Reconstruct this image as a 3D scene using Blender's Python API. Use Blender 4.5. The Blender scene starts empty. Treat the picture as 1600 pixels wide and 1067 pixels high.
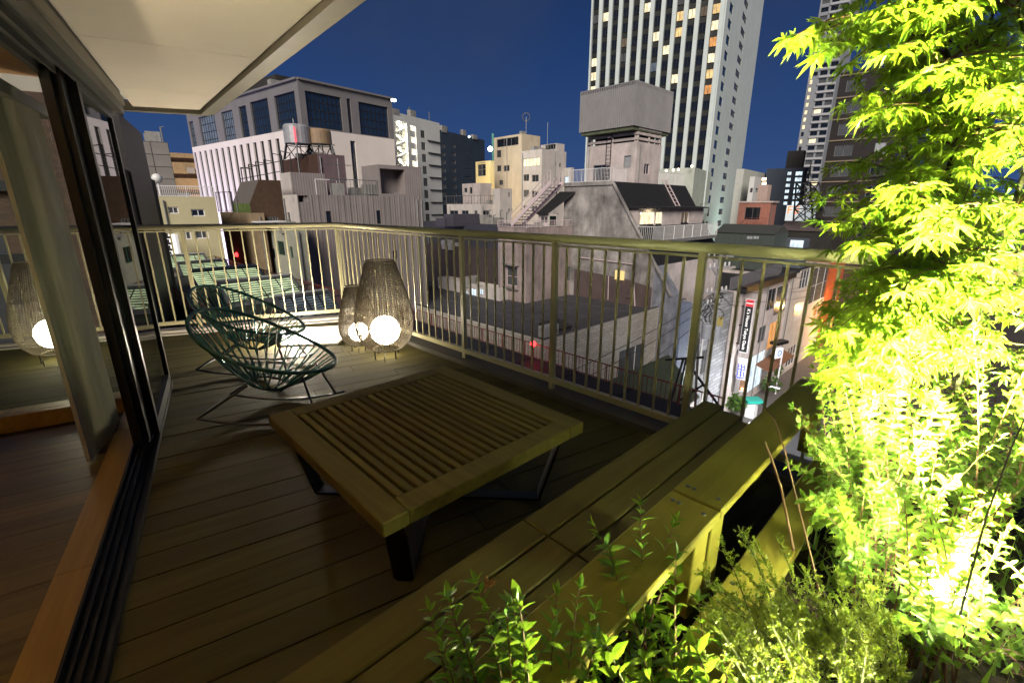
import bpy, bmesh, math, random
from mathutils import Vector, Matrix
random.seed(7)
R = math.radians
S = bpy.context.scene
COL = S.collection

# ------------------------------------------------------------------ camera
F_, CX_, CY_, H = 720.0, 800.0, 533.5, 1.35          # pixels of the 1600 px wide photograph
PITCH = R(16.37)
cam = bpy.data.cameras.new('camera'); cam.lens = 16.2; cam.sensor_width = 36; cam.clip_start = .02; cam.clip_end = 4000
cam_o = bpy.data.objects.new('camera', cam); COL.objects.link(cam_o)
cam_o.location = (0, 0, H); cam_o.rotation_euler = (R(90) - PITCH, 0, 0)
S.camera = cam_o

# ------------------------------------------------------------------ night sky
w = bpy.data.worlds.new('World'); S.world = w; w.use_nodes = True
nt = w.node_tree; nt.nodes.clear()
out = nt.nodes.new('ShaderNodeOutputWorld'); bg = nt.nodes.new('ShaderNodeBackground')
sky = nt.nodes.new('ShaderNodeTexSky'); sky.sky_type = 'NISHITA'; sky.sun_disc = False
sky.sun_elevation = R(-4.5); sky.sun_rotation = R(190); sky.altitude = 30; sky.ozone_density = 4
tc = nt.nodes.new('ShaderNodeTexCoord'); sep = nt.nodes.new('ShaderNodeSeparateXYZ')
ramp = nt.nodes.new('ShaderNodeValToRGB')             # city glow low in the sky, deep blue above
cr = ramp.color_ramp
cr.elements[0].position = 0.0; cr.elements[0].color = (.042, .086, .215, 1)
cr.elements[1].position = 1.0; cr.elements[1].color = (.006, .009, .045, 1)
for p_, c_ in ((.12, (.026, .066, .195, 1)), (.35, (.010, .034, .125, 1)), (.6, (.006, .018, .074, 1))):
    e = cr.elements.new(p_); e.color = c_
noi = nt.nodes.new('ShaderNodeTexNoise'); noi.inputs['Scale'].default_value = 1.9; noi.inputs['Detail'].default_value = 4
mr = nt.nodes.new('ShaderNodeMapRange'); mr.inputs['From Min'].default_value = .46; mr.inputs['From Max'].default_value = .72
mr.inputs['To Max'].default_value = .55
mix = nt.nodes.new('ShaderNodeMix'); mix.data_type = 'RGBA'; mix.inputs[7].default_value = (.045, .062, .105, 1)
add = nt.nodes.new('ShaderNodeMix'); add.data_type = 'RGBA'; add.blend_type = 'ADD'; add.inputs[0].default_value = 1
L = nt.links.new
L(tc.outputs['Generated'], sep.inputs[0]); L(sep.outputs['Z'], ramp.inputs[0]); L(tc.outputs['Generated'], noi.inputs['Vector'])
L(noi.outputs['Fac'], mr.inputs['Value']); L(mr.outputs[0], mix.inputs[0]); L(ramp.outputs[0], mix.inputs[6])
mul = nt.nodes.new('ShaderNodeMix'); mul.data_type = 'RGBA'; mul.blend_type = 'MULTIPLY'; mul.inputs[0].default_value = 1
mul.inputs[7].default_value = (.05, .05, .05, 1)
L(sky.outputs[0], mul.inputs[6]); L(mix.outputs[2], add.inputs[6]); L(mul.outputs[2], add.inputs[7])
L(add.outputs[2], bg.inputs['Color']); bg.inputs['Strength'].default_value = 1.0
L(bg.outputs[0], out.inputs['Surface'])

# the glow of the city behind the terrace: one wide, weak, pinkish sun low behind the camera
sun = bpy.data.lights.new('city_glow', 'SUN'); sun.energy = 4.6; sun.angle = R(30); sun.color = (1, .92, .82)
sun_o = bpy.data.objects.new('city_glow', sun); COL.objects.link(sun_o)
sun_o.rotation_euler = (R(60), 0, R(-9))

S.view_settings.view_transform = 'Standard'; S.view_settings.look = 'None'
S.view_settings.exposure = 0; S.view_settings.gamma = 1; S.view_settings.use_curve_mapping = False
S.render.engine = 'CYCLES'
cy = S.cycles
cy.use_denoising = True; cy.max_bounces = 6; cy.diffuse_bounces = 3; cy.glossy_bounces = 3; cy.transmission_bounces = 6
cy.transparent_max_bounces = 12; cy.sample_clamp_indirect = 4; cy.sample_clamp_direct = 0; cy.caustics_reflective = False; cy.caustics_refractive = False
cy.use_light_tree = True

# ------------------------------------------------------------------ measuring helpers: a pixel of the photograph -> a point of the place
CP, SP = math.cos(PITCH), math.sin(PITCH)
def ray(x, y):
    u = (x - CX_) / F_; v = (CY_ - y) / F_
    return Vector((u, CP + v * SP, -SP + v * CP))
def onz(x, y, z=0.0):
    d = ray(x, y); t = (z - H) / d.z
    return Vector((d.x * t, d.y * t, z))
def aty(x, y, Y):
    d = ray(x, y); t = Y / d.y
    return Vector((d.x * t, Y, H + d.z * t))
def proj(P):
    z = P[2] - H; f = P[1] * CP - z * SP; v = P[1] * SP + z * CP
    return (CX_ + F_ * P[0] / f, CY_ - F_ * v / f)
def az(b): return Vector((math.sin(R(b)), math.cos(R(b)), 0))
Z3 = Vector((0, 0, 1))

# ------------------------------------------------------------------ materials
MATS = {}
def mat(name, col, rough=.6, metal=0, var=.25, scale=3.0, bump=0.0, bscale=30.0, kind='noise', col2=None, emit=0, ecol=None, spec=.5,
        stretch=None, trans=0, alpha=1, size=(.25, .07), uv=False, rz=0):
    if name in MATS: return MATS[name]
    m = bpy.data.materials.new(name); m.use_nodes = True; MATS[name] = m
    t = m.node_tree; bs = t.nodes['Principled BSDF']; N = t.nodes.new; K = t.links.new
    bs.inputs['Roughness'].default_value = rough; bs.inputs['Metallic'].default_value = metal
    bs.inputs['Specular IOR Level'].default_value = spec
    c1 = (*col, 1); c2 = (*(col2 or tuple(max(0, k * (1 - var)) for k in col)), 1)
    tcn = N('ShaderNodeTexCoord'); mp = N('ShaderNodeMapping')
    if rz:
        m0 = N('ShaderNodeMapping'); m0.inputs['Rotation'].default_value = (0, 0, -R(rz)); K(tcn.outputs['Object'], m0.inputs['Vector']); K(m0.outputs[0], mp.inputs['Vector'])
    else: K(tcn.outputs['UV' if uv else 'Object'], mp.inputs['Vector'])
    if stretch: mp.inputs['Scale'].default_value = stretch
    nz = N('ShaderNodeTexNoise'); nz.inputs['Scale'].default_value = scale; nz.inputs['Detail'].default_value = 6; nz.inputs['Roughness'].default_value = .65
    K(mp.outputs[0], nz.inputs['Vector'])
    rp = N('ShaderNodeValToRGB'); rp.color_ramp.elements[0].position = .32; rp.color_ramp.elements[1].position = .68
    rp.color_ramp.elements[0].color = c2; rp.color_ramp.elements[1].color = c1
    K(nz.outputs['Fac'], rp.inputs[0]); colour = rp.outputs[0]; height = None
    if kind == 'streak':                               # rain streaks and soot down a wall
        mp2 = N('ShaderNodeMapping'); mp2.inputs['Scale'].default_value = (1.1, 1.1, .2) if not uv else (1.1, .2, 1)
        K(tcn.outputs['UV' if uv else 'Object'], mp2.inputs['Vector'])
        n2 = N('ShaderNodeTexNoise'); n2.inputs['Scale'].default_value = 1.3; n2.inputs['Detail'].default_value = 9; n2.inputs['Roughness'].default_value = .75
        K(mp2.outputs[0], n2.inputs['Vector'])
        r2 = N('ShaderNodeMapRange'); r2.inputs['From Min'].default_value = .38; r2.inputs['From Max'].default_value = .7
        r2.inputs['To Min'].default_value = 1; r2.inputs['To Max'].default_value = 1 - var * .8
        K(n2.outputs['Fac'], r2.inputs['Value'])
        mm = N('ShaderNodeMix'); mm.data_type = 'RGBA'; mm.blend_type = 'MULTIPLY'; mm.inputs[0].default_value = 1
        K(colour, mm.inputs[6]); K(r2.outputs[0], mm.inputs[7]); colour = mm.outputs[2]
    if kind in ('brick', 'tile'):
        bt = N('ShaderNodeTexBrick'); bt.inputs['Scale'].default_value = 1
        bt.inputs['Brick Width'].default_value = size[0]; bt.inputs['Row Height'].default_value = size[1]
        bt.inputs['Mortar Size'].default_value = size[1] * .09; bt.inputs['Mortar Smooth'].default_value = .2
        if kind == 'tile': bt.offset = 0
        bt.inputs['Color1'].default_value = c1; bt.inputs['Color2'].default_value = c2
        bt.inputs['Mortar'].default_value = tuple(k * .55 for k in c2[:3]) + (1,)
        K(tcn.outputs['UV'], bt.inputs['Vector'])
        mm = N('ShaderNodeMix'); mm.data_type = 'RGBA'; mm.blend_type = 'MULTIPLY'; mm.inputs[0].default_value = .5
        K(bt.outputs['Color'], mm.inputs[6]); K(rp.outputs[0], mm.inputs[7])
        m2 = N('ShaderNodeMix'); m2.data_type = 'RGBA'; m2.inputs[0].default_value = .75
        K(rp.outputs[0], m2.inputs[6]); K(bt.outputs['Color'], m2.inputs[7]); colour = m2.outputs[2]
        inv = N('ShaderNodeMath'); inv.operation = 'SUBTRACT'; inv.inputs[0].default_value = 1; K(bt.outputs['Fac'], inv.inputs[1]); height = inv.outputs[0]
    if kind == 'rib':                                  # profiled sheet
        wv = N('ShaderNodeTexWave'); wv.wave_type = 'BANDS'; wv.bands_direction = 'X'; wv.inputs['Scale'].default_value = size[0]
        K(tcn.outputs['UV'], wv.inputs['Vector']); height = wv.outputs['Fac']
    if kind == 'grain':                                # wood grain along the local x axis of the mapping
        wv = N('ShaderNodeTexNoise'); wv.inputs['Scale'].default_value = bscale; wv.inputs['Detail'].default_value = 8; wv.inputs['Roughness'].default_value = .7; wv.inputs['Distortion'].default_value = .4; K(mp.outputs[0], wv.inputs['Vector'])
        oi = N('ShaderNodeObjectInfo'); vr = N('ShaderNodeMapRange'); vr.inputs['To Min'].default_value = 1 - var * .7; vr.inputs['To Max'].default_value = 1.15; K(oi.outputs['Random'], vr.inputs['Value'])
        bm_ = N('ShaderNodeMix'); bm_.data_type = 'RGBA'; bm_.blend_type = 'MULTIPLY'; bm_.inputs[0].default_value = 1; K(colour, bm_.inputs[6]); K(vr.outputs[0], bm_.inputs[7]); colour = bm_.outputs[2]
        mm = N('ShaderNodeMix'); mm.data_type = 'RGBA'; mm.blend_type = 'MULTIPLY'; mm.inputs[0].default_value = var
        K(colour, mm.inputs[6]); K(wv.outputs['Fac'], mm.inputs[7]); colour = mm.outputs[2]; height = wv.outputs['Fac']
    K(colour, bs.inputs['Base Color'])
    if bump:
        bp = N('ShaderNodeBump'); bp.inputs['Strength'].default_value = bump
        bp.inputs['Distance'].default_value = .01 if height is None else .02
        if height is None:
            nb = N('ShaderNodeTexNoise'); nb.inputs['Scale'].default_value = bscale; nb.inputs['Detail'].default_value = 4
            K(mp.outputs[0], nb.inputs['Vector']); height = nb.outputs['Fac']
        K(height, bp.inputs['Height']); K(bp.outputs[0], bs.inputs['Normal'])
    if emit:
        K(colour, bs.inputs['Emission Color']) if ecol is None else None
        if ecol is not None: bs.inputs['Emission Color'].default_value = (*ecol, 1)
        bs.inputs['Emission Strength'].default_value = emit
    if trans: bs.inputs['Transmission Weight'].default_value = trans
    return m

def leaf_mat(name, a, b, t, rough=.45, tw=.5):
    m = bpy.data.materials.new(name); m.use_nodes = True; MATS[name] = m
    g = m.node_tree; bs = g.nodes['Principled BSDF']; N = g.nodes.new; K = g.links.new
    oi = N('ShaderNodeObjectInfo'); geo = N('ShaderNodeNewGeometry')
    ad = N('ShaderNodeMath'); ad.operation = 'ADD'; K(oi.outputs['Random'], ad.inputs[0]); K(geo.outputs['Random Per Island'], ad.inputs[1])
    fr = N('ShaderNodeMath'); fr.operation = 'FRACT'; K(ad.outputs[0], fr.inputs[0])
    mx = N('ShaderNodeMix'); mx.data_type = 'RGBA'; mx.inputs[6].default_value = (*a, 1); mx.inputs[7].default_value = (*b, 1)
    K(fr.outputs[0], mx.inputs[0])
    K(mx.outputs[2], bs.inputs['Base Color']); bs.inputs['Roughness'].default_value = rough
    tr = N('ShaderNodeBsdfTranslucent'); tr.inputs['Color'].default_value = (*t, 1)
    ms = N('ShaderNodeMixShader'); ms.inputs[0].default_value = tw
    K(bs.outputs[0], ms.inputs[1]); K(tr.outputs[0], ms.inputs[2])
    K(ms.outputs[0], g.nodes['Material Output'].inputs['Surface'])
    return m

def glow(name, col, s):
    if name in MATS: return MATS[name]
    m = bpy.data.materials.new(name); m.use_nodes = True; MATS[name] = m
    b = m.node_tree.nodes['Principled BSDF']; b.inputs['Base Color'].default_value = (*[min(.8, c) for c in col], 1)
    b.inputs['Emission Color'].default_value = (*col, 1); b.inputs['Emission Strength'].default_value = s
    return m
def curtain_glow(name, col, s):
    """a lit window: curtains and furniture seen unevenly through the pane"""
    if name in MATS: return MATS[name]
    m = bpy.data.materials.new(name); m.use_nodes = True; MATS[name] = m
    t = m.node_tree; b = t.nodes['Principled BSDF']; N = t.nodes.new; K = t.links.new
    tcn = N('ShaderNodeTexCoord'); oi = N('ShaderNodeObjectInfo'); vm = N('ShaderNodeVectorMath'); vm.operation = 'ADD'
    K(tcn.outputs['Object'], vm.inputs[0]); K(oi.outputs['Location'], vm.inputs[1])
    mp = N('ShaderNodeMapping'); mp.inputs['Scale'].default_value = (1.6, 1.6, .5); K(vm.outputs[0], mp.inputs[0])
    nz = N('ShaderNodeTexNoise'); nz.inputs['Scale'].default_value = 1.5; nz.inputs['Detail'].default_value = 3; K(mp.outputs[0], nz.inputs['Vector'])
    r = N('ShaderNodeValToRGB'); r.color_ramp.elements[0].position = .3; r.color_ramp.elements[1].position = .7
    r.color_ramp.elements[0].color = (*[c * .35 for c in col], 1); r.color_ramp.elements[1].color = (*col, 1)
    K(nz.outputs['Fac'], r.inputs[0]); K(r.outputs[0], b.inputs['Emission Color']); b.inputs['Emission Strength'].default_value = s
    b.inputs['Base Color'].default_value = (.05, .05, .05, 1); b.inputs['Roughness'].default_value = .1
    return m
def glass(name, tint=(.9, 1, .93)):
    m = bpy.data.materials.new(name); m.use_nodes = True; MATS[name] = m
    t = m.node_tree; N = t.nodes.new; K = t.links.new
    tr = N('ShaderNodeBsdfTransparent'); tr.inputs[0].default_value = (*tint, 1)
    gl = N('ShaderNodeBsdfGlossy'); gl.inputs['Roughness'].default_value = .01
    fr = N('ShaderNodeFresnel'); fr.inputs[0].default_value = 1.5
    ms = N('ShaderNodeMixShader'); K(fr.outputs[0], ms.inputs[0]); K(tr.outputs[0], ms.inputs[1]); K(gl.outputs[0], ms.inputs[2])
    K(ms.outputs[0], t.nodes['Material Output'].inputs['Surface'])
    return m

# ------------------------------------------------------------------ objects
ORG = {}
def props(o, label=None, cat=None, group=None, kind=None):
    if label: o['label'] = label
    if cat: o['category'] = cat
    if group: o['group'] = group
    if kind: o['kind'] = kind
    return o
def thing(name, label, cat, loc=(0, 0, 0), group=None, kind=None):
    o = bpy.data.objects.new(name, None); COL.objects.link(o); o.location = loc; o.empty_display_size = .1
    ORG[o] = Vector(loc)
    return props(o, label, cat, group, kind)
class MB:
    def __init__(s): s.v = []; s.f = []; s.uv = None
    def poly(s, pts, uv=None):
        n = len(s.v); s.v += [tuple(p) for p in pts]; s.f.append(list(range(n, n + len(pts))))
        if uv is not None:
            if s.uv is None: s.uv = []
            s.uv += list(uv)
        elif s.uv is not None: s.uv += [(p[0], p[2]) for p in pts]
        return s
    def faces(s, vs, fs):
        n = len(s.v); s.v += [tuple(p) for p in vs]; s.f += [[i + n for i in f] for f in fs]
        if s.uv is not None:
            for f in fs: s.uv += [(vs[i][0], vs[i][2]) for i in f]
        return s
    def hexa(s, p):      # 4 bottom (ccw from above) + 4 top
        return s.faces(p, [(0, 3, 2, 1), (4, 5, 6, 7), (0, 1, 5, 4), (1, 2, 6, 5), (2, 3, 7, 6), (3, 0, 4, 7)])
    def box(s, c, size, u=Vector((1, 0, 0))):
        u = Vector((u[0], u[1], 0)).normalized(); v = Vector((-u.y, u.x, 0)); c = Vector(c)
        a, b, h = size[0] / 2, size[1] / 2, size[2] / 2
        q = [c - u * a - v * b, c + u * a - v * b, c + u * a + v * b, c - u * a + v * b]
        return s.hexa([p - Z3 * h for p in q] + [p + Z3 * h for p in q])
    def prism(s, poly, z0, z1):
        n = len(poly); a = sum(poly[i][0] * poly[(i + 1) % n][1] - poly[(i + 1) % n][0] * poly[i][1] for i in range(n))
        if a < 0: poly = poly[::-1]
        vs = [(p[0], p[1], z0) for p in poly] + [(p[0], p[1], z1) for p in poly]
        return s.faces(vs, [tuple(range(n - 1, -1, -1)), tuple(range(n, 2 * n))] + [(i, (i + 1) % n, n + (i + 1) % n, n + i) for i in range(n)])
    def bar(s, a, b, w, h=None, up=Z3):      # rectangular bar a -> b
        a, b = Vector(a), Vector(b); h = h or w; d = (b - a).normalized(); x = d.cross(up)
        if x.length < 1e-4: x = d.cross(Vector((1, 0, 0)))
        x.normalize(); y = x.cross(d)
        q = [x * (-w / 2) + y * (-h / 2), x * (w / 2) + y * (-h / 2), x * (w / 2) + y * (h / 2), x * (-w / 2) + y * (h / 2)]
        return s.faces([a + k for k in q] + [b + k for k in q], [(0, 1, 2, 3), (7, 6, 5, 4), (4, 5, 1, 0), (5, 6, 2, 1), (6, 7, 3, 2), (7, 4, 0, 3)])
    def tube(s, path, r, n=6, close=False, cap=True):
        path = [Vector(p) for p in path]; m = len(path); rs = r if isinstance(r, (list, tuple)) else [r] * m
        vs = []; px = None
        for i, p in enumerate(path):
            if close: t = path[(i + 1) % m] - path[i - 1]
            else: t = path[min(i + 1, m - 1)] - path[max(i - 1, 0)]
            t.normalize()
            if px is None:
                px = t.cross(Z3)
                if px.length < 1e-3: px = t.cross(Vector((1, 0, 0)))
            px = px - t * px.dot(t)
            if px.length < 1e-5: px = t.cross(Vector((.3, 1, .2)))
            px.normalize(); py = t.cross(px)
            for k in range(n):
                an = 2 * math.pi * k / n; vs.append(p + (px * math.cos(an) + py * math.sin(an)) * rs[i])
        fs = []
        for i in range(m if close else m - 1):
            j = (i + 1) % m
            for k in range(n): fs.append((i * n + k, i * n + (k + 1) % n, j * n + (k + 1) % n, j * n + k))
        if cap and not close: fs += [tuple(range(n - 1, -1, -1)), tuple(range((m - 1) * n, m * n))]
        return s.faces(vs, fs)
    def lathe(s, prof, c=(0, 0, 0), n=24):
        c = Vector(c); vs = [c + Vector((r * math.cos(2 * math.pi * k / n), r * math.sin(2 * math.pi * k / n), z)) for r, z in prof for k in range(n)]
        fs = [(i * n + k, i * n + (k + 1) % n, (i + 1) * n + (k + 1) % n, (i + 1) * n + k) for i in range(len(prof) - 1) for k in range(n)]
        return s.faces(vs, fs)
    def sphere(s, c, r, n=20, m=12, sq=1):
        return s.lathe([(max(1e-4, r * math.sin(math.pi * i / m)), -r * sq * math.cos(math.pi * i / m)) for i in range(m + 1)], c, n)
    def mesh(s, name, m, org=Vector((0, 0, 0)), smooth=False, bevel=0):
        me = bpy.data.meshes.new(name); me.from_pydata([tuple(Vector(v) - org) for v in s.v], [], s.f)
        if m: me.materials.append(m)
        if s.uv is not None:
            l = me.uv_layers.new(name='UVMap'); fl = [c for q in s.uv for c in q]
            if len(fl) == len(l.data) * 2: l.data.foreach_set('uv', fl)
        if smooth: me.polygons.foreach_set('use_smooth', [True] * len(me.polygons))
        if bevel:
            bm = bmesh.new(); bm.from_mesh(me)
            bmesh.ops.bevel(bm, geom=list(bm.edges), offset=bevel, segments=1, affect='EDGES', clamp_overlap=True)
            bm.to_mesh(me); bm.free()
        me.update(); return me
    def build(s, name, m, parent=None, smooth=False, bevel=0, loc=None, **kw):
        org = ORG.get(parent, Vector((0, 0, 0))) if parent is not None else (Vector(loc) if loc is not None else Vector((0, 0, 0)))
        me = s.mesh(name, m, org, smooth, bevel)
        o = bpy.data.objects.new(name, me); COL.objects.link(o)
        if parent is not None: o.parent = parent
        elif loc is not None: o.location = loc
        ORG[o] = org
        return props(o, **kw)
def link(name, me, parent, loc, rotz=0, rot=None, scale=None):
    """another object on a shared mesh; loc in world metres"""
    o = bpy.data.objects.new(name, me); COL.objects.link(o)
    org = ORG.get(parent, Vector((0, 0, 0))); o.parent = parent; o.location = Vector(loc) - org
    o.rotation_euler = rot if rot is not None else (0, 0, rotz)
    if scale: o.scale = scale
    ORG[o] = Vector(loc)
    return o
def copy_tree(o, parent=None):
    c = o.copy(); COL.objects.link(c); ORG[c] = ORG[o]
    if parent is not None: c.parent = parent
    for ch in list(o.children): copy_tree(ch, c)
    return c
def lamp(name, kind, loc, energy, col, size=.1, parent=None, rot=None, **kw):
    l = bpy.data.lights.new(name, kind); l.energy = energy; l.color = col
    if kind in ('POINT', 'SPOT'): l.shadow_soft_size = size
    for k, v in kw.items(): setattr(l, k, v)
    o = bpy.data.objects.new(name, l); COL.objects.link(o)
    org = ORG.get(parent, Vector((0, 0, 0))) if parent else Vector((0, 0, 0))
    if parent: o.parent = parent
    o.location = Vector(loc) - org
    if rot is not None: o.rotation_euler = rot
    return o
def aim(o, target, frm):
    o.rotation_euler = (Vector(target) - Vector(frm)).to_track_quat('-Z', 'Y').to_euler()
def clip(poly, n, d):
    """keep the side of a convex polygon where n.p <= d"""
    r = []
    for i in range(len(poly)):
        a, b = poly[i], poly[(i + 1) % len(poly)]; da = n[0] * a[0] + n[1] * a[1] - d; db = n[0] * b[0] + n[1] * b[1] - d
        if da <= 0: r.append(a)
        if da * db < 0:
            t = da / (da - db); r.append((a[0] + (b[0] - a[0]) * t, a[1] + (b[1] - a[1]) * t))
    return r
# ------------------------------------------------------------------ facades and blocks of buildings
PANE = {
 'dark': mat('dark_glass', (.012, .015, .02), .06, var=.3, scale=.6, spec=.8),
 'blue': mat('blue_glass', (.015, .03, .06), .05, var=.4, scale=.4, spec=1),
 'grey': mat('curtained_glass', (.10, .105, .11), .15, var=.5, scale=1.2, stretch=(4, 4, .5)),
 'pale': mat('pale_blind', (.4, .42, .44), .3, var=.3, scale=2),
 'warm': curtain_glow('warm_lit_room', (1, .66, .26), 1.5),
 'orange': curtain_glow('orange_lit_room', (1, .42, .10), 1.2),
 'cream': curtain_glow('cream_lit_room', (1, .82, .5), 2.0),
 'white': curtain_glow('white_lit_room', (.75, .9, 1), 1.3),
 'cold': curtain_glow('cold_lit_room', (.55, .72, 1), .8),
 'dim': curtain_glow('dim_lit_room', (.7, .45, .2), .22),
 'shutter': mat('steel_shutter', (.3, .31, .32), .5, var=.2),
}
ALU = mat('window_aluminium', (.35, .35, .34), .4, .6)
DARKALU = mat('dark_window_frame', (.03, .03, .03), .4, .4)
CONC = mat('roof_concrete', (.16, .155, .15), .9, var=.35, scale=.8, bump=.2)
WINM = {}
class Face:
    def __init__(s, o, u, wd, z0, z1):
        s.o = Vector((o[0], o[1], 0)); s.u = Vector((u[0], u[1], 0)).normalized(); s.n = Vector((s.u.y, -s.u.x, 0))
        s.w, s.z0, s.z1 = wd, z0, z1; s.holes = []
        s.rot = math.atan2(s.u.y, s.u.x)
    def uv(s, x, y):
        d = ray(x, y); C = Vector((0, 0, H)); t = (s.o - C).dot(s.n) / d.dot(s.n); p = C + d * t
        return ((p - s.o).dot(s.u), p.z)
    def pt(s, u, z, off=0): return s.o + s.u * u + s.n * off + Z3 * z
    def rect(s, x0, y0, x1, y1):
        a, b = s.uv(x0, y0), s.uv(x1, y1)
        return (min(a[0], b[0]), min(a[1], b[1]), max(a[0], b[0]), max(a[1], b[1]))
    def hole(s, r, d=.15): s.holes.append((*r, d))
    def wall(s, mb, back=True):
        us = sorted(set([0.0, s.w] + [round(min(max(k, .01), s.w - .01), 3) for h in s.holes for k in (h[0], h[2])]))
        zs = sorted(set([s.z0, s.z1] + [round(min(max(k, s.z0 + .01), s.z1 - .01), 3) for h in s.holes for k in (h[1], h[3])]))
        def q(a, b, c, d, uv): mb.poly([a, b, c, d], uv)
        for i in range(len(us) - 1):
            uc = (us[i] + us[i + 1]) / 2; run = None
            for j in range(len(zs)):
                solid = False
                if j < len(zs) - 1:
                    zc = (zs[j] + zs[j + 1]) / 2
                    solid = not any(h[0] < uc < h[2] and h[1] < zc < h[3] for h in s.holes)
                if solid and run is None: run = zs[j]
                if not solid and run is not None:
                    a, b, e, f = us[i], us[i + 1], run, zs[j]
                    q(s.pt(a, e), s.pt(b, e), s.pt(b, f), s.pt(a, f), [(a, e), (b, e), (b, f), (a, f)]); run = None
        for u0, z0, u1, z1, d in s.holes:
            for (a, b) in (((u0, z0), (u0, z1)), ((u1, z1), (u1, z0)), ((u0, z1), (u1, z1)), ((u1, z0), (u0, z0))):
                q(s.pt(*a), s.pt(*b), s.pt(*b, -d), s.pt(*a, -d), [a, b, b, a])
            if back:
                q(s.pt(u0, z0, -d), s.pt(u1, z0, -d), s.pt(u1, z1, -d), s.pt(u0, z1, -d), [(u0, z0), (u1, z0), (u1, z1), (u0, z1)])
    def window(s, parent, r, pane='dark', frame=None, mull=(1, 0), d=.15, cut=True, bw=.05, sill=False):
        """a recessed window: frame (shared mesh) with its pane as a sub-part"""
        if r[2] - r[0] < .05 or r[3] - r[1] < .05: return None
        if cut: s.hole(r, d)
        w, h = round(r[2] - r[0], 2), round(r[3] - r[1], 2); frame = frame or ALU
        key = (w, h, frame.name, mull, bw)
        if key not in WINM:
            m = MB(); a, b = w / 2, h / 2
            m.box((0, 0, b - bw / 2), (w, .05, bw)).box((0, 0, -b + bw / 2), (w, .05, bw))
            m.box((-a + bw / 2, 0, 0), (bw, .05, h - 2 * bw)).box((a - bw / 2, 0, 0), (bw, .05, h - 2 * bw))
            for k in range(mull[0]): m.box((-a + w * (k + 1) / (mull[0] + 1), .004, 0), (bw * .8, .04, h - 2 * bw))
            for k in range(mull[1]): m.box((0, .008, -b + h * (k + 1) / (mull[1] + 1)), (w - 2 * bw, .04, bw * .8))
            p = MB(); p.box((0, 0.03, 0), (w - bw, .012, h - bw))
            WINM[key] = (m.mesh('window', frame), p)
        me, p = WINM[key]
        pk = (key, pane)
        if pk not in WINM: WINM[pk] = p.mesh('pane', PANE[pane])
        o = link('window', me, parent, s.pt((r[0] + r[2]) / 2, (r[1] + r[3]) / 2, -d + .07), s.rot)
        g = bpy.data.objects.new('pane', WINM[pk]); COL.objects.link(g); g.parent = o
        return o
    def win(s, parent, x0, y0, x1, y1, pane='dark', **k): return s.window(parent, s.rect(x0, y0, x1, y1), pane, **k)
    def grid(s, parent, r, nu, du, nz, dz, pane=lambda i, j: 'dark', **k):
        for j in range(nz):
            for i in range(nu):
                q = pane(i, j)
                if q: s.window(parent, (r[0] + i * du, r[1] + j * dz, r[2] + i * du, r[3] + j * dz), q, **k)
def width_to(o, u, x, z):
    """how far along u from o until the photograph's column x is reached at height z"""
    lo, hi = 0.0, 400.0
    f = lambda t: proj((o[0] + u[0] * t, o[1] + u[1] * t, z))[0]
    inc = f(1e-3) < f(.5)
    for _ in range(50):
        m = (lo + hi) / 2
        P = (o[0] + u[0] * m, o[1] + u[1] * m, z)
        ok = (P[1] * CP - (z - H) * SP) > .05 and ((f(m) < x) if inc else (f(m) > x))
        if ok: lo = m
        else: hi = m
    return lo
class Block:
    """a box-shaped volume seen at its near vertical edge: px column cx, top row cy, at depth Y; right face runs along bearing aR to column xR,
    left face runs along bearing aL (away to the left) to column xL"""
    def __init__(s, cx, cy, Y, aR, xR, aL, xL, z0=-18.0, P=None, wR=None, wL=None, ztop=None):
        s.P = P if P is not None else aty(cx, cy, Y); s.z1 = ztop if ztop is not None else s.P.z; s.z0 = z0
        uR, uL = az(aR), az(aL)
        zw = s.P.z if P is None else s.z1
        s.wR = wR if wR is not None else width_to(s.P, uR, xR, zw)
        s.wL = wL if wL is not None else width_to(s.P, uL, xL, zw)
        if s.wR < .5: s.wR = 8.0
        if s.wL < .5: s.wL = 8.0
        s.uR, s.uL = uR, uL
        s.R = Face(s.P, uR, s.wR, z0, s.z1)
        s.L = Face(s.P + uL * s.wL, -uL, s.wL, z0, s.z1)
    def corners(s):
        p = Vector((s.P.x, s.P.y, 0)); return [p, p + s.uR * s.wR, p + s.uR * s.wR + s.uL * s.wL, p + s.uL * s.wL]
    def finish(s, parent, mR, mL=None, roof=None, parapet=.35, cop=None, name='wall'):
        c = s.corners(); m = MB(); s.R.wall(m)
        if mL is None or mL is mR: s.L.wall(m)
        else: m2 = MB(); s.L.wall(m2); m2.build(name, mL, parent)
        for a, b in ((c[1], c[2]), (c[2], c[3])):
            L_ = (b - a).length
            m.poly([a + Z3 * s.z0, b + Z3 * s.z0, b + Z3 * s.z1, a + Z3 * s.z1], [(0, s.z0), (L_, s.z0), (L_, s.z1), (0, s.z1)])
        m.build(name, mR, parent)
        r = MB(); ctr = sum(c, Vector()) / 4
        inn = [p + (ctr - p).normalized() * min(.45, (ctr - p).length * .2) for p in c]
        pz = s.z1 - parapet
        r.poly([p + Z3 * pz for p in inn])
        r.build('roof', roof or CONC, parent)
        q = MB()
        for i in range(4):
            j = (i + 1) % 4
            q.poly([c[i] + Z3 * s.z1, c[j] + Z3 * s.z1, inn[j] + Z3 * s.z1, inn[i] + Z3 * s.z1])
            q.poly([inn[i] + Z3 * s.z1, inn[j] + Z3 * s.z1, inn[j] + Z3 * pz, inn[i] + Z3 * pz])
        q.build('parapet', cop or mR, parent)
        return s
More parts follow.
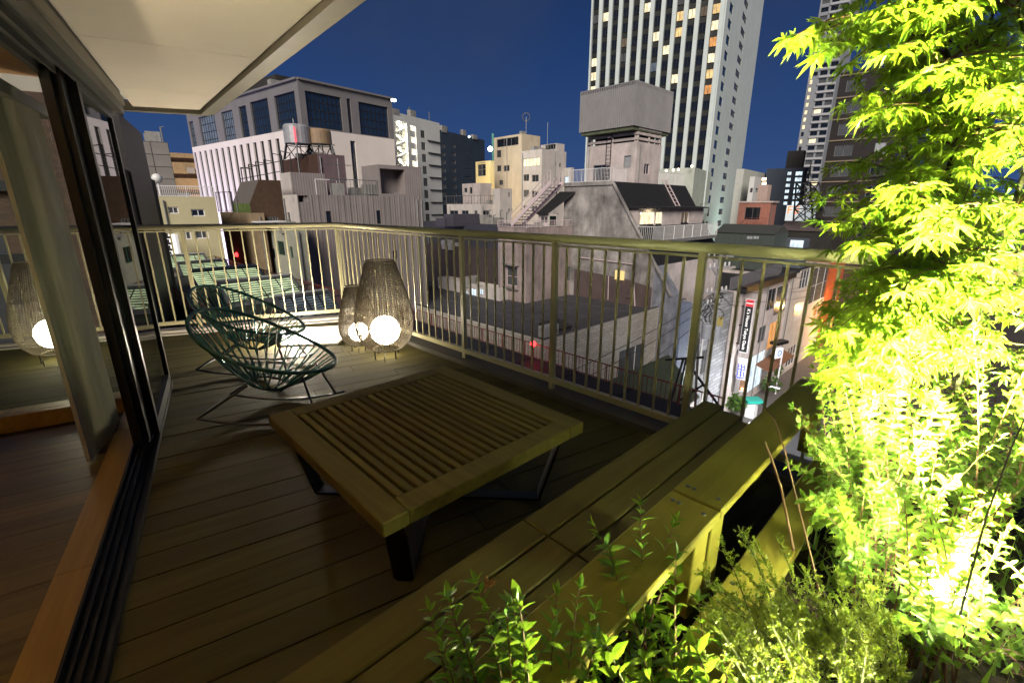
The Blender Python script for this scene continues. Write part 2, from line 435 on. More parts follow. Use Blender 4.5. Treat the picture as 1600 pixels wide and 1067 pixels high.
def railing_run(parent, a, b, h, mt, pitch=.14, r=.02, base=.08, bars=True, post=1.6, name='railing'):
    """a run of metal railing as one part"""
    a, b = Vector(a), Vector(b); m = MB(); d = b - a; n = max(1, int(d.length / pitch)); u = d.normalized()
    m.bar(a + Z3 * h, b + Z3 * h, r * 2.2); m.bar(a + Z3 * base, b + Z3 * base, r * 1.6)
    k = max(1, round(d.length / post))
    for i in range(k + 1): p = a + d * (i / k); m.bar(p, p + Z3 * h, r * 2, up=u)
    if bars:
        for i in range(1, n): p = a + d * (i / n); m.bar(p + Z3 * base, p + Z3 * h, r, up=u)
    return m.build(name, mt, parent)
def lattice(mb, a, b, w, r, n, horiz=True):
    """a square lattice mast"""
    a, b = Vector(a), Vector(b); w0, w1 = w
    def ring(t): p = a.lerp(b, t); k = w0 + (w1 - w0) * t; return [p + Vector((sx * k, sy * k, 0)) for sx, sy in ((-1, -1), (1, -1), (1, 1), (-1, 1))]
    for i in range(n):
        A_, B_ = ring(i / n), ring((i + 1) / n)
        for k in range(4):
            j = (k + 1) % 4
            mb.bar(A_[k], B_[k], r); mb.bar(A_[k], B_[j], r * .6); mb.bar(A_[j], B_[k], r * .6)
            if horiz: mb.bar(B_[k], B_[j], r * .7)
def text(name, body, loc, size, mt, parent, rot, ext=.004, spacing=1, ax='CENTER', scale=None):
    c = bpy.data.curves.new(name, 'FONT'); c.body = body; c.size = size; c.align_x = ax; c.align_y = 'CENTER'; c.extrude = ext; c.space_character = spacing
    c.materials.append(mt)
    t_ = bpy.data.objects.new(name, c); COL.objects.link(t_); bpy.context.view_layer.update()
    me = bpy.data.meshes.new_from_object(t_.evaluated_get(bpy.context.evaluated_depsgraph_get())); bpy.data.objects.remove(t_)
    o = bpy.data.objects.new(name, me); COL.objects.link(o); org = ORG.get(parent, Vector((0, 0, 0)))
    o.parent = parent; o.location = Vector(loc) - org; o.rotation_euler = rot
    if scale: o.scale = scale
    return o

def ribs(face, parent, mt, z0, z1, pitch, w=.05, d=.035, u0=0, u1=None, skip=(), name='cladding_ribs'):
    u1 = u1 or face.w; m = MB(); n = int((u1 - u0) / pitch)
    for k in range(n + 1):
        u = u0 + k * pitch
        if any(a < u < b for a, b in skip): continue
        m.bar(face.pt(u, z0, d / 2 + .001), face.pt(u, z1, d / 2 + .001), w, d, up=face.n)
    return m.build(name, mt, parent, kind='stuff')

def clutter(b, parent, n=5, seed=1, pipes=2, sz=1.0):
    """condensers, vents and pipe runs on a roof, drainpipes down the faces"""
    r = random.Random(seed); c = b.corners(); ctr = sum(c, Vector()) / 4
    AC = mat('old_condenser_casing', (.30, .29, .27), .6, var=.35, scale=3); VP = mat('vent_pipe_steel', (.25, .25, .25), .5, .5, var=.3)
    for k in range(n):
        p = c[0] + b.uR * (b.wR * r.uniform(.12, .88)) + b.uL * (b.wL * r.uniform(.1, .6)); z = b.z1 - .36; q = r.random()
        if q < .6:
            w_, d_, h_ = r.uniform(.7, 1.3) * sz, r.uniform(.4, .6) * sz, r.uniform(.6, 1.1) * sz
            m = MB(); m.box(Vector((p.x, p.y, z + h_ / 2)), (w_, d_, h_), b.uR); m.box(Vector((p.x, p.y, z + h_ / 2)) - b.uL * (d_ / 2 + .01), (w_ * .5, .02, h_ * .6), b.uR); m.build('condenser', AC, parent)
        else:
            h_ = r.uniform(.8, 1.8) * sz; MB().tube([Vector((p.x, p.y, z)), Vector((p.x, p.y, z + h_)), Vector((p.x, p.y, z + h_)) + b.uR * .25], .06 * sz, 6).build('vent_pipe', VP, parent)
    for k in range(pipes):
        f = b.R if k % 2 == 0 else b.L; u = f.w * r.choice((.04, .1, .5, .93, .97)) + .1
        if u < f.w - .1: MB().tube([f.pt(u, b.z0 + .1, .08), f.pt(u, b.z1 - .2, .08)], .05 * sz, 5).build('drainpipe', VP, parent)
    a = c[0] + b.uR * (b.wR * .1) + b.uL * .8; e = c[0] + b.uR * (b.wR * .9) + b.uL * .8
    MB().tube([Vector((a.x, a.y, b.z1 - .28)), Vector((e.x, e.y, b.z1 - .28))], .05, 5).build('roof_pipe', VP, parent)
# ------------------------------------------------------------------ materials of the city
PINK = mat('pink_render', (.60, .52, .49), .85, var=.35, scale=.7, kind='streak', bump=.15, bscale=20)
PALE = mat('pale_render', (.55, .50, .46), .85, var=.22, scale=.8, kind='streak', bump=.1)
CREAM = mat('cream_render', (.60, .50, .36), .85, var=.2, scale=.6, kind='streak')
WHITEW = mat('white_panel_wall', (.62, .62, .60), .7, var=.1, scale=.3, kind='streak')
STAIN = mat('stained_concrete', (.48, .445, .42), .92, var=.72, scale=.55, kind='streak', bump=.35, bscale=12)
LILAC = mat('pale_office_cladding', (.70, .63, .59), .6, var=.12, scale=.3, kind='rib', size=(1.1, 0), bump=.12)
GREYP = mat('grey_stone_piers', (.17, .16, .165), .7, var=.15, scale=.5)
RIB = mat('profiled_grey_sheet', (.27, .26, .26), .45, var=.16, scale=.8, kind='rib', size=(3.4, 0), bump=.5)
RIBP = mat('profiled_pink_sheet', (.26, .225, .215), .5, var=.18, scale=.8, kind='rib', size=(1.7, 0), bump=.5)
GTILE = mat('grey_facade_tile', (.22, .20, .18), .6, var=.15, kind='tile', size=(1.2, .8), bump=.3)
WTILE = mat('pale_split_tile', (.50, .46, .40), .7, var=.35, kind='brick', size=(.6, .18), bump=.6)
GBRICK = mat('grey_brick_tile', (.40, .40, .41), .7, var=.5, kind='brick', size=(1.1, .38), bump=.8)
BRICK = mat('dark_brown_brick', (.085, .045, .024), .8, var=.55, kind='brick', size=(.24, .075), bump=.7)
BROWN = mat('dark_brown_tile', (.016, .011, .008), .5, var=.35, kind='brick', size=(.6, .2), bump=.3)
PURP = mat('brown_purple_wall', (.15, .10, .11), .8, var=.25, scale=.7, kind='streak')
BLACKR = mat('black_slate_roof', (.008, .008, .009), .8, var=.5, scale=2.5, bump=.4)
DARKW = mat('dark_wall', (.030, .028, .024), .8, var=.4, scale=1.2, kind='streak')
NAVY = mat('navy_cladding', (.028, .042, .068), .6, var=.2, scale=.4)
ROOFG = mat('grey_roof_membrane', (.062, .058, .066), .85, var=.38, scale=.5, bump=.25, bscale=6)
ROOFB = mat('dark_blue_roof', (.010, .012, .018), .7, var=.35, scale=.6, bump=.2)
WPAINT = mat('white_painted_steel', (.72, .70, .70), .5, var=.12)
PKPAINT = mat('pinkish_painted_steel', (.62, .50, .50), .5, var=.2)
RUST = mat('rusty_red_paint', (.20, .045, .035), .6, var=.45, scale=8)
STEEL = mat('dull_steel', (.22, .22, .22), .45, .6, var=.3)
BLKM = mat('black_metal', (.012, .012, .012), .4, .3, var=.2)
ORANGEW = mat('terracotta_wall', (.34, .15, .11), .8, var=.3, kind='streak')
YEL = mat('yellow_painted_wall', (.50, .45, .27), .85, var=.14, scale=.6, kind='streak')
G_ = -21.0
def bld(name, label, cat='building', P=(0, 0), group=None): return thing(name, label, cat, (P[0], P[1], G_), group)

# ground: one sheet to the horizon, the street on it, kerbs
def sheet(name, pts, z, m):
    return MB().poly([(p[0], p[1], z) for p in pts]).build(name, m, kind='structure')
ASPH = mat('asphalt', (.05, .05, .052), .85, var=.3, scale=1.5, bump=.3)
sheet('ground', [(-1500, -200), (1500, -200), (1500, 1800), (-1500, 1800)], G_ - .02, mat('city_ground', (.045, .043, .042), .9, var=.4, scale=.3))

# ---- flat grey roof beside the terrace and the street plane it stands on
ZR = -6.3
P0 = onz(850, 538, ZR); U = az(46); V = az(-43.5)
roofb = bld('flat_roof_building', 'low flat grey roof building with pale split tile side wall beside the white lit alley', 'building', P0)
fw = Face(P0, U, 17.5, G_, ZR + .25)
for q in ((968, 549, 1003, 583, 'grey'), (968, 620, 1010, 668, 'white')): fw.win(roofb, *q, mull=(2, 0), frame=WPAINT)
m = MB(); fw.wall(m); a = P0 + U * 17.5; 
m.poly([fw.pt(0, G_), fw.pt(0, ZR + .25), fw.pt(0, ZR + .25) + V * 24, fw.pt(0, G_) + V * 24], [(0, G_), (0, ZR), (24, ZR), (24, G_)])
m.build('wall', WTILE, roofb)
m = MB(); c4 = [P0, P0 + U * 17.5, P0 + U * 17.5 + V * 24, P0 + V * 24]
m.poly([(p.x, p.y, ZR) for p in c4]); m.build('roof', ROOFG, roofb)
m = MB()
for i, j in ((0, 1), (3, 0)):
    a_, b_ = c4[i], c4[j]; m.bar(Vector((a_.x, a_.y, ZR + .14)) + (U + V) * .12, Vector((b_.x, b_.y, ZR + .14)) + (U + V) * .12, .2, .28)
m.build('parapet', ROOFG, roofb)
m = MB()                                             # raised seams of the roofing sheets
for k in range(1, 9):
    a_ = P0 + V * (k * 2.6) + U * .4; m.bar(Vector((a_.x, a_.y, ZR + .012)), Vector((a_.x, a_.y, ZR + .012)) + U * 16.6, .07, .03)
for k in range(1, 5):
    a_ = P0 + U * (k * 3.6) + V * .4; m.bar(Vector((a_.x, a_.y, ZR + .014)), Vector((a_.x, a_.y, ZR + .014)) + V * 23, .06, .03)
m.build('roof_seams', mat('roof_seam', (.10, .098, .10), .8, var=.4, scale=1), roofb)
hp = onz(868, 522, ZR)                               # roof hatch and plant boxes
hatch = thing('roof_hatch', 'black roof hatch with raised lid on the flat grey roof', 'roof hatch', hp)
m = MB(); m.box(hp + Z3 * .2, (1.7, 1.1, .4), U); m.build('curb', ROOFG, hatch)
m = MB(); m.hexa([hp + U * x + V * y + Z3 * z for x, y, z in ((-.9, -.6, .42), (.9, -.6, .42), (.9, .6, .7), (-.9, .6, .7), (-.9, -.6, .5), (.9, -.6, .5), (.9, .6, .78), (-.9, .6, .78))])
m.build('lid', BLKM, hatch)
bp = onz(850, 533, ZR) + U * .6 + V * .2
ac = thing('roof_condenser', 'boxy grey air conditioner at the corner of the flat roof', 'air conditioner', bp)
m = MB(); m.box(bp + Z3 * .45, (1.3, .5, .8), U); m.build('casing', mat('ac_casing', (.30, .29, .28), .6, var=.25), ac, bevel=.02)
m = MB(); m.tube([bp - V * .27 + U * .2 + Z3 * .45 + (U * math.cos(k * .524) + Z3 * math.sin(k * .524)) * .28 for k in range(12)], .02, 5, close=True)
m.box(bp - V * .256 + U * .2 + Z3 * .45, (.5, .012, .5), U); m.build('fan_grille', BLKM, ac)
dp = onz(982, 476, ZR)
dish = thing('satellite_dish', 'small white satellite dish on the flat roof beside the stained wall', 'satellite dish', dp)
m = MB(); m.lathe([(.02, 0), (.18, .03), (.3, .1)], dp + Z3 * .55, 14); m.build('dish', WPAINT, dish, smooth=True)
m = MB(); m.bar(dp, dp + Z3 * .6, .05); m.bar(dp + Z3 * .5, dp + Vector((.5, -.2, 1.4)), .04); m.build('mast', WPAINT, dish)

# ---- stained concrete tower house with the box-shaped water tank
Q = onz(1020, 483, ZR); u137 = -az(-43)
con = bld('concrete_house', 'stained concrete house with black sloping roof, rooftop shaft and outdoor stairs', 'building', Q)
fl = Face(Q - u137 * 30, u137, 60, G_, 10)
pl = lambda x, y: fl.uv(x, y)
uL, zt = pl(882, 287); sA, sB, sC = pl(958, 286), pl(1001, 369), pl(1044, 462)
slope = (sC[0] - sA[0]) / (sA[1] - sC[1])
zb = G_; uB = sC[0] + .3
uF = 29.85; zF = zt - (uF - sA[0]) / slope
prof = [(uL, zb), (uF, zb), (uF, zF), (sA[0], zt), (uL, zt)]
DEP = width_to(fl.pt(sA[0], zt), az(46), 1071, zt)
e46 = az(46) * DEP
m = MB(); m.poly([fl.pt(*p) for p in prof], prof); m.build('wall', STAIN, con)
bt_ = [(uF + .002, zb), (uB, zb), (uB, sC[1]), (uF + .002, zF)]; e1 = az(46) * 1.3; m = MB(); m.poly([fl.pt(*p) for p in bt_], bt_); m.poly([fl.pt(*p) + e1 for p in bt_[::-1]], bt_[::-1]); m.poly([fl.pt(*bt_[1]), fl.pt(*bt_[1]) + e1, fl.pt(*bt_[2]) + e1, fl.pt(*bt_[2])], [(0, 0), (1, 0), (1, 9), (0, 9)]); m.poly([fl.pt(*bt_[2]), fl.pt(*bt_[2]) + e1, fl.pt(*bt_[3]) + e1, fl.pt(*bt_[3])], [(0, 0), (1, 0), (1, 9), (0, 9)]); m.build('buttress', mat('blue_grey_concrete', (.30, .31, .36), .9, var=.6, scale=.8, kind='streak'), con)
m = MB(); m.poly([fl.pt(*prof[1]), fl.pt(*prof[1]) + e46, fl.pt(*prof[2]) + e46, fl.pt(*prof[2])])
m.poly([fl.pt(*p) + e46 for p in prof[::-1]]); m.poly([fl.pt(uL, zb), fl.pt(uL, zt), fl.pt(uL, zt) + e46, fl.pt(uL, zb) + e46]); m.build('rear_wall', PINK, con)
m = MB(); o1 = az(136) * .02
m.poly([fl.pt(*prof[2]), fl.pt(*prof[2]) + e46, fl.pt(*prof[3]) + e46, fl.pt(*prof[3])]); m.build('sloping_roof', BLACKR, con)
m = MB(); m.poly([fl.pt(sA[0], zt), fl.pt(sA[0], zt) + e46, fl.pt(uL, zt) + e46, fl.pt(uL, zt)]); m.build('terrace', CONC, con)
m = MB()                                             # kerb along the gable edge and darker skirting near the flat roof
m.bar(fl.pt(uB, sC[1], .06), fl.pt(*prof[3], .06), .12, .22, up=az(46)); m.bar(fl.pt(uL, zt - .1, .06), fl.pt(sA[0], zt - .1, .06), .12, .3); m.build('gable_coping', STAIN, con)
z_sk = pl(940, 431)[1]
m = MB(); ul2 = pl(897, 440)[0]
m.poly([fl.pt(ul2, ZR, .02), fl.pt(uF - .05, ZR, .02), fl.pt(uF - .05, z_sk - .4, .02), fl.pt(uF - 2.4, z_sk, .02), fl.pt(ul2, z_sk + .3, .02)]); m.build('skirting', mat('dark_brown_skirting', (.13, .09, .085), .9, var=.4, scale=.8, kind='streak'), con)
m = MB(); pp = [pl(907, 402), pl(990, 413), pl(993, 478)]
m.tube([fl.pt(*p, .1) for p in pp], .05, 6); pq = [pl(952, 431), pl(951, 468)]; m.tube([fl.pt(*p, .1) for p in pq], .04, 6)
m.build('drainpipe', PKPAINT, con)
lamp_p = fl.rect(963, 422, 976, 438)
sg = thing('wall_sign', 'small square pale yellow board on the stained concrete wall', 'sign', fl.pt(lamp_p[0], lamp_p[1], .1))
MB().box(fl.pt((lamp_p[0] + lamp_p[2]) / 2, (lamp_p[1] + lamp_p[3]) / 2, .12), (lamp_p[2] - lamp_p[0], .08, lamp_p[3] - lamp_p[1]), fl.u).build('board', glow('yellow_board', (.8, .62, .25), .55), sg)
# rooftop shaft, louvres and tank
Yt = fl.pt(sA[0], zt).y + 4.5
sh = Block(996, 221, Yt, 46, 1034, -43, 918, z0=zt - 5)
zs1 = sh.z1
sh.R.win(con, 1007, 256, 1014, 273, 'dark', frame=PKPAINT); sh.L.win(con, 927, 259, 951, 282, 'dark', mull=(1, 0)); sh.L.win(con, 975, 244, 985, 262, 'shutter', mull=(0, 0))
sh.finish(con, PINK, parapet=.05, name='shaft_wall')
lv = MB(); 
for k in range(3):
    for f, n in ((sh.R, sh.wR), (sh.L, sh.wL)):
        z_ = zs1 + .25 + k * .42
        lv.bar(f.pt(.1, z_, -.1), f.pt(n - .1, z_, -.1), .2, .2)
for f, n in ((sh.R, sh.wR), (sh.L, sh.wL)):
    for t in (0.06, .5, .94): lv.bar(f.pt(n * t, zs1, -.16), f.pt(n * t, zs1 + 1.6, -.16), .16, .16)
lv.build('louvre', PINK, con)
MB().prism([(p.x, p.y) for p in [sh.P + (sh.uR + sh.uL) * .5, sh.P + sh.uR * (sh.wR - .5) + sh.uL * .5, sh.P + sh.uR * (sh.wR - .5) + sh.uL * (sh.wL - .5), sh.P + sh.uR * .5 + sh.uL * (sh.wL - .5)]], zs1, zs1 + 1.5).build('louvre_core', BLKM, con)
tk = Block(995, 125, Yt - .7, 46, 1053, -43, 908, z0=aty(995, 196, Yt - .7).z)
tank = thing('rooftop_tank_box', 'large box clad in grey ribbed sheet on top of the concrete house shaft', 'water tank', (tk.P.x, tk.P.y, tk.z0))
c = [(p.x, p.y) for p in tk.corners()]
m = MB(); tk.R.wall(m); tk.L.wall(m)
cc = tk.corners()
for a_, b_ in ((cc[1], cc[2]), (cc[2], cc[3])): m.poly([a_ + Z3 * tk.z0, b_ + Z3 * tk.z0, b_ + Z3 * tk.z1, a_ + Z3 * tk.z1], [(0, 0), (4, 0), (4, 3), (0, 3)])
m.build('cladding', RIB, tank); MB().prism(c, tk.z1 - .3, tk.z1 - .05).build('lid', STEEL, tank); ribs(tk.L, tank, RIB, tk.z0, tk.z1, .19, .06, .05); ribs(tk.R, tank, RIB, tk.z0, tk.z1, .19, .06, .05)
m = MB(); ci = [p + (sum(cc, Vector()) / 4 - p) * .04 for p in cc]; m.prism([(p.x, p.y) for p in ci], tk.z0 - .28, tk.z0 + .02); m.build('base_frame', mat('mossy_beam', (.12, .14, .08), .9, var=.5, scale=3), tank)
m = MB()
for k in range(2):
    for t in (sh.wL * .43, sh.wL * .52): m.bar(sh.L.pt(t, sh.z0 + 5.5, .18), sh.L.pt(t, tk.z0 + .2, .18), .05)
for k in range(16): z_ = sh.z0 + 5.7 + k * .33; m.bar(sh.L.pt(sh.wL * .43, z_, .18), sh.L.pt(sh.wL * .52, z_, .18), .035)
m.build('access_ladder', PKPAINT, con)
# terrace railings, ladder on the slope
railing_run(con, fl.pt(uL + .3, zt, -.15), fl.pt(sA[0] - .4, zt, -.15), 1.05, WPAINT)
a_ = fl.pt(sA[0] - .3, zt, -.2) + az(46) * .2
railing_run(con, a_, a_ + az(46) * 1.8, 1.05, WPAINT); a_ = fl.pt(sA[0] - .3, zt) + e46 * .62; railing_run(con, a_, fl.pt(sA[0] - .3, zt) + e46, 1.05, WPAINT)
def onslope(t, k, off=.1):                           # t along the ridge 0..1, k metres of drop
    return fl.pt(sA[0] + slope * k, zt - k) + e46 * t + az(137) * off
m = MB()
for t in (.66, .72): m.bar(onslope(t, -.6), onslope(t, 2.9), .07)
for k in range(11): m.bar(onslope(.66, -.3 + k * .3), onslope(.72, -.3 + k * .3), .05)
m.build('roof_ladder', PKPAINT, con)
# dormer with a lit glazed door and balcony
zd1 = fl.uv(989, 326)[1]; zd0 = fl.uv(1000, 372)[1]; kd = zt - zd1
dp0 = fl.pt(sA[0] + slope * kd, zd1) + az(46) * .35; LD = DEP * .93
push = slope * (zd1 - zd0)
fd = Face(dp0 + az(137) * (push * .62), az(46), LD, zd0 - .1, zd1)
wdr = fd.w
for a1, a2, pn in ((.02, .22, 'cream'), (.235, .33, 'cream'), (.62, .75, 'dim')):
    fd.window(con, (wdr * a1, zd0 + .05, wdr * a2, zd1 - .25), pn, frame=WPAINT, mull=(1, 0))
m = MB(); fd.wall(m)
for t in (0, wdr): m.poly([fd.pt(t, zd0 - .1), fd.pt(t, zd1), fd.pt(t, zd1, -push * .62 - .1), fd.pt(t, zd0 - .1, -push * .62 - .1)], [(0, 0), (0, 1), (1, 1), (1, 0)])
m.build('dormer_wall', PINK, con)
m = MB(); m.hexa([fd.pt(-.3, zd1, .5), fd.pt(wdr, zd1, .5), fd.pt(wdr, zd1, -push * .62 - .3), fd.pt(-.3, zd1, -push * .62 - .3)] + [fd.pt(-.3, zd1 + .08, .5), fd.pt(wdr, zd1 + .08, .5), fd.pt(wdr, zd1 + .2, -push * .62 - .3), fd.pt(-.3, zd1 + .2, -push * .62 - .3)])
m.build('dormer_roof', BLACKR, con)
m = MB(); m.hexa([fd.pt(-.2, zd0 - .45, 1.5), fd.pt(wdr, zd0 - .45, 1.5), fd.pt(wdr, zd0 - .45, -.5), fd.pt(-.2, zd0 - .45, -.5)] + [fd.pt(-.2, zd0 - .2, 1.5), fd.pt(wdr, zd0 - .2, 1.5), fd.pt(wdr, zd0 - .2, -.5), fd.pt(-.2, zd0 - .2, -.5)])
m.build('balcony_floor', CONC, con); railing_run(con, fd.pt(-.2, zd0 - .3, 1.45), fd.pt(wdr, zd0 - .3, 1.45), 1.15, WPAINT, pitch=.16)
railing_run(con, fd.pt(-.2, zd0 - .3, 0), fd.pt(-.2, zd0 - .3, 1.45), 1.15, WPAINT, pitch=.16)
lamp('balcony_light', 'POINT', fd.pt(wdr * .12, zd1 - .35, .5), 26, (1, .85, .55), .1, con)
# annex with the pink walls on the flat roof
an = Block(822, 474, onz(822, 474, ZR).y, 46, 900, -43, 779, z0=G_, ztop=aty(822, 357, onz(822, 474, ZR).y).z)
an.L.win(con, 791, 416, 808, 448, 'grey', frame=PKPAINT, mull=(1, 1)); an.R.win(con, 884, 417, 895, 438, 'dark'); an.R.win(con, 893, 399, 899, 408, 'dark', mull=(0, 0))
m = MB(); r_ = an.L.rect(788, 412, 811, 416); m.box(an.L.pt((r_[0] + r_[2]) / 2, r_[3], .2), (r_[2] - r_[0], .4, .08), an.L.u); m.box(an.L.pt((r_[0] + r_[2]) / 2, an.L.rect(788, 448, 811, 452)[1], .15), (r_[2] - r_[0], .3, .08), an.L.u); m.build('window_hood', STAIN, con)
an.finish(con, mat('dirty_pink_render', (.44, .35, .33), .9, var=.55, scale=.6, kind='streak', bump=.3), parapet=.02, name='annex_wall')
ca = an.corners(); zt2 = an.z1
for i, j in ((0, 1), (3, 0)): railing_run(con, Vector((ca[i].x, ca[i].y, zt2)), Vector((ca[j].x, ca[j].y, zt2)), .55 if i else .55, PKPAINT, pitch=.18)
# straight outdoor flight of steel steps up to the terrace
st = thing('outdoor_stairs', 'straight pink painted steel stairs climbing to the terrace of the concrete house', 'stairs', fl.pt(uL, zt2))
sa = fl.pt(uL + .1, zt, .4); sb_uv = fl.uv(822, 352); sb = fl.pt(sb_uv[0], zt2, .4)
side = fl.n * 1.5; m = MB()
for o_ in (Vector(), side): m.bar(sb + o_, sa + o_, .08, .34)
m.build('stringer', PKPAINT, st)
tm = MB(); dvec = sa - sb; NS = 13
tm.box((0, 0, 0), (.32, 1.46, .05)); tme = tm.mesh('tread', PKPAINT)
for k in range(NS): link('tread', tme, st, sb + dvec * ((k + .5) / NS) + side * .5 + Z3 * .05, fl.rot)
for o_ in (Vector(), side):
    m = MB()
    for h_ in (.5, 1.0): m.bar(sb + o_ + Z3 * h_, sa + o_ + Z3 * h_, .045)
    for k in range(0, NS + 1): p = sb + o_ + dvec * (k / NS); m.bar(p, p + Z3 * 1.0, .035)
    m.build('handrail', PKPAINT, st)
# lean-to shed under the stairs head
q0 = fl.pt(uL + .35, zt2, .05); 
m = MB(); wv = fl.u; zl = fl.uv(860, 306)[1]; zl2 = fl.uv(872, 336)[1]
r_ = fl.rect(858, 302, 898, 352); ra, rb = fl.uv(876, 302), fl.uv(860, 335); rc, rd = fl.uv(900, 302), fl.uv(877, 335)
shed = thing('lean_to_shed', 'small lean-to shed with steep dark roof beside the outdoor stairs', 'shed', fl.pt(rb[0], zt2, 1))
m = MB(); m.hexa([fl.pt(rb[0], rb[1], 1.8), fl.pt(rd[0], rd[1], 1.8), fl.pt(rc[0], rc[1], .1), fl.pt(ra[0], ra[1], .1)] + [fl.pt(rb[0], rb[1] + .12, 1.8), fl.pt(rd[0], rd[1] + .12, 1.8), fl.pt(rc[0], rc[1] + .12, .1), fl.pt(ra[0], ra[1] + .12, .1)])
m.build('roof', BLACKR, shed)
sf = Face(fl.pt(rb[0], 0, 1.55), fl.u, rd[0] - rb[0] + .9, zt2, rb[1] + .05)
sf.window(shed, (.2, zt2 + .25, 1.1, rb[1] - .15), 'grey', frame=PKPAINT); sf.window(shed, (sf.w - .9, zt2 + .05, sf.w - .1, rb[1] - .1), 'dark', frame=mat('green_door_frame', (.02, .1, .05), .6), mull=(0, 0))
m = MB(); sf.wall(m); m.build('wall', PINK, shed)
# ------------------------------------------------------------------ the tall white hotel with dark window strips
TWH = mat('pale_tower_concrete', (.56, .62, .60), .8, var=.12, scale=.25, kind='streak')
hb = Block(1134, 0, 110, 33, 1181, -57, 922.5, z0=G_, ztop=62)
hotel = bld('hotel_tower', 'tall white tower with dark vertical window strips and a few lit rooms', 'tower', hb.P)
fz = 3.02
t0 = hb.L.uv(1106, 268)[1]; NF = int((60 - t0) / fz)
uc0 = hb.L.uv(931, 14)[0]; uc1 = hb.L.uv(1118.5, 17)[0]; NB = 12; du = (uc1 - uc0) / (NB - 1); bw_ = du * .64
lit = {}
for x, y, k in ((945, 16, 'cream'), (944, 34, 'cream'), (1008, 11, 'cream'), (1062, 33, 'warm'), (1079, 27, 'cream'), (1118, 17, 'warm'), (1117, 37, 'cream'), (974, 58, 'dim'), (1022, 62, 'cream'), (1058, 52, 'warm'), (1038, 76, 'cream'), (928, 88, 'cream'), (927, 121, 'cream'), (926, 137, 'cream'), (1020, 97, 'cold'), (1112, 77, 'orange'), (1110, 96, 'cream'), (1108, 116, 'warm'), (1107, 134, 'orange'), (1052, 127, 'cream'), (1096, 20, 'dim')):
    u_, z_ = hb.L.uv(x, y); lit[(round((u_ - uc0) / du), int((z_ - t0) / fz))] = k
sp = MB()
for i in range(NB):
    u0, u1 = uc0 + i * du - bw_ / 2, uc0 + i * du + bw_ / 2
    hb.L.hole((u0, t0, u1, 60), .7)
    sp.poly([hb.L.pt(u0, t0, -.6), hb.L.pt(u1, t0, -.6), hb.L.pt(u1, 60, -.6), hb.L.pt(u0, 60, -.6)])
sp.build('spandrel', mat('dark_spandrel', (.011, .013, .010), .5, var=.5, scale=.8), hotel)
for i in range(NB):
    for j in range(NF):
        k = lit.get((i, j)) or random.choice(['dark'] * 16 + ['grey'])
        u_ = uc0 + i * du; z_ = t0 + j * fz
        hb.L.window(hotel, (u_ - bw_ / 2 + .05, z_ + .75, u_ + bw_ / 2 - .05, z_ + 2.6), k, frame=DARKALU, d=.56, cut=False, bw=.07)
ra = hb.R.uv(1144, 4); rb = hb.R.uv(1166, 7); w_ = .42
for j in range(22):
    z_ = hb.R.uv(1166, 7)[1] + 6 - j * fz
    if z_ < -8: break
    ha = (hb.R.uv(1147, 4)[0] - hb.R.uv(1141.5, 4)[0]) / 2; hw_ = (hb.R.uv(1169.5, 7)[0] - hb.R.uv(1162.5, 7)[0]) / 2
    hb.R.window(hotel, (ra[0] - ha, z_ - .9, ra[0] + ha, z_ + .9), 'dark', frame=DARKALU, mull=(0, 0))
    hb.R.window(hotel, (rb[0] - hw_, z_ - .75, rb[0] + hw_, z_ + .75), 'dark', frame=DARKALU, mull=(1, 1))
m = MB(); hb.L.wall(m, back=False); c = hb.corners()
for a, b in ((c[1], c[2]), (c[2], c[3])): m.poly([a + Z3 * G_, b + Z3 * G_, b + Z3 * 62, a + Z3 * 62], [(0, 0), (9, 0), (9, 80), (0, 80)])
hb.R.wall(m); m.build('wall', TWH, hotel)
MB().poly([p + Z3 * 62 for p in c]).build('roof', CONC, hotel)
m = MB(); q_ = hb.R.pt(.12, G_, .18)                                    # shallow pilaster at the corner
m.bar(q_, q_ + Z3 * 80, .5, .3, up=hb.R.n); m.build('pilaster', TWH, hotel)
pod = Block(1086, 262, 100, 33, 1112, -57, 1010, z0=G_)
pod.R.win(hotel, 1095, 318, 1106, 334, 'dark', mull=(0, 0)); pod.finish(hotel, mat('podium_pale', (.46, .49, .43), .85, var=.2, scale=.4, kind='streak'), name='podium')
q_ = hb.R.pt(hb.wR * .4, -6, 9); MB().box(q_, (1, .6, .6), hb.R.u).build('assumed_tower_uplight', BLKM, hotel); lamp('assumed_uplight', 'POINT', q_ + Z3 * .8, 3000, (.78, 1, .85), .4, hotel)  # assumed uplight, added for the greenish light low on the tower
for (x, y), lb_ in zip(((1052, 267), (1060, 266), (1081, 261), (1041, 268)), ('tiny bright podium lamp second from the left below the white tower', 'tiny bright podium lamp in the close pair, right one, below the white tower', 'tiny bright podium lamp farthest right and highest below the white tower', 'tiny bright podium lamp farthest left below the white tower')):
    p = aty(x, y - 1, 99); g = thing('podium_lamp', lb_, 'lamp', p, 'podium terrace lamps')
    MB().sphere(p, .25, 8, 6).build('bulb', glow('podium_bulb', (1, .8, .5), 5), g)
ab = Block(1163, 264, 92, 40, 1197, -50, 1151, z0=G_)
anx = bld('tower_annex', 'low pale annex with a bright white bay beside the white tower', 'building', ab.P)
ab.R.win(anx, 1173, 295, 1178, 304); ab.finish(anx, mat('annex_pale', (.5, .51, .46), .85, var=.15, kind='streak'))
a2 = Block(1180, 276, 88, 40, 1190, -50, 1172, z0=G_); a2.L.win(anx, 1172.5, 294, 1175.5, 301); a2.R.win(anx, 1181, 294, 1184, 301); a2.finish(anx, WHITEW, name='bay')

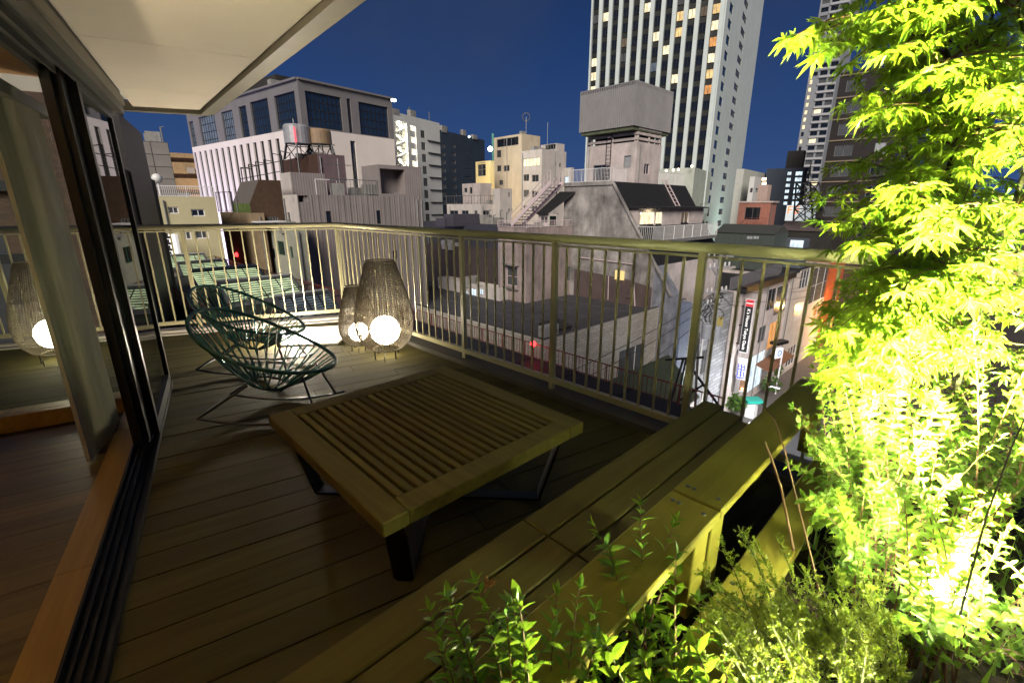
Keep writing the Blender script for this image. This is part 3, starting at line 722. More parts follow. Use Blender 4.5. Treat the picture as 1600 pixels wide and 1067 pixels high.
# ------------------------------------------------------------------ wide office with glazed top storey
ob = Block(464, 124, 60, 38, 612, -53, 290, z0=G_); zband = ob.L.uv(471, 199)[1]
office = bld('office_block', 'wide pale office block with glazed grey top storeys and dark vertical slits', 'office building', ob.P)
up = Block(0, 0, 0, 38, 0, -53, 0, z0=zband, P=ob.P, wR=ob.wR, wL=ob.wL, ztop=ob.z1)
for q in ((476, 141.6, 537, 205.4, (7, 3)), (541.5, 154, 552, 208, (1, 3)), (559.7, 159, 609, 216, (6, 3))): up.R.win(office, *q[:4], 'blue', frame=DARKALU, mull=q[4], d=.3, bw=.1)
for q in ((427.6, 150.6, 466, 197, (7, 3), 'blue'), (390, 160.4, 424.8, 208, (7, 3), 'blue'), (372, 167.5, 391, 215, (3, 3), 'blue'), (345, 176, 370, 222, (5, 3), 'cold'), (309.5, 184, 343, 228, (6, 3), 'cold'), (294.5, 191, 309, 233, (3, 3), 'cold')):
    up.L.win(office, *q[:4], q[5], frame=DARKALU, mull=q[4], d=.3, bw=.1)
PANE['cold'].node_tree.nodes['Principled BSDF'].inputs['Emission Strength'].default_value = .22
up.finish(office, GREYP, parapet=.3, name='upper_wall')
lo = Block(0, 0, 0, 38, 0, -53, 0, z0=G_, P=ob.P, wR=ob.wR, wL=ob.wL, ztop=zband - .004)
lo.R.win(office, 547, 220, 562.5, 306, 'blue', frame=DARKALU, mull=(1, 8), d=.3)
a = lo.L.rect(434.5, 216.6, 441, 300); b = lo.L.uv(303, 243); zb_ = b[1] if b[1] < a[3] else a[3]; n_ = 14
for k in range(n_):
    u_ = b[0] + (a[0] - b[0]) * k / (n_ - 1); lo.L.window(office, (u_, -7, u_ + (a[0] - b[0]) / (n_ - 1) * .46, a[3]), 'dark', frame=DARKALU, mull=(0, 9), d=.3)
lo.finish(office, LILAC, parapet=.01)
m = MB(); c = up.corners()
for i in range(4):
    a_, b_ = c[i], c[(i + 1) % 4]; d_ = (b_ - a_).normalized(); o_ = Vector((d_.y, -d_.x, 0)) * .12
    if i < 1 or i == 3: m.bar(a_ + Z3 * (ob.z1 + .1) + o_, b_ + Z3 * (ob.z1 + .1) + o_, .35, .22)
m.build('cornice', GREYP, office)
q_ = lo.L.pt(lo.wL * .12, -7, 7); MB().box(q_, (.8, .5, .5), lo.L.u).build('assumed_facade_uplight', BLKM, office); lamp('assumed_uplight', 'POINT', q_ + Z3 * .6, 9000, (.60, .55, 1), .3, office)  # assumed uplight, added for the lavender light on the left face
q_ = lo.L.pt(lo.wL * .5, -7, 7); MB().box(q_, (.8, .5, .5), lo.L.u).build('assumed_facade_uplight', BLKM, office); lamp('assumed_uplight', 'POINT', q_ + Z3 * .6, 3500, (.66, .6, 1), .3, office)  # another assumed uplight, added farther along the same face
rp = Block(430, 116, 72, 38, 470, -53, 350, z0=ob.z1 - 2); rp.finish(office, DARKW, name='plant_room')
fl_p = aty(615, 157, 58); g = thing('facade_floodlight', 'small white floodlight at the roof corner of the wide office block', 'floodlight', fl_p)
MB().box(fl_p, (.5, .3, .25), az(38)).build('housing', glow('flood_face', (.9, 1, 1), 4), g)

# ------------------------------------------------------------------ white block with lit open stairs, and the navy one behind it
sb_ = Block(600, 171, 80, 28, 686.5, -62, 590, z0=G_)
stb = bld('stair_building', 'white apartment block with brightly lit open stairs and black ledges', 'building', sb_.P)
rs = sb_.R.rect(617, 188, 640, 268); sb_.R.hole(rs, 2.2)
rs2 = sb_.R.rect(641, 196, 653, 262); sb_.R.hole(rs2, 1.2)
for k in range(8): sb_.R.win(stb, 657 + k * 1.15, 203.5 + k * 18.7, 664 + k * 1.15, 216.5 + k * 18.7, 'grey' if k % 3 else 'dark', mull=(0, 1), frame=DARKALU)
sb_.finish(stb, WHITEW, parapet=.4)
fh = (rs[3] - rs[1]) / 4
for k in range(4):
    z_ = rs[1] + k * fh; m = MB()
    um = (rs[0] + rs[2]) / 2
    m.hexa([sb_.R.pt(rs[0], z_ - .1, -1.0), sb_.R.pt(rs[2], z_ - .1, -1.0), sb_.R.pt(rs[2], z_ - .1, -2.2), sb_.R.pt(rs[0], z_ - .1, -2.2)] + [sb_.R.pt(rs[0], z_ + .1, -1.0), sb_.R.pt(rs[2], z_ + .1, -1.0), sb_.R.pt(rs[2], z_ + .1, -2.2), sb_.R.pt(rs[0], z_ + .1, -2.2)])
    m.build('landing', WHITEW, stb)
    m = MB(); m.bar(sb_.R.pt(rs[0] + .2, z_, -.5), sb_.R.pt(rs[2] - .5, z_ + fh / 2, -.5), .9, .25); m.bar(sb_.R.pt(rs[0] + .2, z_ + .9, -.05), sb_.R.pt(rs[2] - .5, z_ + fh / 2 + .9, -.05), .06); m.bar(sb_.R.pt(rs[2] - .5, z_ + fh / 2, -.9), sb_.R.pt(rs[0] + .2, z_ + fh, -.9), .9, .25)
    m.build('flight', WHITEW, stb)
    lamp('stair_light', 'POINT', sb_.R.pt(um, z_ + fh - .5, -.3), 260, (1, .92, .66), .2, stb)
    m = MB(); m.box(sb_.R.pt((rs2[0] + rs2[2]) / 2, z_ + .4, -.3), (rs2[2] - rs2[0], .15, 1.0), sb_.R.u); m.build('balcony', WHITEW, stb)
    lamp('stair_light', 'POINT', sb_.R.pt((rs2[0] + rs2[2]) / 2, z_ + fh - .6, -.4), 60, (1, .9, .66), .2, stb)
bulb = sb_.R.pt(um, rs[3] - .7, -.1); MB().sphere(bulb, .32, 10, 8).build('bulb', glow('stair_bulb', (1, .95, .8), 14), stb)
lm = MB()
for k in range(7):
    r_ = sb_.R.rect(668 + k, 220 + k * 19, 685.5, 221.5 + k * 19); z_ = r_[1]
    MB().box(sb_.R.pt((r_[0] + sb_.wR) / 2, z_, .12), (sb_.wR - r_[0], .25, .18), sb_.R.u).build('ledge', BLKM, stb)
nb_ = Block(683, 202, 108, 28, 757, -62, 678, z0=G_)
navy = bld('navy_tower_block', 'dark navy block with small pale windows behind the white stair block', 'building', nb_.P)
for k in range(8):
    for x in (690, 706): nb_.R.win(navy, x + k * .35, 225 + k * 12.7, x + 5.5 + k * .35, 231.5 + k * 12.7, 'grey', mull=(0, 0))
    nb_.R.win(navy, 726 + k * .3, 224 + k * 12.9, 737 + k * .3, 227 + k * 12.9, 'dark', mull=(0, 0))
nb_.finish(navy, NAVY)
p = aty(733, 214, 104); g = thing('roof_edge_lamp', 'small pale lamp near the top of the navy block', 'lamp', p); MB().sphere(p, .25, 8, 6).build('bulb', glow('pale_bulb', (.7, .9, 1), 3), g)

# ------------------------------------------------------------------ cream block, its green sign and the little houses before it
e2 = Block(847, 233, 60, 46, 885, -43, 815, z0=G_); e1 = Block(815, 209, 64, 46, 844, -43, 770, z0=G_)
crm = bld('cream_block', 'cream apartment block with one wide lit window and rooftop sheds', 'building', e1.P)
for q in ((776, 218.5, 810, 226.5, 'dark', (2, 0)), (776, 235.5, 783, 246, 'dark', (0, 0)), (776.5, 259, 783, 268, 'dark', (0, 0)), (787, 259, 796, 267.5, 'dark', (1, 0)), (780, 282, 786, 289.3, 'dark', (1, 0))): e1.L.win(crm, *q[:4], q[4], mull=q[5])
e1.finish(crm, CREAM)
for q in ((817, 248.6, 843, 259, 'cream', (4, 0)), (818, 273, 826.5, 283, 'dark', (1, 0)), (831, 273.6, 841.5, 284, 'dark', (1, 0)), (818, 297, 826.5, 308, 'grey', (1, 0)), (831, 298.5, 841, 308.5, 'dark', (1, 0)), (818, 321, 826, 330, 'dark', (1, 0)), (831, 322, 840, 331, 'dark', (1, 0))): e2.L.win(crm, *q[:4], q[4], mull=q[5])
for x, y in ((867, 254), (874, 255.5), (868, 277), (874.5, 278), (868.5, 300)): e2.R.win(crm, x, y, x + 2.6, y + 6, mull=(0, 0))
e2.finish(crm, PALE)
e3 = Block(870, 224, 63, 46, 882, -43, 845, z0=e2.z1 - .3); e3.L.win(crm, 852, 227, 868, 233, 'dark', mull=(3, 0)); e3.finish(crm, PALE, name='rooftop_shed')
e4 = Block(893, 262, 62, 46, 897, -43, 880, z0=G_); e4.L.win(crm, 882, 276, 889, 287, 'white'); e4.finish(crm, PALE, name='rear_wing')
m = MB(); p = aty(855, 232, 62); m.bar(p, p + Z3 * 3, .05); p = aty(822, 209, 66); m.bar(p, p + Z3 * 2, .06); m.tube([p + Z3 * 2 + Vector((math.cos(k * .6) * .5, .1, math.sin(k * .6) * .5)) for k in range(10)], .06, 5, close=True); m.build('antenna', STEEL, crm)
gs = thing('vertical_green_sign', 'tall narrow dark green sign at the edge of the cream block', 'sign', aty(769, 277, 63.5))
m = MB(); a, b = aty(770, 209, 63.5), aty(770.5, 277, 63.5); m.bar(Vector((a.x, a.y, b.z)), Vector((a.x, a.y, a.z)), .45, .25); m.build('board', mat('green_board', (.02, .16, .10), .5), gs)
p = aty(766, 233, 61); g = thing('bright_area_light', 'bright bluish floodlight on a bracket beside the cream block', 'floodlight', p); MB().sphere(p, .3, 10, 8).build('lens', glow('flood_lens', (.75, .9, 1), 12), g)
MB().bar(p + Vector((.25, .6, 0)), p, .1).build('bracket', STEEL, g); lamp('flood', 'POINT', p - Vector((0, .5, 0)), 350, (.8, .9, 1), .3, g)
yb = Block(765, 251, 62.3, 46, 769, -43, 743, z0=G_, wR=.8); ye = bld('small_yellow_house', 'small yellow lit house with one big window under the green sign', 'house', yb.P)
yb.L.win(ye, 746, 255, 759, 275, 'dark', mull=(1, 1)); yb.finish(ye, mat('bright_yellow_render', (.62, .50, .24), .85, var=.1))
lamp('entry_glow', 'POINT', aty(752, 292, 59), 500, (1, .75, .35), .4, ye)
fb = Block(751, 319, 52, 46, 781, -43, 698, z0=G_); fh_ = bld('low_pink_house', 'low pinkish house with stepped roof boxes and roof terrace railing', 'house', fb.P)
for q in ((702, 329, 716, 339), (721, 329, 732, 336), (741, 329, 746, 335.5)): fb.L.win(fh_, *q, 'dark')
fb.R.win(fh_, 755, 329, 765, 339, 'dark'); fb.finish(fh_, PALE, parapet=.1)
f2 = Block(750, 286, 54, 46, 768, -43, 722, z0=fb.z1 - .2); f2.L.win(fh_, 725, 294, 730, 301, 'dark', mull=(0, 0)); f2.L.win(fh_, 733.5, 293, 738, 303, 'dark', mull=(0, 0)); f2.finish(fh_, PINK, name='upper_wall', parapet=.1)
f3 = Block(781, 294.5, 52.5, 46, 800, -43, 769, z0=G_); f3.R.win(fh_, 794.5, 301, 797, 308, mull=(0, 0)); f3.R.win(fh_, 794.5, 326, 797, 331, mull=(0, 0)); f3.R.win(fh_, 799, 326, 801, 331, mull=(0, 0)); f3.finish(fh_, PALE, name='side_wing')
c = fb.corners(); railing_run(fh_, c[3] + Z3 * fb.z1, c[0] + Z3 * fb.z1, .9, STEEL, pitch=.5); railing_run(fh_, c[0] + Z3 * fb.z1, c[1] + Z3 * fb.z1, .9, STEEL, pitch=.5)
# dark roofs between, in front of the low pink house
db = Block(800, 352, 44, 46, 830, -43, 655, z0=G_); dk = bld('dark_flat_house', 'long dark flat roofed house behind the rail below the low pink house', 'house', db.P); db.finish(dk, mat('dark_blue_wall', (.035, .035, .05), .8, var=.3), roof=ROOFB)
for x, y, w_, h_ in ((722, 343, 3.5, 1.2), (700, 347, 2, .8)):
    p = aty(x, y, 50); MB().box(Vector((p.x, p.y, db.z1 + h_ / 2 - .3)), (w_, 1.6, h_), U).build('roof_box', mat('dark_box', (.06, .055, .075), .8), dk)

# ------------------------------------------------------------------ ribbed pink house and the roofs around it
gb = Block(464, 304, 30, 46, 660, -43, 441, z0=G_)
rib = bld('ribbed_metal_house', 'long house clad in greyish pink ribbed metal with small windows', 'house', gb.P)
for q in ((509, 330, 519, 349), (588, 329, 596, 350)): gb.R.win(rib, *q, 'dark', mull=(0, 0), frame=DARKALU)
gb.R.hole(gb.R.rect(464.5, 305.5, 482, 316), .8); gb.L.win(rib, 448, 332, 455, 352, 'dark', mull=(0, 0))
gb.R.win(rib, 612, 392, 622, 404, 'dark', mull=(0, 0), frame=DARKALU)
gb.finish(rib, RIBP, mL=PALE, parapet=.5)
u0 = gb.R.uv(592, 285)[0]; zt_ = gb.R.uv(650, 261)[1]
rz = Block(0, 0, 0, 46, 0, -43, 0, z0=gb.z1, P=gb.R.pt(u0, 0, 0), wR=gb.wR - u0, wL=gb.wL * .9, ztop=zt_)
rz.R.hole((.15, gb.z1 + .15, rz.wR * .6, zt_ - .25), 1.2); rz.finish(rib, RIBP, name='stair_head_wall', parapet=.1, cop=BLKM)
ribs(gb.R, rib, RIBP, G_, gb.z1, .42, .05, .04, skip=((gb.R.uv(508, 340)[0], gb.R.uv(520, 340)[0]), (gb.R.uv(587, 340)[0], gb.R.uv(597, 340)[0]), (0, gb.R.uv(484, 310)[0])))
railing_run(rib, gb.R.pt(u0 * .40, gb.z1, -.15), gb.R.pt(u0, gb.z1, -.15), 1.0, STEEL, pitch=.22)
railing_run(rib, gb.R.pt(1.3, gb.z1 - .3, -.2), gb.R.pt(3.4, gb.z1 - .3, -.2), 1.25, WPAINT, pitch=.7)
m = MB(); p = gb.R.pt(u0 * .62, gb.z1, -1.5); m.bar(p, p + Z3 * 2.4, .05); m.bar(p + Z3 * 2 - U * .9, p + Z3 * 2 + U * .9, .04)
for k in range(7): q_ = p + Z3 * 2 + U * (k * .28 - .84); m.bar(q_ - V * .3, q_ + V * .3, .02)
m.build('antenna', STEEL, rib)
hb2 = Block(495, 240, 38, 46, 538, -43, 441, z0=G_); brn = bld('brown_roof_house', 'dark brown rooftop storey carrying two water tanks', 'building', hb2.P)
hb2.finish(brn, PURP, mL=mat('dark_rust_brown', (.07, .03, .015), .8, var=.3, kind='streak'))
bx = Block(453, 269, 34, 46, 507, -43, 437, z0=gb.z1 - .5); bxx = thing('rooftop_box', 'pale pinkish plant box on the roof before the brown storey', 'roof box', (bx.P.x, bx.P.y, bx.z0)); bx.finish(bxx, RIBP, mL=PALE, parapet=.05)
for nm, x, y0, y1, Yd, r, mt, lb in (('silver_water_tank', 468, 196, 242, 40, 1.0, mat('galvanised_tank', (.42, .42, .44), .45, .3, var=.25, scale=2), 'pale silver cylindrical water tank with red lamp on the brown roof storey'), ('brown_water_tank', 500, 203, 226, 41, .95, mat('tan_tank', (.28, .19, .11), .6, var=.3, scale=2), 'squat tan water tank on a lattice stand over the brown storey')):
    a, b = aty(x, y1, Yd), aty(x, y0, Yd); zb_ = max(hb2.z1 - .25, 0); tn = thing(nm, lb, 'water tank', (a.x, a.y, hb2.z1 - .3))
    zl_ = a.z if nm[0] == 'b' else hb2.z1 + .9
    m = MB(); m.lathe([(.02, zl_), (r, zl_), (r, b.z - .15), (r * .9, b.z), (.02, b.z + .12)], (a.x, a.y, 0), 22); m.build('tank', mt, tn, smooth=False)
    m = MB()
    for k in range(6):
        t0_, t1_ = k * 1.047, (k + 1) * 1.047; p = Vector((a.x + math.cos(t0_) * r, a.y + math.sin(t0_) * r, hb2.z1 - .35)); q_ = Vector((a.x + math.cos(t1_) * r, a.y + math.sin(t1_) * r, zl_))
        o_ = Vector((math.cos(t0_), math.sin(t0_), 0)) * .35
        m.bar(p + o_, Vector((p.x, p.y, zl_)), .07); m.bar(p + o_, q_, .05); m.bar(Vector((p.x, p.y, zl_ - .1)), q_ - Z3 * .1, .06)
    m.build('stand', BLKM, tn)
p = aty(461, 212, 38.8); g = thing('red_mast_lamp', 'thin mast with a red lamp tube before the silver tank', 'lamp', (p.x, p.y, hb2.z1 - .3)); MB().bar(Vector((p.x, p.y, hb2.z1 - .35)), p + Z3 * 1.2, .06).build('mast', STEEL, g); MB().bar(p - Z3 * .5, p + Z3 * .6, .09).build('tube', glow('red_tube', (1, .05, .08), 1.6), g)
m = MB()                                             # scaffold-like frames on the roofs left of the tanks
sc_ = thing('roof_pipe_frame', 'black pipe frames standing on the roofs left of the brown storey', 'pipe frame', aty(410, 300, 37))
for x, y0, y1 in ((376, 262, 300), (388, 257, 300), (399, 253, 298), (412, 250, 295), (425, 240, 292), (438, 236, 285)):
    a, b = aty(x + 2, y1, 37), aty(x, y0, 37); m.bar(Vector((b.x, 37, a.z)), b, .06); m.bar(Vector((b.x, 38.5, a.z)), b + Vector((0, 1.5, 0)), .06); m.bar(b, b + Vector((0, 1.5, 0)), .05)
for y in (258, 274): m.bar(aty(376, y + 6, 37), aty(438, y - 6, 37), .05)
m.build('frame', BLKM, sc_)
sc2 = thing('roof_guard_rail', 'black guard rail on the low roof before the striped office wall', 'railing', aty(352, 330, 34))
railing_run(sc2, aty(342, 331, 34), aty(366, 331, 33), 1.3, BLKM, pitch=.4)
# mansard roofed brown house
ib = Block(390, 318, 31, 46, 443, -43, 363, z0=G_); mans = bld('mansard_house', 'brown house with a steep grey roof and mossy green wall strip', 'house', ib.P)
ib.R.win(mans, 418, 339, 436, 349, 'grey', mull=(3, 0)); ib.finish(mans, mat('dark_brown_gable', (.075, .04, .02), .85, var=.3, kind='streak'), mL=mat('green_lit_wall', (.10, .15, .03), .9, var=.5, scale=3), parapet=.02)  # green light on the left wall is put into its colour
ur, zr_ = ib.R.uv(404, 281); zr_ = max(zr_, ib.z1 + 1.2)
pr = [(0, ib.z1), (ur, zr_), (ib.wR, zr_), (ib.wR, ib.z1)]; o_ = ib.uL * ib.wL
m = MB(); m.poly([ib.R.pt(*p) for p in pr[::1]]); m.poly([ib.R.pt(*p) + o_ for p in pr[::-1]]); m.poly([ib.R.pt(*pr[3]), ib.R.pt(*pr[3]) + o_, ib.R.pt(*pr[2]) + o_, ib.R.pt(*pr[2])]); m.build('gable', MATS['dark_brown_gable'], mans)
MB().poly([ib.R.pt(*pr[0]), ib.R.pt(*pr[1]), ib.R.pt(*pr[1]) + o_, ib.R.pt(*pr[0]) + o_]).poly([ib.R.pt(*pr[1]), ib.R.pt(*pr[2]), ib.R.pt(*pr[2]) + o_, ib.R.pt(*pr[1]) + o_]).build('steep_roof', mat('grey_slate', (.20, .17, .15), .8, var=.3, kind='tile', size=(.5, .3)), mans)
m = MB(); p = ib.R.pt(ib.wR * .35, ib.R.uv(410, 346)[1], .8); m.box(p, (ib.wR * .9, 1.6, .08), U); m.build('canopy', WPAINT, mans)
bt = Block(391, 333, 30.4, 46, 398, -43, 344, z0=G_, wR=.8); bei = bld('beige_parapet_house', 'low beige walled house before the mansard house', 'house', bt.P); bt.finish(bei, mat('beige_wall', (.30, .22, .13), .85, var=.3, kind='streak'))
lw = Block(461, 357, 28, 46, 470, -43, 402, z0=G_, wR=.6); lwh = bld('pale_lower_house', 'pale greenish lower house with dark green windows behind the white balusters', 'house', lw.P)
for q in ((414, 385, 424, 402, 'white'), (432, 376, 446, 400, 'dark'), (425, 388, 431, 404, 'dark'), (452, 385, 459, 404, 'grey')): lw.L.win(lwh, *q, frame=mat('green_frame', (.03, .10, .05), .6))
lw.finish(lwh, mat('pale_green_render', (.42, .42, .33), .85, var=.25, kind='streak'))
bw2 = Block(400, 358, 36, 46, 405, -43, 352, z0=G_, wR=.7); bwh = bld('rusty_brown_house', 'rusty brown wall with balcony slats behind the skylights', 'house', bw2.P); railing_run(bwh, bw2.L.pt(0, bw2.z1 - 1.3, .1), bw2.L.pt(bw2.wL, bw2.z1 - 1.3, .1), 1.2, mat('brown_slat', (.10, .07, .05), .8), pitch=.2)
bw2.finish(bwh, mat('rusty_brown', (.20, .12, .08), .9, var=.4, kind='streak'))
for x, y in ((370, 398), (396, 397)):
    p = aty(x, y, 34); g = thing('red_alarm_lamp', 'small glowing red lamp low on the rusty brown wall' if x < 380 else 'dim red lamp strip at the edge of the rusty brown wall', 'lamp', p); MB().sphere(p, .16 if x < 380 else .1, 10, 8).build('bulb', glow('red_bulb', (1, .03, .03), 6), g); MB().bar(p, p + Vector((.1, .8, 0)), .06).build('bracket', BLKM, g)

# ------------------------------------------------------------------ left side: yellow house, tiled blocks, dark house, brick wall
jb = Block(246, 307, 27, 52, 336, -38, 236, z0=G_); yh = bld('yellow_house', 'pale yellow house with white roof railing and four small sliding windows', 'house', jb.P)
for q in ((262, 323.5, 280, 334, 'grey'), (298, 327, 321, 338, 'dark'), (282, 362, 300, 374, 'grey'), (304.5, 361, 327, 372.5, 'grey')): jb.R.win(yh, *q, frame=WPAINT)
jb.finish(yh, YEL, parapet=.02)
zj = jb.z1
railing_run(yh, jb.R.pt(0, zj - .05), jb.R.pt(jb.wR, zj - .05), .62, WPAINT, pitch=.09); railing_run(yh, jb.L.pt(0, zj - .05), jb.L.pt(jb.wL, zj - .05), .62, WPAINT, pitch=.09)
p = jb.R.pt(.15, zj + .95, .0); g = thing('globe_lamp', 'round white globe lamp on the roof corner of the yellow house', 'lamp', (p.x, p.y, zj)); MB().sphere(p, .26, 16, 10).build('globe', mat('opal_globe', (.75, .75, .72), .4), g, smooth=True); MB().bar(p - Z3 * .9, p, .06).build('stem', WPAINT, g)
m = MB(); m.box(jb.R.pt(-.35, (zj + G_) / 2 - 1, .3), (.7, .5, zj - G_ - 2), jb.R.u); m.build('pilaster', WPAINT, yh)
sgn = thing('vertical_lit_sign', 'white lit vertical shop sign at the corner of the yellow house', 'sign', jb.R.pt(.5, -4, .8))
a, b = aty(263, 366, 26), aty(268, 404, 26); m = MB(); m.box(Vector((a.x, 26, (a.z + b.z) / 2)), (.75, .3, a.z - b.z), az(80)); m.build('panel', glow('white_sign_panel', (.9, .85, .82), .7), sgn)
for k in range(4):
    z_ = a.z - (a.z - b.z) * (k + .5) / 4; mm = MB(); mm.box(Vector((a.x, 25.83, z_)), (.34, .03, .12), az(80)); mm.box(Vector((a.x + .02, 25.83, z_ + .12)), (.12, .03, .22), az(80)); mm.build('stroke', BLKM, sgn)
lamp('sign_spill', 'POINT', Vector((a.x + .6, 24.6, a.z - 2)), 60, (1, .85, .6), .3, sgn)
kb = Block(205, 219, 42, 54, 262, -36, 190, z0=G_); kt = bld('grey_tiled_block', 'windowless block clad in square grey tiles left of the office', 'building', kb.P); kb.finish(kt, mat('tile_joint', (.09, .08, .07), .9))
GT_ = mat('grey_wall_tile', (.23, .21, .19), .55, var=.25, scale=.7)
for f_ in (kb.R, kb.L):
    nu_ = max(1, round(f_.w / 1.25)); tw_ = f_.w / nu_; tm_ = MB(); tm_.box((0, 0, 0), (tw_ - .05, .05, .95)); tme_ = tm_.mesh('tile', GT_)
    for i in range(nu_):
        for j in range(12): link('tile', tme_, kt, f_.pt((i + .5) * tw_, f_.z1 - .55 - j * 1.0, .027), f_.rot)
pk = Block(255, 238, 110, 54, 330, -36, 245, z0=G_); par = bld('tan_parking_deck', 'tan parking deck with wide concrete beams behind the tiled block', 'building', pk.P)
for k in range(3):
    r_ = pk.R.rect(262, 248 + k * 24, 328, 256 + k * 24); pk.R.hole((.5, r_[1] , pk.wR - .3, r_[1] + 1.0), 1.5)
pk.finish(par, mat('tan_concrete', (.36, .25, .13), .85, var=.3, kind='streak'))
for k in range(4): 
    z_ = pk.z1 - 3.6 - k * .01; MB().box(pk.R.pt(4.5 + k * 2.1, pk.R.uv(270, 266)[1], .4), (1.5, .7, 1.2), pk.R.u).build('rooftop_unit', mat('unit_grey', (.32, .30, .27), .6, var=.3), par)
lamp('parking_glow', 'POINT', pk.R.pt(8, 2, 8), 2500, (1, .62, .25), .5, par)
d1 = Block(188, 262, 13, -31, 242, -121, 120, z0=G_); dh = bld('dark_gabled_house', 'dark house close on the left with a black stepped roofline', 'house', d1.P)
d1.R.win(dh, 218, 285, 231, 297, 'white', mull=(2, 0)); d1.finish(dh, mat('dark_green_brown_wall', (.05, .045, .03), .9, var=.4, kind='streak'), roof=BLACKR)
d2 = Block(184, 176, 14, -31, 221, -121, 120, z0=G_, ); d2.finish(dh, BROWN, name='upper_wall', roof=BLACKR)
bk = Block(-70, 120, 15, 62, 176, -28, -90, z0=G_, wL=.8); bkw = bld('brick_house', 'dark brown brick house seen through the end window of the room', 'house', bk.P)
for k, q in enumerate(((-40, 286, 66, 296), (-40, 400, 60, 408))): r_ = bk.R.rect(*q); MB().box(bk.R.pt((r_[0] + r_[2]) / 2, (r_[1] + r_[3]) / 2, .1), (r_[2] - r_[0], .3, .3), bk.R.u).build('ledge', BLKM, bkw)
bk.finish(bkw, BRICK)

for b_, o_, n_, sd_2, p_, z_ in ((gb, rib, 6, 2, 3, 1), (e2, crm, 4, 3, 3, 1), (e1, crm, 2, 4, 2, 1), (fb, fh_, 3, 5, 2, .9), (db, dk, 10, 6, 0, 1.1), (jb, yh, 2, 7, 2, .8), (hb2, brn, 3, 8, 2, 1), (lw, lwh, 3, 9, 3, .8), (kb, kt, 3, 10, 0, 1.2), (sb_, stb, 4, 11, 1, 1.4), (nb_, navy, 5, 12, 0, 1.5), (ob, office, 6, 13, 0, 1.6), (bt, bei, 2, 14, 1, .7), (sh, con, 0, 15, 3, .8), (an, con, 3, 16, 2, .8)): clutter(b_, o_, n_, sd_2, p_, z_)
# ------------------------------------------------------------------ right cluster behind the maple
ap = Block(1340, -60, 220, 44, 1352, -59, 1291, z0=G_); apt = bld('apartment_tower', 'very tall pale apartment tower with banded balconies beside the brown brick block', 'tower', ap.P)
fh = 3.0; nfl = int((ap.z1 - 2) / fh); litw = {(0, 2): 'cream'}
for j in range(1, 44):
    z_ = ap.z1 - 2 - j * fh
    if z_ < 0: break
    for i in range(3):
        u0 = ap.wL * (.06 + i * .33); k = 'dark'
        r_ = random.random()
        if i == 0 and z_ < 52: k = random.choice(['cream', 'cream', 'cream', 'dark'])
        elif r_ < .10: k = random.choice(['cream', 'warm', 'cold', 'cream'])
        elif r_ < .3: k = 'grey'
        ap.L.window(apt, (u0, z_ + 1.05, u0 + ap.wL * (.10 if i == 0 and z_ < 52 else .25), z_ + 2.75), k, frame=DARKALU, d=.5, mull=(1, 0))
ap.finish(apt, mat('apartment_concrete', (.22, .23, .25), .8, var=.15))
bal = MB(); bal.box((0, 0, 0), (ap.wL * .62, .5, .85)); bme = bal.mesh('balcony', mat('balcony_pale', (.36, .36, .38), .8, var=.15))
for j in range(1, 44):
    z_ = ap.z1 - 2 - j * fh
    if z_ < 0: break
    link('balcony', bme, apt, ap.L.pt(ap.wL * .66, z_ + .45, .2), ap.L.rot)
brb = Block(1432, 96, 75, 42, 1450, -48, 1314, z0=G_); bb = bld('brown_brick_block', 'dark brown apartment block with thin pale floor bands behind the maple leaves', 'building', brb.P)
fhb = (brb.L.uv(1305, 228)[1] - brb.L.uv(1310, 195)[1]); zt0 = brb.L.uv(1305, 228); wr = brb.L.rect(1305.5, 228, 1331, 243)
for j in range(-3, 5):
    z_ = -fhb * j
    for q, k in ((wr, 'grey'), ((wr[0] + 5.2, wr[1], wr[0] + 6.6, wr[3]), random.choice(['dark', 'pale'])), ((wr[0] + 8.6, wr[1] - .2, wr[0] + 10.1, wr[3] + .2), {0: 'pale', -1: 'warm'}.get(j, 'grey'))):
        if q[2] < brb.wL - .2 and q[3] + z_ * -1 < brb.z1 - .3: brb.L.window(bb, (q[0], q[1] - z_, q[2], q[3] - z_), k, frame=ALU)
    zb_ = wr[3] - z_ + .75
    if zb_ < brb.z1: MB().box(brb.L.pt(brb.wL / 2, zb_, .08), (brb.wL, .22, .16), brb.L.u).build('floor_band', mat('band_tan', (.26, .21, .14), .8), bb)
brb.finish(bb, BROWN)
dsb = Block(1258, 262, 100, 40, 1263, -59, 1198, z0=G_); ds = bld('dark_stair_block', 'dark blue block with two bright columns of white lit stair landings', 'building', dsb.P)
for k in range(6):
    y = 268.5 + k * 9.3; x = 1230.5 - k * 1.3
    dsb.L.win(ds, x, y, x + 6, y + 5.5, 'white', mull=(0, 0), frame=DARKALU, d=.4); x = 1243.5 - k * 1.2
    dsb.L.win(ds, x, y - .5, x + 10, y + 6, 'white', mull=(0, 0), frame=DARKALU, d=.4)
dsb.finish(ds, NAVY)
PANE['white'].node_tree.nodes['Principled BSDF'].inputs['Emission Strength'].default_value = 1.6
ds2 = Block(1257, 235, 101.5, 40, 1260, -59, 1231, z0=dsb.z1 - 2); ds2.finish(ds, DARKW, name='upper_wall')
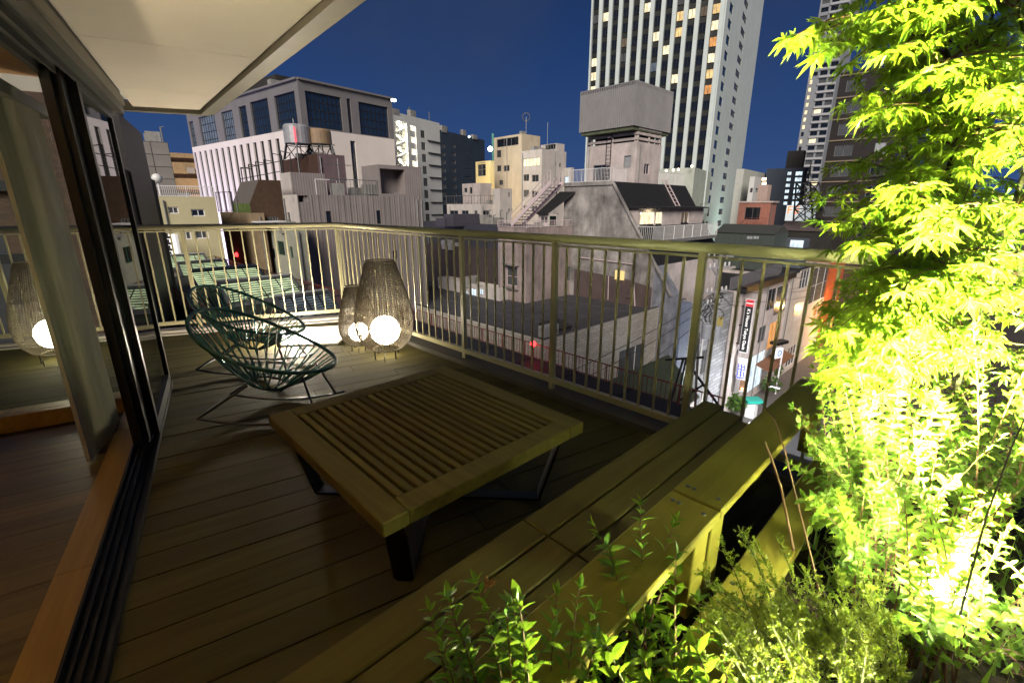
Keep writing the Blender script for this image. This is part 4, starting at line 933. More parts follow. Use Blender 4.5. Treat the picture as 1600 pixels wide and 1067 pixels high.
# billboard, lattice mast, terracotta penthouse
p = aty(1253, 345, 88); bbd = thing('billboard', 'white rooftop billboard with orange FE lettering behind the lattice mast', 'billboard', p)
bf = Face(aty(1226, 345, 90), (aty(1279, 344, 88) - aty(1226, 345, 90)), 5, 0, 4); a = bf.uv(1226, 345); b = bf.uv(1279, 321)
m = MB(); m.box(bf.pt((a[0] + b[0]) / 2, (a[1] + b[1]) / 2), (b[0] - a[0], .3, b[1] - a[1]), bf.u); m.build('panel', glow('billboard_white', (.75, .8, .82), .62), bbd)
t_ = bf.uv(1239, 329); text('lettering', 'FE', bf.pt(t_[0], t_[1], .17), 2.0, glow('orange_letter', (1, .22, .02), 1.1), bbd, (R(90), 0, bf.rot), .02, spacing=1.15)
m = MB(); lattice(m, aty(1264, 346, 82), aty(1262, 286, 82), (1.7, 1.2), .2, 3); p1 = aty(1262, 286, 82); m.bar(p1, p1 + Z3 * 3.2, .1)
for k in range(4): m.tube([p1 + Z3 * .3 + Vector((math.cos(k * 1.57) * .9, math.sin(k * 1.57) * .9, 0)), p1 + Z3 * 1.5 + Vector((math.cos(k * 1.57) * .2, math.sin(k * 1.57) * .2, 0)), p1 + Z3 * 3], .05, 4)
lm_ = thing('lattice_mast', 'black steel lattice mast standing before the white billboard', 'mast', aty(1264, 346, 82)); m.build('lattice', BLKM, lm_)
tcb = Block(1205, 317, 74, 46, 1214, -43, 1155, z0=G_); tch = bld('terracotta_penthouse', 'reddish rooftop house with flat roof, dark door and outdoor stair rail', 'house', tcb.P)
tcb.L.win(tch, 1165, 324, 1186, 344, 'dark', mull=(1, 0)); tcb.finish(tch, ORANGEW, parapet=.02)
m = MB(); c = tcb.corners(); ctr = sum(c, Vector()) / 4; m.prism([(p.x + (p.x - ctr.x) * .12, p.y + (p.y - ctr.y) * .12) for p in c], tcb.z1 + .02, tcb.z1 + .25); m.build('roof_slab', PINK, tch)
railing_run(tch, tcb.L.pt(2.0, tcb.L.uv(1180, 351)[1], 1.2), tcb.L.pt(tcb.wL, tcb.L.uv(1200, 351)[1], 1.2), 1.0, RUST, pitch=.3)
m = MB(); a_ = tcb.L.pt(2.0, tcb.L.uv(1180, 351)[1] + 1, 1.2); m.bar(a_, a_ - tcb.L.u * 1.8 - Z3 * 1.6, .08); m.bar(a_ - Z3 * .9, a_ - tcb.L.u * 1.8 - Z3 * 2.4, .3, .1); m.build('stair_rail', RUST, tch)
t2 = Block(1201, 289, 78, 46, 1206, -43, 1185, z0=tcb.z1 - .5); t2.finish(tch, mat('pinkish_box', (.45, .33, .28), .85, var=.2), name='roof_tower', parapet=.1)
for k in range(2): p = aty(1194, 280 + k * 7, 80); MB().box(p, (.5, .5, .4), U).build('lamp_box', glow('warm_box', (1, .75, .5), 4), tch)
lamp('entry', 'POINT', tcb.L.pt(tcb.wL * .8, tcb.L.uv(1200, 330)[1], 2.5), 90, (1, .5, .3), .3, tch)
# ------------------------------------------------------------------ low roofs along the far side of the flat roof
def gable(name, label, cxy, Y, xR, xL, rise, mw, mr, z0=G_, wins=(), aR=46, aL=-43):
    b = Block(*cxy, Y, aR, xR, aL, xL, z0=z0); o = bld(name, label, 'house', b.P)
    for q in wins: b.L.win(o, *q[:4], q[4])
    b.finish(o, mw, parapet=.01); c = b.corners(); z = b.z1; e = .35
    r0, r1 = (c[0] + c[3]) / 2 - b.uR * 0, (c[1] + c[2]) / 2
    r0 = (c[0] + c[1]) / 2; r1 = (c[3] + c[2]) / 2; m = MB()
    for s0, s1 in ((c[0], c[3]), (c[1], c[2])):
        o_ = (s0 - r0) * .06
        m.hexa([s0 + o_ + Z3 * (z - .05), s1 + o_ + Z3 * (z - .05), r1 + Z3 * (z + rise - .1), r0 + Z3 * (z + rise - .1), s0 + o_ + Z3 * (z + .05), s1 + o_ + Z3 * (z + .05), r1 + Z3 * (z + rise), r0 + Z3 * (z + rise)])
    m.poly([c[0] + Z3 * z, c[1] + Z3 * z, r0 + Z3 * (z + rise - .1)]); m.poly([c[3] + Z3 * z, c[2] + Z3 * z, r1 + Z3 * (z + rise - .1)])
    m.build('roof', mr, o); return b, o
gable('low_gabled_house', 'dark greenish low gabled house with one pale window', (1212, 366), 64, 1232, 1118, 1.1, mat('dark_green_wall', (.06, .075, .065), .8, var=.3), mat('grey_green_roof', (.085, .09, .08), .8, var=.3, kind='tile', size=(.6, .4)), wins=((1167, 368, 1176, 374, 'pale'), (1177, 368, 1186, 374, 'pale')))
gable('brown_ridged_house', 'long low house with brown ridged roof below the white billboard', (1300, 362), 78, 1320, 1216, 1.4, DARKW, mat('brown_ridged_roof', (.10, .075, .075), .8, var=.35, kind='rib', size=(2.5, 0), bump=.4))
tb_ = Block(1258, 374, 67, 46, 1266, -43, 1186, z0=G_); tbh = bld('teal_lit_hut', 'bluish flat roofed hut with a teal lit end wall', 'hut', tb_.P); tb_.L.window(tbh, (tb_.wL * .70, tb_.z1 - 1.5, tb_.wL - .1, tb_.z1 - .15), 'white', frame=WPAINT); tb_.finish(tbh, mat('blue_grey_wall', (.08, .10, .13), .8, var=.3), roof=mat('blue_sheet_roof', (.10, .12, .16), .6, var=.3), parapet=.05)  # glowing window pane stands in for the teal light on the end wall
# ------------------------------------------------------------------ the street facades right of the flat roof: one line of buildings
def street_house(name, label, x0, y0, x1, mt, ztop_px=None, dep=9, cat='building'):
    u0 = fw.uv(x0, y0); b = Block(0, 0, 0, 46, 0, -43.5, 0, z0=G_, P=fw.pt(u0[0], 0), wR=width_to(fw.pt(u0[0], 0), U, x1, u0[1]), wL=dep, ztop=u0[1])
    o = bld(name, label, cat, b.P); return b, o
s0, s0o = street_house('grey_brick_house', 'grey brick house lit white from the alley behind the utility pole', 1052, 486, 1147, GBRICK)
for q in ((1098, 548, 1105, 580, 'grey'), (1112, 496, 1122, 516, 'pale')): s0.R.win(s0o, *q)
s0.finish(s0o, GBRICK, roof=BLACKR)
m = MB(); q_ = s0.R.pt(.9, G_, .35); m.bar(q_, q_ + Z3 * (s0.z1 - G_ + .6), 1.5, .7, up=s0.R.n); m.build('pilaster', mat('blue_grey_column', (.20, .24, .34), .6, var=.3, kind='streak'), s0o)
m = MB()
for k in range(3): a_ = s0.R.uv(1075 + k * 12, 600); m.tube([s0.R.pt(a_[0], G_, .15), s0.R.pt(a_[0], s0.z1 - 1 - k, .15)], .06, 5)
m.build('pipe', WPAINT, s0o)
s1, s1o = street_house('hostel_house', 'pinkish three storey house with black eaves carrying the vertical black hostel sign', 1157, 456, 1236, PINK)
for q in ((1202, 453, 1210, 481, 'dark'), (1215, 449, 1230, 484, 'grey'), (1187, 512, 1195, 531, 'grey'), (1204, 506, 1216, 537, 'orange'), (1219, 500, 1226, 530, 'grey'), (1172, 560, 1188, 600, 'white'), (1195, 552, 1206, 580, 'pale')): s1.R.win(s1o, *q)
s1.finish(s1o, PINK, roof=BLACKR)
m = MB(); m.bar(s1.R.pt(-.1, s1.z1 + .2, .25), s1.R.pt(s1.wR, s1.z1 + .2, .25), .7, .7); m.build('eaves', BLKM, s1o)
m = MB(); m.bar(s1.R.pt(.3, s1.z1 + .6, -1.2), s1.R.pt(s1.wR, s1.z1 + .9, -1.2), .1, 1.3); m.build('roof_screen', mat('grey_screen', (.16, .15, .16), .7, var=.3), s1o)
aw0, aw1 = s1.R.uv(1183, 565), s1.R.uv(1207, 556)
m = MB(); za = s1.R.uv(1198, 559)[1]; m.hexa([s1.R.pt(aw0[0] - .5, za - .6, 1.7), s1.R.pt(aw1[0] + 3, za - .6, 1.7), s1.R.pt(aw1[0] + 3, za, .02), s1.R.pt(aw0[0] - .5, za, .02)] + [s1.R.pt(aw0[0] - .5, za - .5, 1.7), s1.R.pt(aw1[0] + 3, za - .5, 1.7), s1.R.pt(aw1[0] + 3, za + .12, .02), s1.R.pt(aw0[0] - .5, za + .12, .02)])
m.build('awning', mat('brown_awning', (.20, .09, .05), .8, var=.3), s1o)
s2, s2o = street_house('beige_corner_house', 'beige street house with a big white framed window glowing orange below', 1237, 431, 1299, PALE)
for q in ((1253, 423, 1262, 447, 'grey'), (1269, 421, 1293, 462, 'grey'), (1243, 476, 1253, 495, 'pale'), (1272, 480, 1288, 500, 'orange'), (1232, 545, 1240, 566, 'blue')): s2.R.win(s2o, *q, mull=(2, 1), frame=WPAINT)
s2.finish(s2o, PALE, roof=BLACKR)
s3, s3o = street_house('orange_lit_house', 'orange red lit shop house at the far end of the street', 1300, 402, 1352, ORANGEW)
for q in ((1322, 420, 1334, 470, 'grey'), (1303, 480, 1318, 515, 'orange')): s3.R.win(s3o, *q, mull=(2, 2))
s3.finish(s3o, mat('orange_wall', (.40, .10, .03), .7, var=.3, kind='streak'))
# hostel sign hanging at right angles to the wall
sx = s1.R.uv(1156, 512); nS = -V
def hang_sign(name, label, x, y0, y1, wpx, off=.25):
    """a board at right angles to the facade; centre column x, rows y0..y1"""
    base = fw.pt(fw.uv(1152, 500)[0] + .6, 0); f = Face(base, nS, 10, G_, 0); a = f.uv(x, y0); b = f.uv(x - (y1 - y0) * .115, y1); hw = (f.uv(x + wpx / 2, y0)[0] - f.uv(x - wpx / 2, y0)[0]) / 2
    ce = f.pt((a[0] + b[0]) / 2, (a[1] + b[1]) / 2)
    return f, ce, hw * 2, a[1] - b[1], thing(name, label, 'sign', ce)
f, ce, wS, hS, hs = hang_sign('hostel_sign', "tall black vertical sign reading K's House Tokyo Oasis with a red Hostel head", 1172, 467, 551, 14)
MB().box(ce, (wS, .22, hS), f.u).build('frame', WPAINT, hs)
MB().box(ce + f.n * .12 - Z3 * hS * .06, (wS * .86, .05, hS * .84), f.u).build('face', glow('sign_black', (.012, .012, .014), .6), hs)
MB().box(ce + f.n * .12 + Z3 * hS * .425, (wS * .86, .05, hS * .12), f.u).build('head', glow('sign_red', (.45, .03, .04), .9), hs)
WL = glow('sign_letter', (1, .92, .88), 1.1); RL = glow('sign_letter_red', (1, .25, .18), 1.1)
text('hostel_lettering', 'Hostel', ce + f.n * .15 + Z3 * hS * .425, wS * .30, WL, hs, (R(90), 0, f.rot), .005)
mrot = (Matrix.Rotation(f.rot, 3, 'Z') @ Matrix.Rotation(R(90), 3, 'X') @ Matrix.Rotation(R(-90), 3, 'Z')).to_euler()
text('name_lettering', "K's House Tokyo Oasis", ce + f.n * .15 - Z3 * hS * .06, wS * .50, WL, hs, mrot, .005, spacing=1.02, scale=(hS * .80 / (wS * .50 * 10.2), 1, 1))
m = MB()
for z_ in (-.35, 0, .35): m.bar(ce + Z3 * hS * z_ - f.u * (wS / 2), ce + Z3 * hS * z_ - f.u * (wS / 2 + .9), .08)
m.build('bracket', BLKM, hs)
f, ce, wS, hS, h2 = hang_sign('blue_shop_sign', 'blue and white lit vertical shop sign below the hostel sign', 1161, 559, 592, 13)
MB().box(ce, (wS, .22, hS), f.u).build('frame', WPAINT, h2); MB().box(ce + f.n * .12 - Z3 * hS * .13, (wS * .84, .05, hS * .68), f.u).build('face', glow('sign_blue', (.05, .06, .75), 1.3), h2); MB().box(ce + f.n * .12 + Z3 * hS * .35, (wS * .84, .05, hS * .22), f.u).build('head', glow('sign_cream', (.75, .62, .5), .8), h2)
for k in range(5):
    for s_ in (-.2, .2):
        m = MB(); c_ = ce + f.n * .16 + f.u * (wS * s_) + Z3 * hS * (.14 - k * .13); m.box(c_, (wS * .24, .02, hS * .018), f.u); m.box(c_ + Z3 * hS * .035, (wS * .05, .022, hS * .07), f.u); m.box(c_ + Z3 * hS * .05, (wS * .18, .024, hS * .016), f.u); m.build('stroke', glow('sign_white', (1, 1, 1), 1.2), h2)
f, ce, wS, hS, h3 = hang_sign('poster_case', 'small lit poster case with an orange lamp under the blue sign', 1163, 592, 611, 13)
MB().box(ce, (wS, .3, hS), f.u).build('case', WPAINT, h3); MB().box(ce + f.n * .16, (wS * .82, .04, hS * .84), f.u).build('poster', mat('brown_poster', (.25, .14, .08), .5, var=.6, scale=2), h3); MB().sphere(ce + f.n * .3 - Z3 * hS * .25, .14, 10, 8).build('bulb', glow('orange_bulb', (1, .35, .12), 6), h3)
gz = G_
def gpt(x, y): return onz(x, y, G_)
p = gpt(1211, 617); kp = thing('round_pole_sign', 'round white sign with a blue ring on a tall pole beside the street', 'sign', p); hd = aty(1215, 551, p.y)
m = MB(); m.tube([p, Vector((p.x, p.y, hd.z + .6))], .09, 8); m.build('pole', WPAINT, kp)
m = MB(); m.box(hd + Vector((0, -.12, 0)), (1.1, .2, 1.25), az(60)); m.build('disc', glow('round_sign_white', (.75, .8, .9), .8), kp)
m = MB(); fdir = az(60); m.tube([hd + Vector((fdir.y, -fdir.x, 0)) * .24 + fdir * (math.cos(k * .45) * .33) + Z3 * (math.sin(k * .45) * .33) for k in range(14)], .07, 5, close=True); m.build('ring', glow('ring_blue', (.08, .15, .6), .9), kp)
m = MB(); m.box(hd + Z3 * 1.3, (2.2, 1.0, .35), az(60)); m.build('cap', BLKM, kp)
# the street itself
a0 = fw.pt(0, G_); n2 = fw.n
sheet('street', [fw.pt(-30, 0, 3.4), fw.pt(120, 0, 3.4), fw.pt(120, 0, 9), fw.pt(-30, 0, 9)], G_ + .004, ASPH)
m = MB(); m.prism([(p.x, p.y) for p in (fw.pt(-30, 0, 0), fw.pt(120, 0, 0), fw.pt(120, 0, 3.4), fw.pt(-30, 0, 3.4))], G_, G_ + .14); m.build('pavement', mat('pavement', (.22, .20, .19), .85, var=.3, kind='tile', size=(.6, .6)), kind='structure')
sheet('street_line', [fw.pt(-30, 0, 3.75), fw.pt(120, 0, 3.75), fw.pt(120, 0, 3.9), fw.pt(-30, 0, 3.9)], G_ + .009, mat('road_paint', (.7, .7, .68), .7))
# street lamps that the photograph shows by their pools of light
SL = mat('lamp_pole_grey', (.30, .30, .30), .5, .3)
def street_lamp(p, h, col, e, label, grp='street lamps along the alley'):
    o = thing('street_lamp', label, 'street lamp', p, grp); m = MB(); m.tube([p, p + Z3 * h, p + Z3 * (h + .3) + n2 * .7], .08, 8); m.build('pole', SL, o)
    hd = p + Z3 * (h + .25) + n2 * .9; MB().box(hd, (.6, .25, .12), n2).build('head', SL, o); MB().box(hd - Z3 * .08, (.5, .2, .04), n2).build('lens', glow('lens_%d' % int(col[2] * 100), col, 18), o)
    lamp('light', 'POINT', hd - Z3 * .35, e, col, .15, o)
street_lamp(fw.pt(fw.uv(1128, 640)[0] - 1, G_, 4.2), 5.5, (.9, .95, 1), 2600, 'white street lamp low beside the grey brick house')
street_lamp(fw.pt(fw.uv(990, 600)[0], G_, 6), 6.5, (.95, .97, 1), 1500, 'white street lamp lighting the pale tiled side wall')
street_lamp(fw.pt(fw.uv(1268, 555)[0], G_, 3.6), 7, (1, .52, .14), 4500, 'orange street lamp before the beige corner house')
street_lamp(fw.pt(fw.uv(1320, 540)[0] + 6, G_, 3.6), 7, (1, .45, .12), 4500, 'orange street lamp at the far end by the orange red house')
# shop greenery and boxes on the pavement
LEAF_ST = leaf_mat('street_leaf', (.05, .12, .02), (.10, .18, .03), (.1, .2, .02))
def bushy(name, label, c, r, n, mt, cat='plant', h=None, group=None, pot=True):
    o = thing(name, label, cat, c, group); m = MB(); rnd = random.Random(int(abs(c.x * 977 + c.y * 131)))
    h = h or r * 2
    for _ in range(n):
        d_ = Vector((rnd.gauss(0, 1), rnd.gauss(0, 1), rnd.gauss(0, 1))).normalized() * (rnd.random() ** .4); q_ = c + Z3 * (h - r * .3) + Vector((d_.x * r, d_.y * r, d_.z * h * .45))
        a_ = Vector((rnd.uniform(-1, 1), rnd.uniform(-1, 1), rnd.uniform(-.6, .6))).normalized(); b_ = a_.cross(Vector((rnd.uniform(-1, 1), rnd.uniform(-1, 1), 1))).normalized(); s_ = r * rnd.uniform(.12, .24)
        m.poly([q_ - a_ * s_, q_ - b_ * s_ * .5, q_ + a_ * s_, q_ + b_ * s_ * .5])
    m.build('crown', mt, o)
    m = MB(); m.tube([c, c + Z3 * h * .8], [.06 * max(r, .3), .03 * max(r, .3)], 6); m.build('trunk', mat('bark', (.08, .06, .04), .9), o)
    return o
for k, (x, y, r_, l_) in enumerate(((1200, 622, 1.2, 'leafy green street shrub before the hostel door'), (1208, 595, 1.1, 'dark green street tree beside the round pole sign'), (1142, 650, 1.5, 'yellow green bush lit white at the alley corner'), (1135, 632, 1.3, 'pale green bush against the grey brick house foot'))):
    bushy('street_shrub', l_, gpt(x, y), r_, 260, LEAF_ST, 'shrub', 2.2)
p = gpt(1172, 652); o = thing('teal_vending_stall', 'small stall with teal canopy on the pavement below the signs', 'stall', p)
MB().box(p + Z3 * .9, (1.2, .9, 1.8), U).build('body', WPAINT, o, bevel=.04); MB().prism([(p.x - .9, p.y - .7), (p.x + .9, p.y - .7), (p.x + .9, p.y + .7), (p.x - .9, p.y + .7)], G_ + 1.9, G_ + 2.2).build('canopy', mat('teal_canopy', (.02, .35, .28), .5), o)
p = gpt(1172, 690); o = thing('standing_sign', 'small white and violet lit standing sign on the pavement', 'sign', p); MB().box(p + Z3 * 1.0, (.75, .3, 1.9), -V).build('panel', glow('violet_panel', (.75, .65, 1), 1.0), o); MB().box(p + Z3 * 1.0 + Vector((-.1, -.2, 0)), (.25, .1, 1.5), -V).build('band', glow('violet_band', (.2, .1, .8), 1), o)

# ------------------------------------------------------------------ lower dark roof in front with the red railing, and the gabled porch
ZS = -6.6
r0 = onz(850, 564, ZS); dv = az(-43.5)
far = [r0 + dv * -9.5, r0 + dv * 34]
sl = bld('lower_dark_roof_house', 'dark blue flat lower roof just under the terrace with a red railing along its edge', 'building', r0)
poly = [far[0], far[1], far[1] - az(46) * 16.5, far[0] - az(46) * 16.5]
m = MB(); m.prism([(p.x, p.y) for p in poly], G_, ZS); m.build('wall', ROOFB, sl)
m = MB()
for k in range(14): a_ = far[0] + dv * (k * 3.1 + 1); m.bar(Vector((a_.x, a_.y, ZS + .02)), Vector((a_.x, a_.y, ZS + .02)) - az(46) * 16, .06, .04)
m.build('roof_seams', ROOFB, sl)
rr = thing('red_roof_railing', 'rusty red railing along the edge of the dark lower roof', 'railing', r0)
a_, b_ = far[0] - az(46) * .1, far[1] - az(46) * .1
railing_run(rr, Vector((a_.x, a_.y, ZS)), Vector((b_.x, b_.y, ZS)), .85, RUST, pitch=.22, r=.022, post=1.8)
p = aty(833, 537, onz(833, 562, ZS).y); g = thing('red_warning_lamp', 'glowing red lamp on a post of the rusty red railing', 'lamp', Vector((p.x, p.y, ZS))); MB().sphere(p, .16, 12, 8).build('bulb', glow('red_bulb', (1, .03, .03), 6), g); MB().bar(Vector((p.x, p.y, ZS)), p, .06).build('post', RUST, g)
lamp('glow', 'POINT', p - Vector((0, .35, 0)), 22, (1, .03, .03), .12, g)
# small gabled porch house below the tiled wall
b, go = None, None
pc = onz(1005, 640, -10.5); 
def porch():
    o = bld('gabled_porch_house', 'small dark green gabled roof with a white lit glass end below the tiled wall', 'house', pc)
    w_, l_ = 2.6, 7; ax = az(46); ay = az(-43.5); z0, z1 = -12.6, -9.2; c = onz(958, 606, z1 - .5)
    q_ = lambda a, b_, z: Vector((c.x, c.y, z)) + ay * a + ax * b_
    m = MB()
    for s_ in (-1, 1): m.hexa([q_(s_ * w_, -.3, z0 + .9), q_(s_ * w_, l_, z0 + .9), q_(0, l_, z1), q_(0, -.3, z1), q_(s_ * w_, -.3, z0 + 1.05), q_(s_ * w_, l_, z0 + 1.05), q_(0, l_, z1 + .15), q_(0, -.3, z1 + .15)])
    m.build('roof', mat('dark_green_roof', (.045, .055, .03), .7, var=.35, scale=2), o)
    m = MB(); m.poly([q_(-w_ + .3, 0, G_), q_(w_ - .3, 0, G_), q_(w_ - .3, 0, z0 + 1), q_(0, 0, z1 - .1), q_(-w_ + .3, 0, z0 + 1)]); m.poly([q_(w_ - .3, 0, G_), q_(w_ - .3, l_, G_), q_(w_ - .3, l_, z0 + 1), q_(w_ - .3, 0, z0 + 1)]); m.poly([q_(-w_ + .3, 0, G_), q_(-w_ + .3, l_, G_), q_(-w_ + .3, l_, z0 + 1), q_(-w_ + .3, 0, z0 + 1)]); m.build('wall', PALE, o)
    for k in range(4):
        t = -1.5 + k; m = MB(); m.poly([q_(t + .05, -.06, z0 - .6), q_(t + .9, -.06, z0 - .6), q_(t + .9, -.06, z1 - 1 - abs(t + .9) * .85), q_(t + .05, -.06, z1 - 1 - abs(t + .05) * .85)]); m.build('pane', PANE['white'], o)
porch()
lamp('alley_glow', 'POINT', fw.pt(9.5, -13, 4.5), 900, (.95, .97, 1), .2, s0o)
# ------------------------------------------------------------------ skylights down on the left, with their walkway railing
ZK = -1.9
SLAT = mat('skylight_slat', (.07, .085, .07), .5, .3, var=.2)
GRN = curtain_glow('green_lit_skylight', (.80, .98, .55), 1.15); BLU = curtain_glow('blue_lit_skylight', (.5, .62, .72), .28)
k0, k1 = onz(292, 418, ZK), onz(486, 496, ZK); dk_ = (k1 - k0); sd = dk_.normalized(); sp_ = Vector((-sd.y, sd.x, 0)) * -1
if sp_.dot(az(46)) < 0: sp_ = -sp_
hall = bld('skylight_hall', 'dark flat roof carrying the row of lit skylights behind the white balusters', 'building', k0)
c4 = [k0 - sd * 2 - sp_ * 2.2, k1 + sd * 3 - sp_ * 2.2, k1 + sd * 3 + sp_ * 1.9, k0 - sd * 2 + sp_ * 1.9]
MB().prism([(p.x, p.y) for p in c4], G_, ZK - .25).build('wall', mat('dark_hall', (.010, .010, .010), .8, var=.3), hall)
lb = ('small far skylight with pale green lit louvres', 'narrow skylight second in the row behind the chairs', 'wide green lit skylight in the middle of the row', 'green lit skylight just left of the corner post', 'bluish dim skylight nearest the corner post')
for i in range(5):
    c = k0 + dk_ * (i / 4); hu, hv = ((1.0, .45), (1.0, .32), (1.3, .62), (1.25, .6), (.8, .4))[i]; cl = hu * 1.0
    o = thing('skylight', lb[i], 'skylight', c, 'skylights on the dark hall roof')
    q_ = lambda a, b_, z: c + sd * (a * hv) + sp_ * (b_ * cl) + Z3 * z
    m = MB()
    for A_, B_ in (((-1, -1), (1, -1)), ((1, -1), (1, 1)), ((1, 1), (-1, 1)), ((-1, 1), (-1, -1))):
        z_ = lambda s: (.03 if s[0] > 0 else .62); m.bar(q_(*A_, z_(A_)), q_(*B_, z_(B_)), .08, .15)
    m.build('frame', STEEL, o); MB().poly([q_(-.92, -.94, .58), q_(.92, -.94, .04), q_(.92, .94, .04), q_(-.92, .94, .58)]).build('pane', GRN if i < 4 else BLU, o)
    for k in range(9):
        t = -.85 + k * .2125; MB().bar(q_(t, -.94, .35 - t * .30), q_(t, .94, .35 - t * .30), .035, .03).build('bar', SLAT, o)
    m = MB()
    for t in (-.5, 0, .5): m.bar(q_(-1, t, .66), q_(1, t, .07), .03, .025)
    m.build('cross_bar', BLKM, o)
    m = MB(); m.bar(q_(-1.3, -1, .70), q_(-1.3, 1, .70), .5 * min(1, hv), .04); m.build('light_strip', mat('pale_strip', (.5, .52, .46), .6), o)
kr = thing('walkway_railing', 'dark red walkway railing running beside the skylights', 'railing', k0 + sp_ * 4)
railing_run(kr, k0 + sp_ * 1.8 - sd * 1.5 - Z3 * .25, k1 + sp_ * 1.8 + sd * 3 - Z3 * .25, .6, RUST, pitch=.13, r=.014, post=.9)
railing_run(kr, k0 - sp_ * 2.1 - sd * 2 - Z3 * .25, k1 - sp_ * 2.1 - sd * 3 - Z3 * .25, .5, RUST, pitch=.3, r=.016)
# pipework frames round the skylights
m = MB()
for i in range(7):
    a_ = k0 + dk_ * (i / 6) - sd * .75; m.bar(a_ - sp_ * 1.6 + Z3 * .05, a_ + sp_ * 1.6 + Z3 * .45, .03); m.bar(a_ + sp_ * 1.6 - Z3 * .25, a_ + sp_ * 1.6 + Z3 * .45, .03)
m.build('pipe_frame', BLKM, hall)
lit_w = Block(780, 430, 38, 46, 782, -43, 683, z0=G_, wR=1.2, ztop=aty(740, 445, 40).z)
lwo = bld('lit_workshop', 'low pale building with one row of white lit windows behind the flat roof', 'building', lit_w.P)
for q in ((688, 458, 697, 474), (702, 456, 717, 471), (721, 453, 731, 468), (735, 450, 744, 465), (748, 446, 755, 462)):
    fl2 = lit_w.L; fl2.win(lwo, *q, 'white', mull=(1, 0))
lit_w.L.z1 = lit_w.L.z1; lit_w.finish(lwo, PALE, roof=BLACKR)
dkb = Block(778, 392, 41, 46, 790, -43, 600, z0=G_); dkh = bld('dark_middle_house', 'dark brown house in shadow between the ribbed metal house and concrete house', 'house', dkb.P); dkb.finish(dkh, mat('dark_brown_wall', (.05, .035, .032), .9, var=.4), roof=BLACKR)  # walls in a dark brown tone

# ------------------------------------------------------------------ utility pole and wires
pb = aty(1124, 420, 30); pole = thing('utility_pole', 'steel utility pole with crossarms, insulators, transformers and tangled cables', 'utility pole', (pb.x, pb.y, G_))
B = Vector((pb.x, pb.y, 0)); Zp = lambda y: aty(1115, y, 30).z
m = MB(); m.tube([Vector((B.x, B.y, G_)), Vector((B.x, B.y, Zp(396)))], [.2, .13], 10); m.build('pole', mat('pole_concrete', (.30, .29, .27), .8, var=.25), pole)
ux = az(60)
for y, L_ in ((402, 1.25), (418, 1.0), (456, 1.0), (474, .8)):
    m = MB(); m.bar(B + Z3 * Zp(y) - ux * L_, B + Z3 * Zp(y) + ux * L_, .11); m.bar(B + Z3 * (Zp(y) - .7), B + Z3 * Zp(y) - ux * L_ * .7, .07); m.build('crossarm', mat('galvanised_arm', (.5, .5, .52), .45, .3), pole)
    for k in (-1, -.55, .55, 1):
        q_ = B + Z3 * Zp(y) + ux * (L_ * k * .95); m = MB(); m.lathe([(.03, .05), (.07, .1), (.04, .17), (.07, .22), (.03, .32)], q_, 8); m.build('insulator', WPAINT, pole)
for k, (dx, y) in enumerate(((-.55, 516), (.55, 522))):
    q_ = B + ux * dx + Z3 * Zp(y); m = MB(); m.lathe([(.02, -.5), (.28, -.5), (.3, -.4), (.3, .4), (.22, .5), (.02, .52)], q_, 14); m.build('transformer', mat('transformer_grey', (.36, .38, .42), .5, var=.2), pole)
m = MB(); q_ = B + ux * .75 + Z3 * Zp(508); m.box(q_, (.55, .08, .95), ux); m.build('yellow_plate', mat('yellow_plate', (.55, .45, .15), .6), pole)
rnd = random.Random(5)
for k in range(16):
    pts = []; p = B + Vector((rnd.uniform(-.4, .4), rnd.uniform(-.3, .3), Zp(rnd.uniform(450, 480)))); 
    for j in range(9): pts.append(p.copy()); p += Vector((rnd.uniform(-.28, .28), rnd.uniform(-.22, .22), rnd.uniform(-.42, .12)))
    MB().tube(pts, .025, 5).build('cable', BLKM, pole)
def wire(p, q, sag, label, r=.018):
    o = MB(); p, q = Vector(p), Vector(q); pts = [p.lerp(q, t / 14) - Z3 * (sag * 4 * (t / 14) * (1 - t / 14)) for t in range(15)]
    o = o.tube(pts, r, 4).build('overhead_wire', BLKM, loc=p); props(o, label, 'wire', 'overhead wires along the street'); return o
WLB = ('topmost overhead wire leaving the outer end of the highest crossarm', 'overhead wire from the second crossarm of the utility pole', 'overhead wire from the middle of the third crossarm', 'overhead wire just under the middle one of the third crossarm', 'lowest overhead wire leaving the bottom crossarm along the street')
WL2 = ('black overhead wire slanting down farthest left across the tiled wall', 'black overhead wire slanting down in the middle across the gabled porch', 'black overhead wire slanting down nearest the pole above the alley')
for k, y in enumerate((402, 418, 456, 456, 474)): wire(B + Z3 * (Zp(y) + .3) + ux * (.8 - k * .35), fw.pt(44 + k, fw.z1 + .5 - k * .7, 4), .7, WLB[k])
for k, (x, y) in enumerate(((745, 640), (820, 632), (870, 660))): 
    q_ = aty(x, y, 17 + k); wire(B + Z3 * (Zp(456) - k * .5), q_, .5, WL2[k], .022)
# steel bracing of the alley scaffold near the pole foot
sc = thing('alley_bracing', 'black steel braces crossing above the white lit alley', 'bracing', aty(1090, 620, 20)); m = MB()
for (x0, y0), (x1, y1) in (((1068, 560), (1045, 640)), ((1072, 562), (1055, 645)), ((1078, 572), (1128, 640)), ((1040, 640), (1100, 600)), ((1040, 562), (1100, 558)), ((1092, 520), (1086, 640))): m.bar(aty(x0, y0, 20), aty(x1, y1, 19), .09)
m.build('brace', BLKM, sc)

for b_, o_, n_, sd_2, p_, z_ in ((s0, s0o, 3, 20, 2, .9), (s1, s1o, 5, 21, 2, .9), (s2, s2o, 4, 22, 2, .9), (tcb, tch, 2, 23, 1, .9), (lit_w, lwo, 2, 24, 1, .9), (dkb, dkh, 6, 25, 0, 1)): clutter(b_, o_, n_, sd_2, p_, z_)
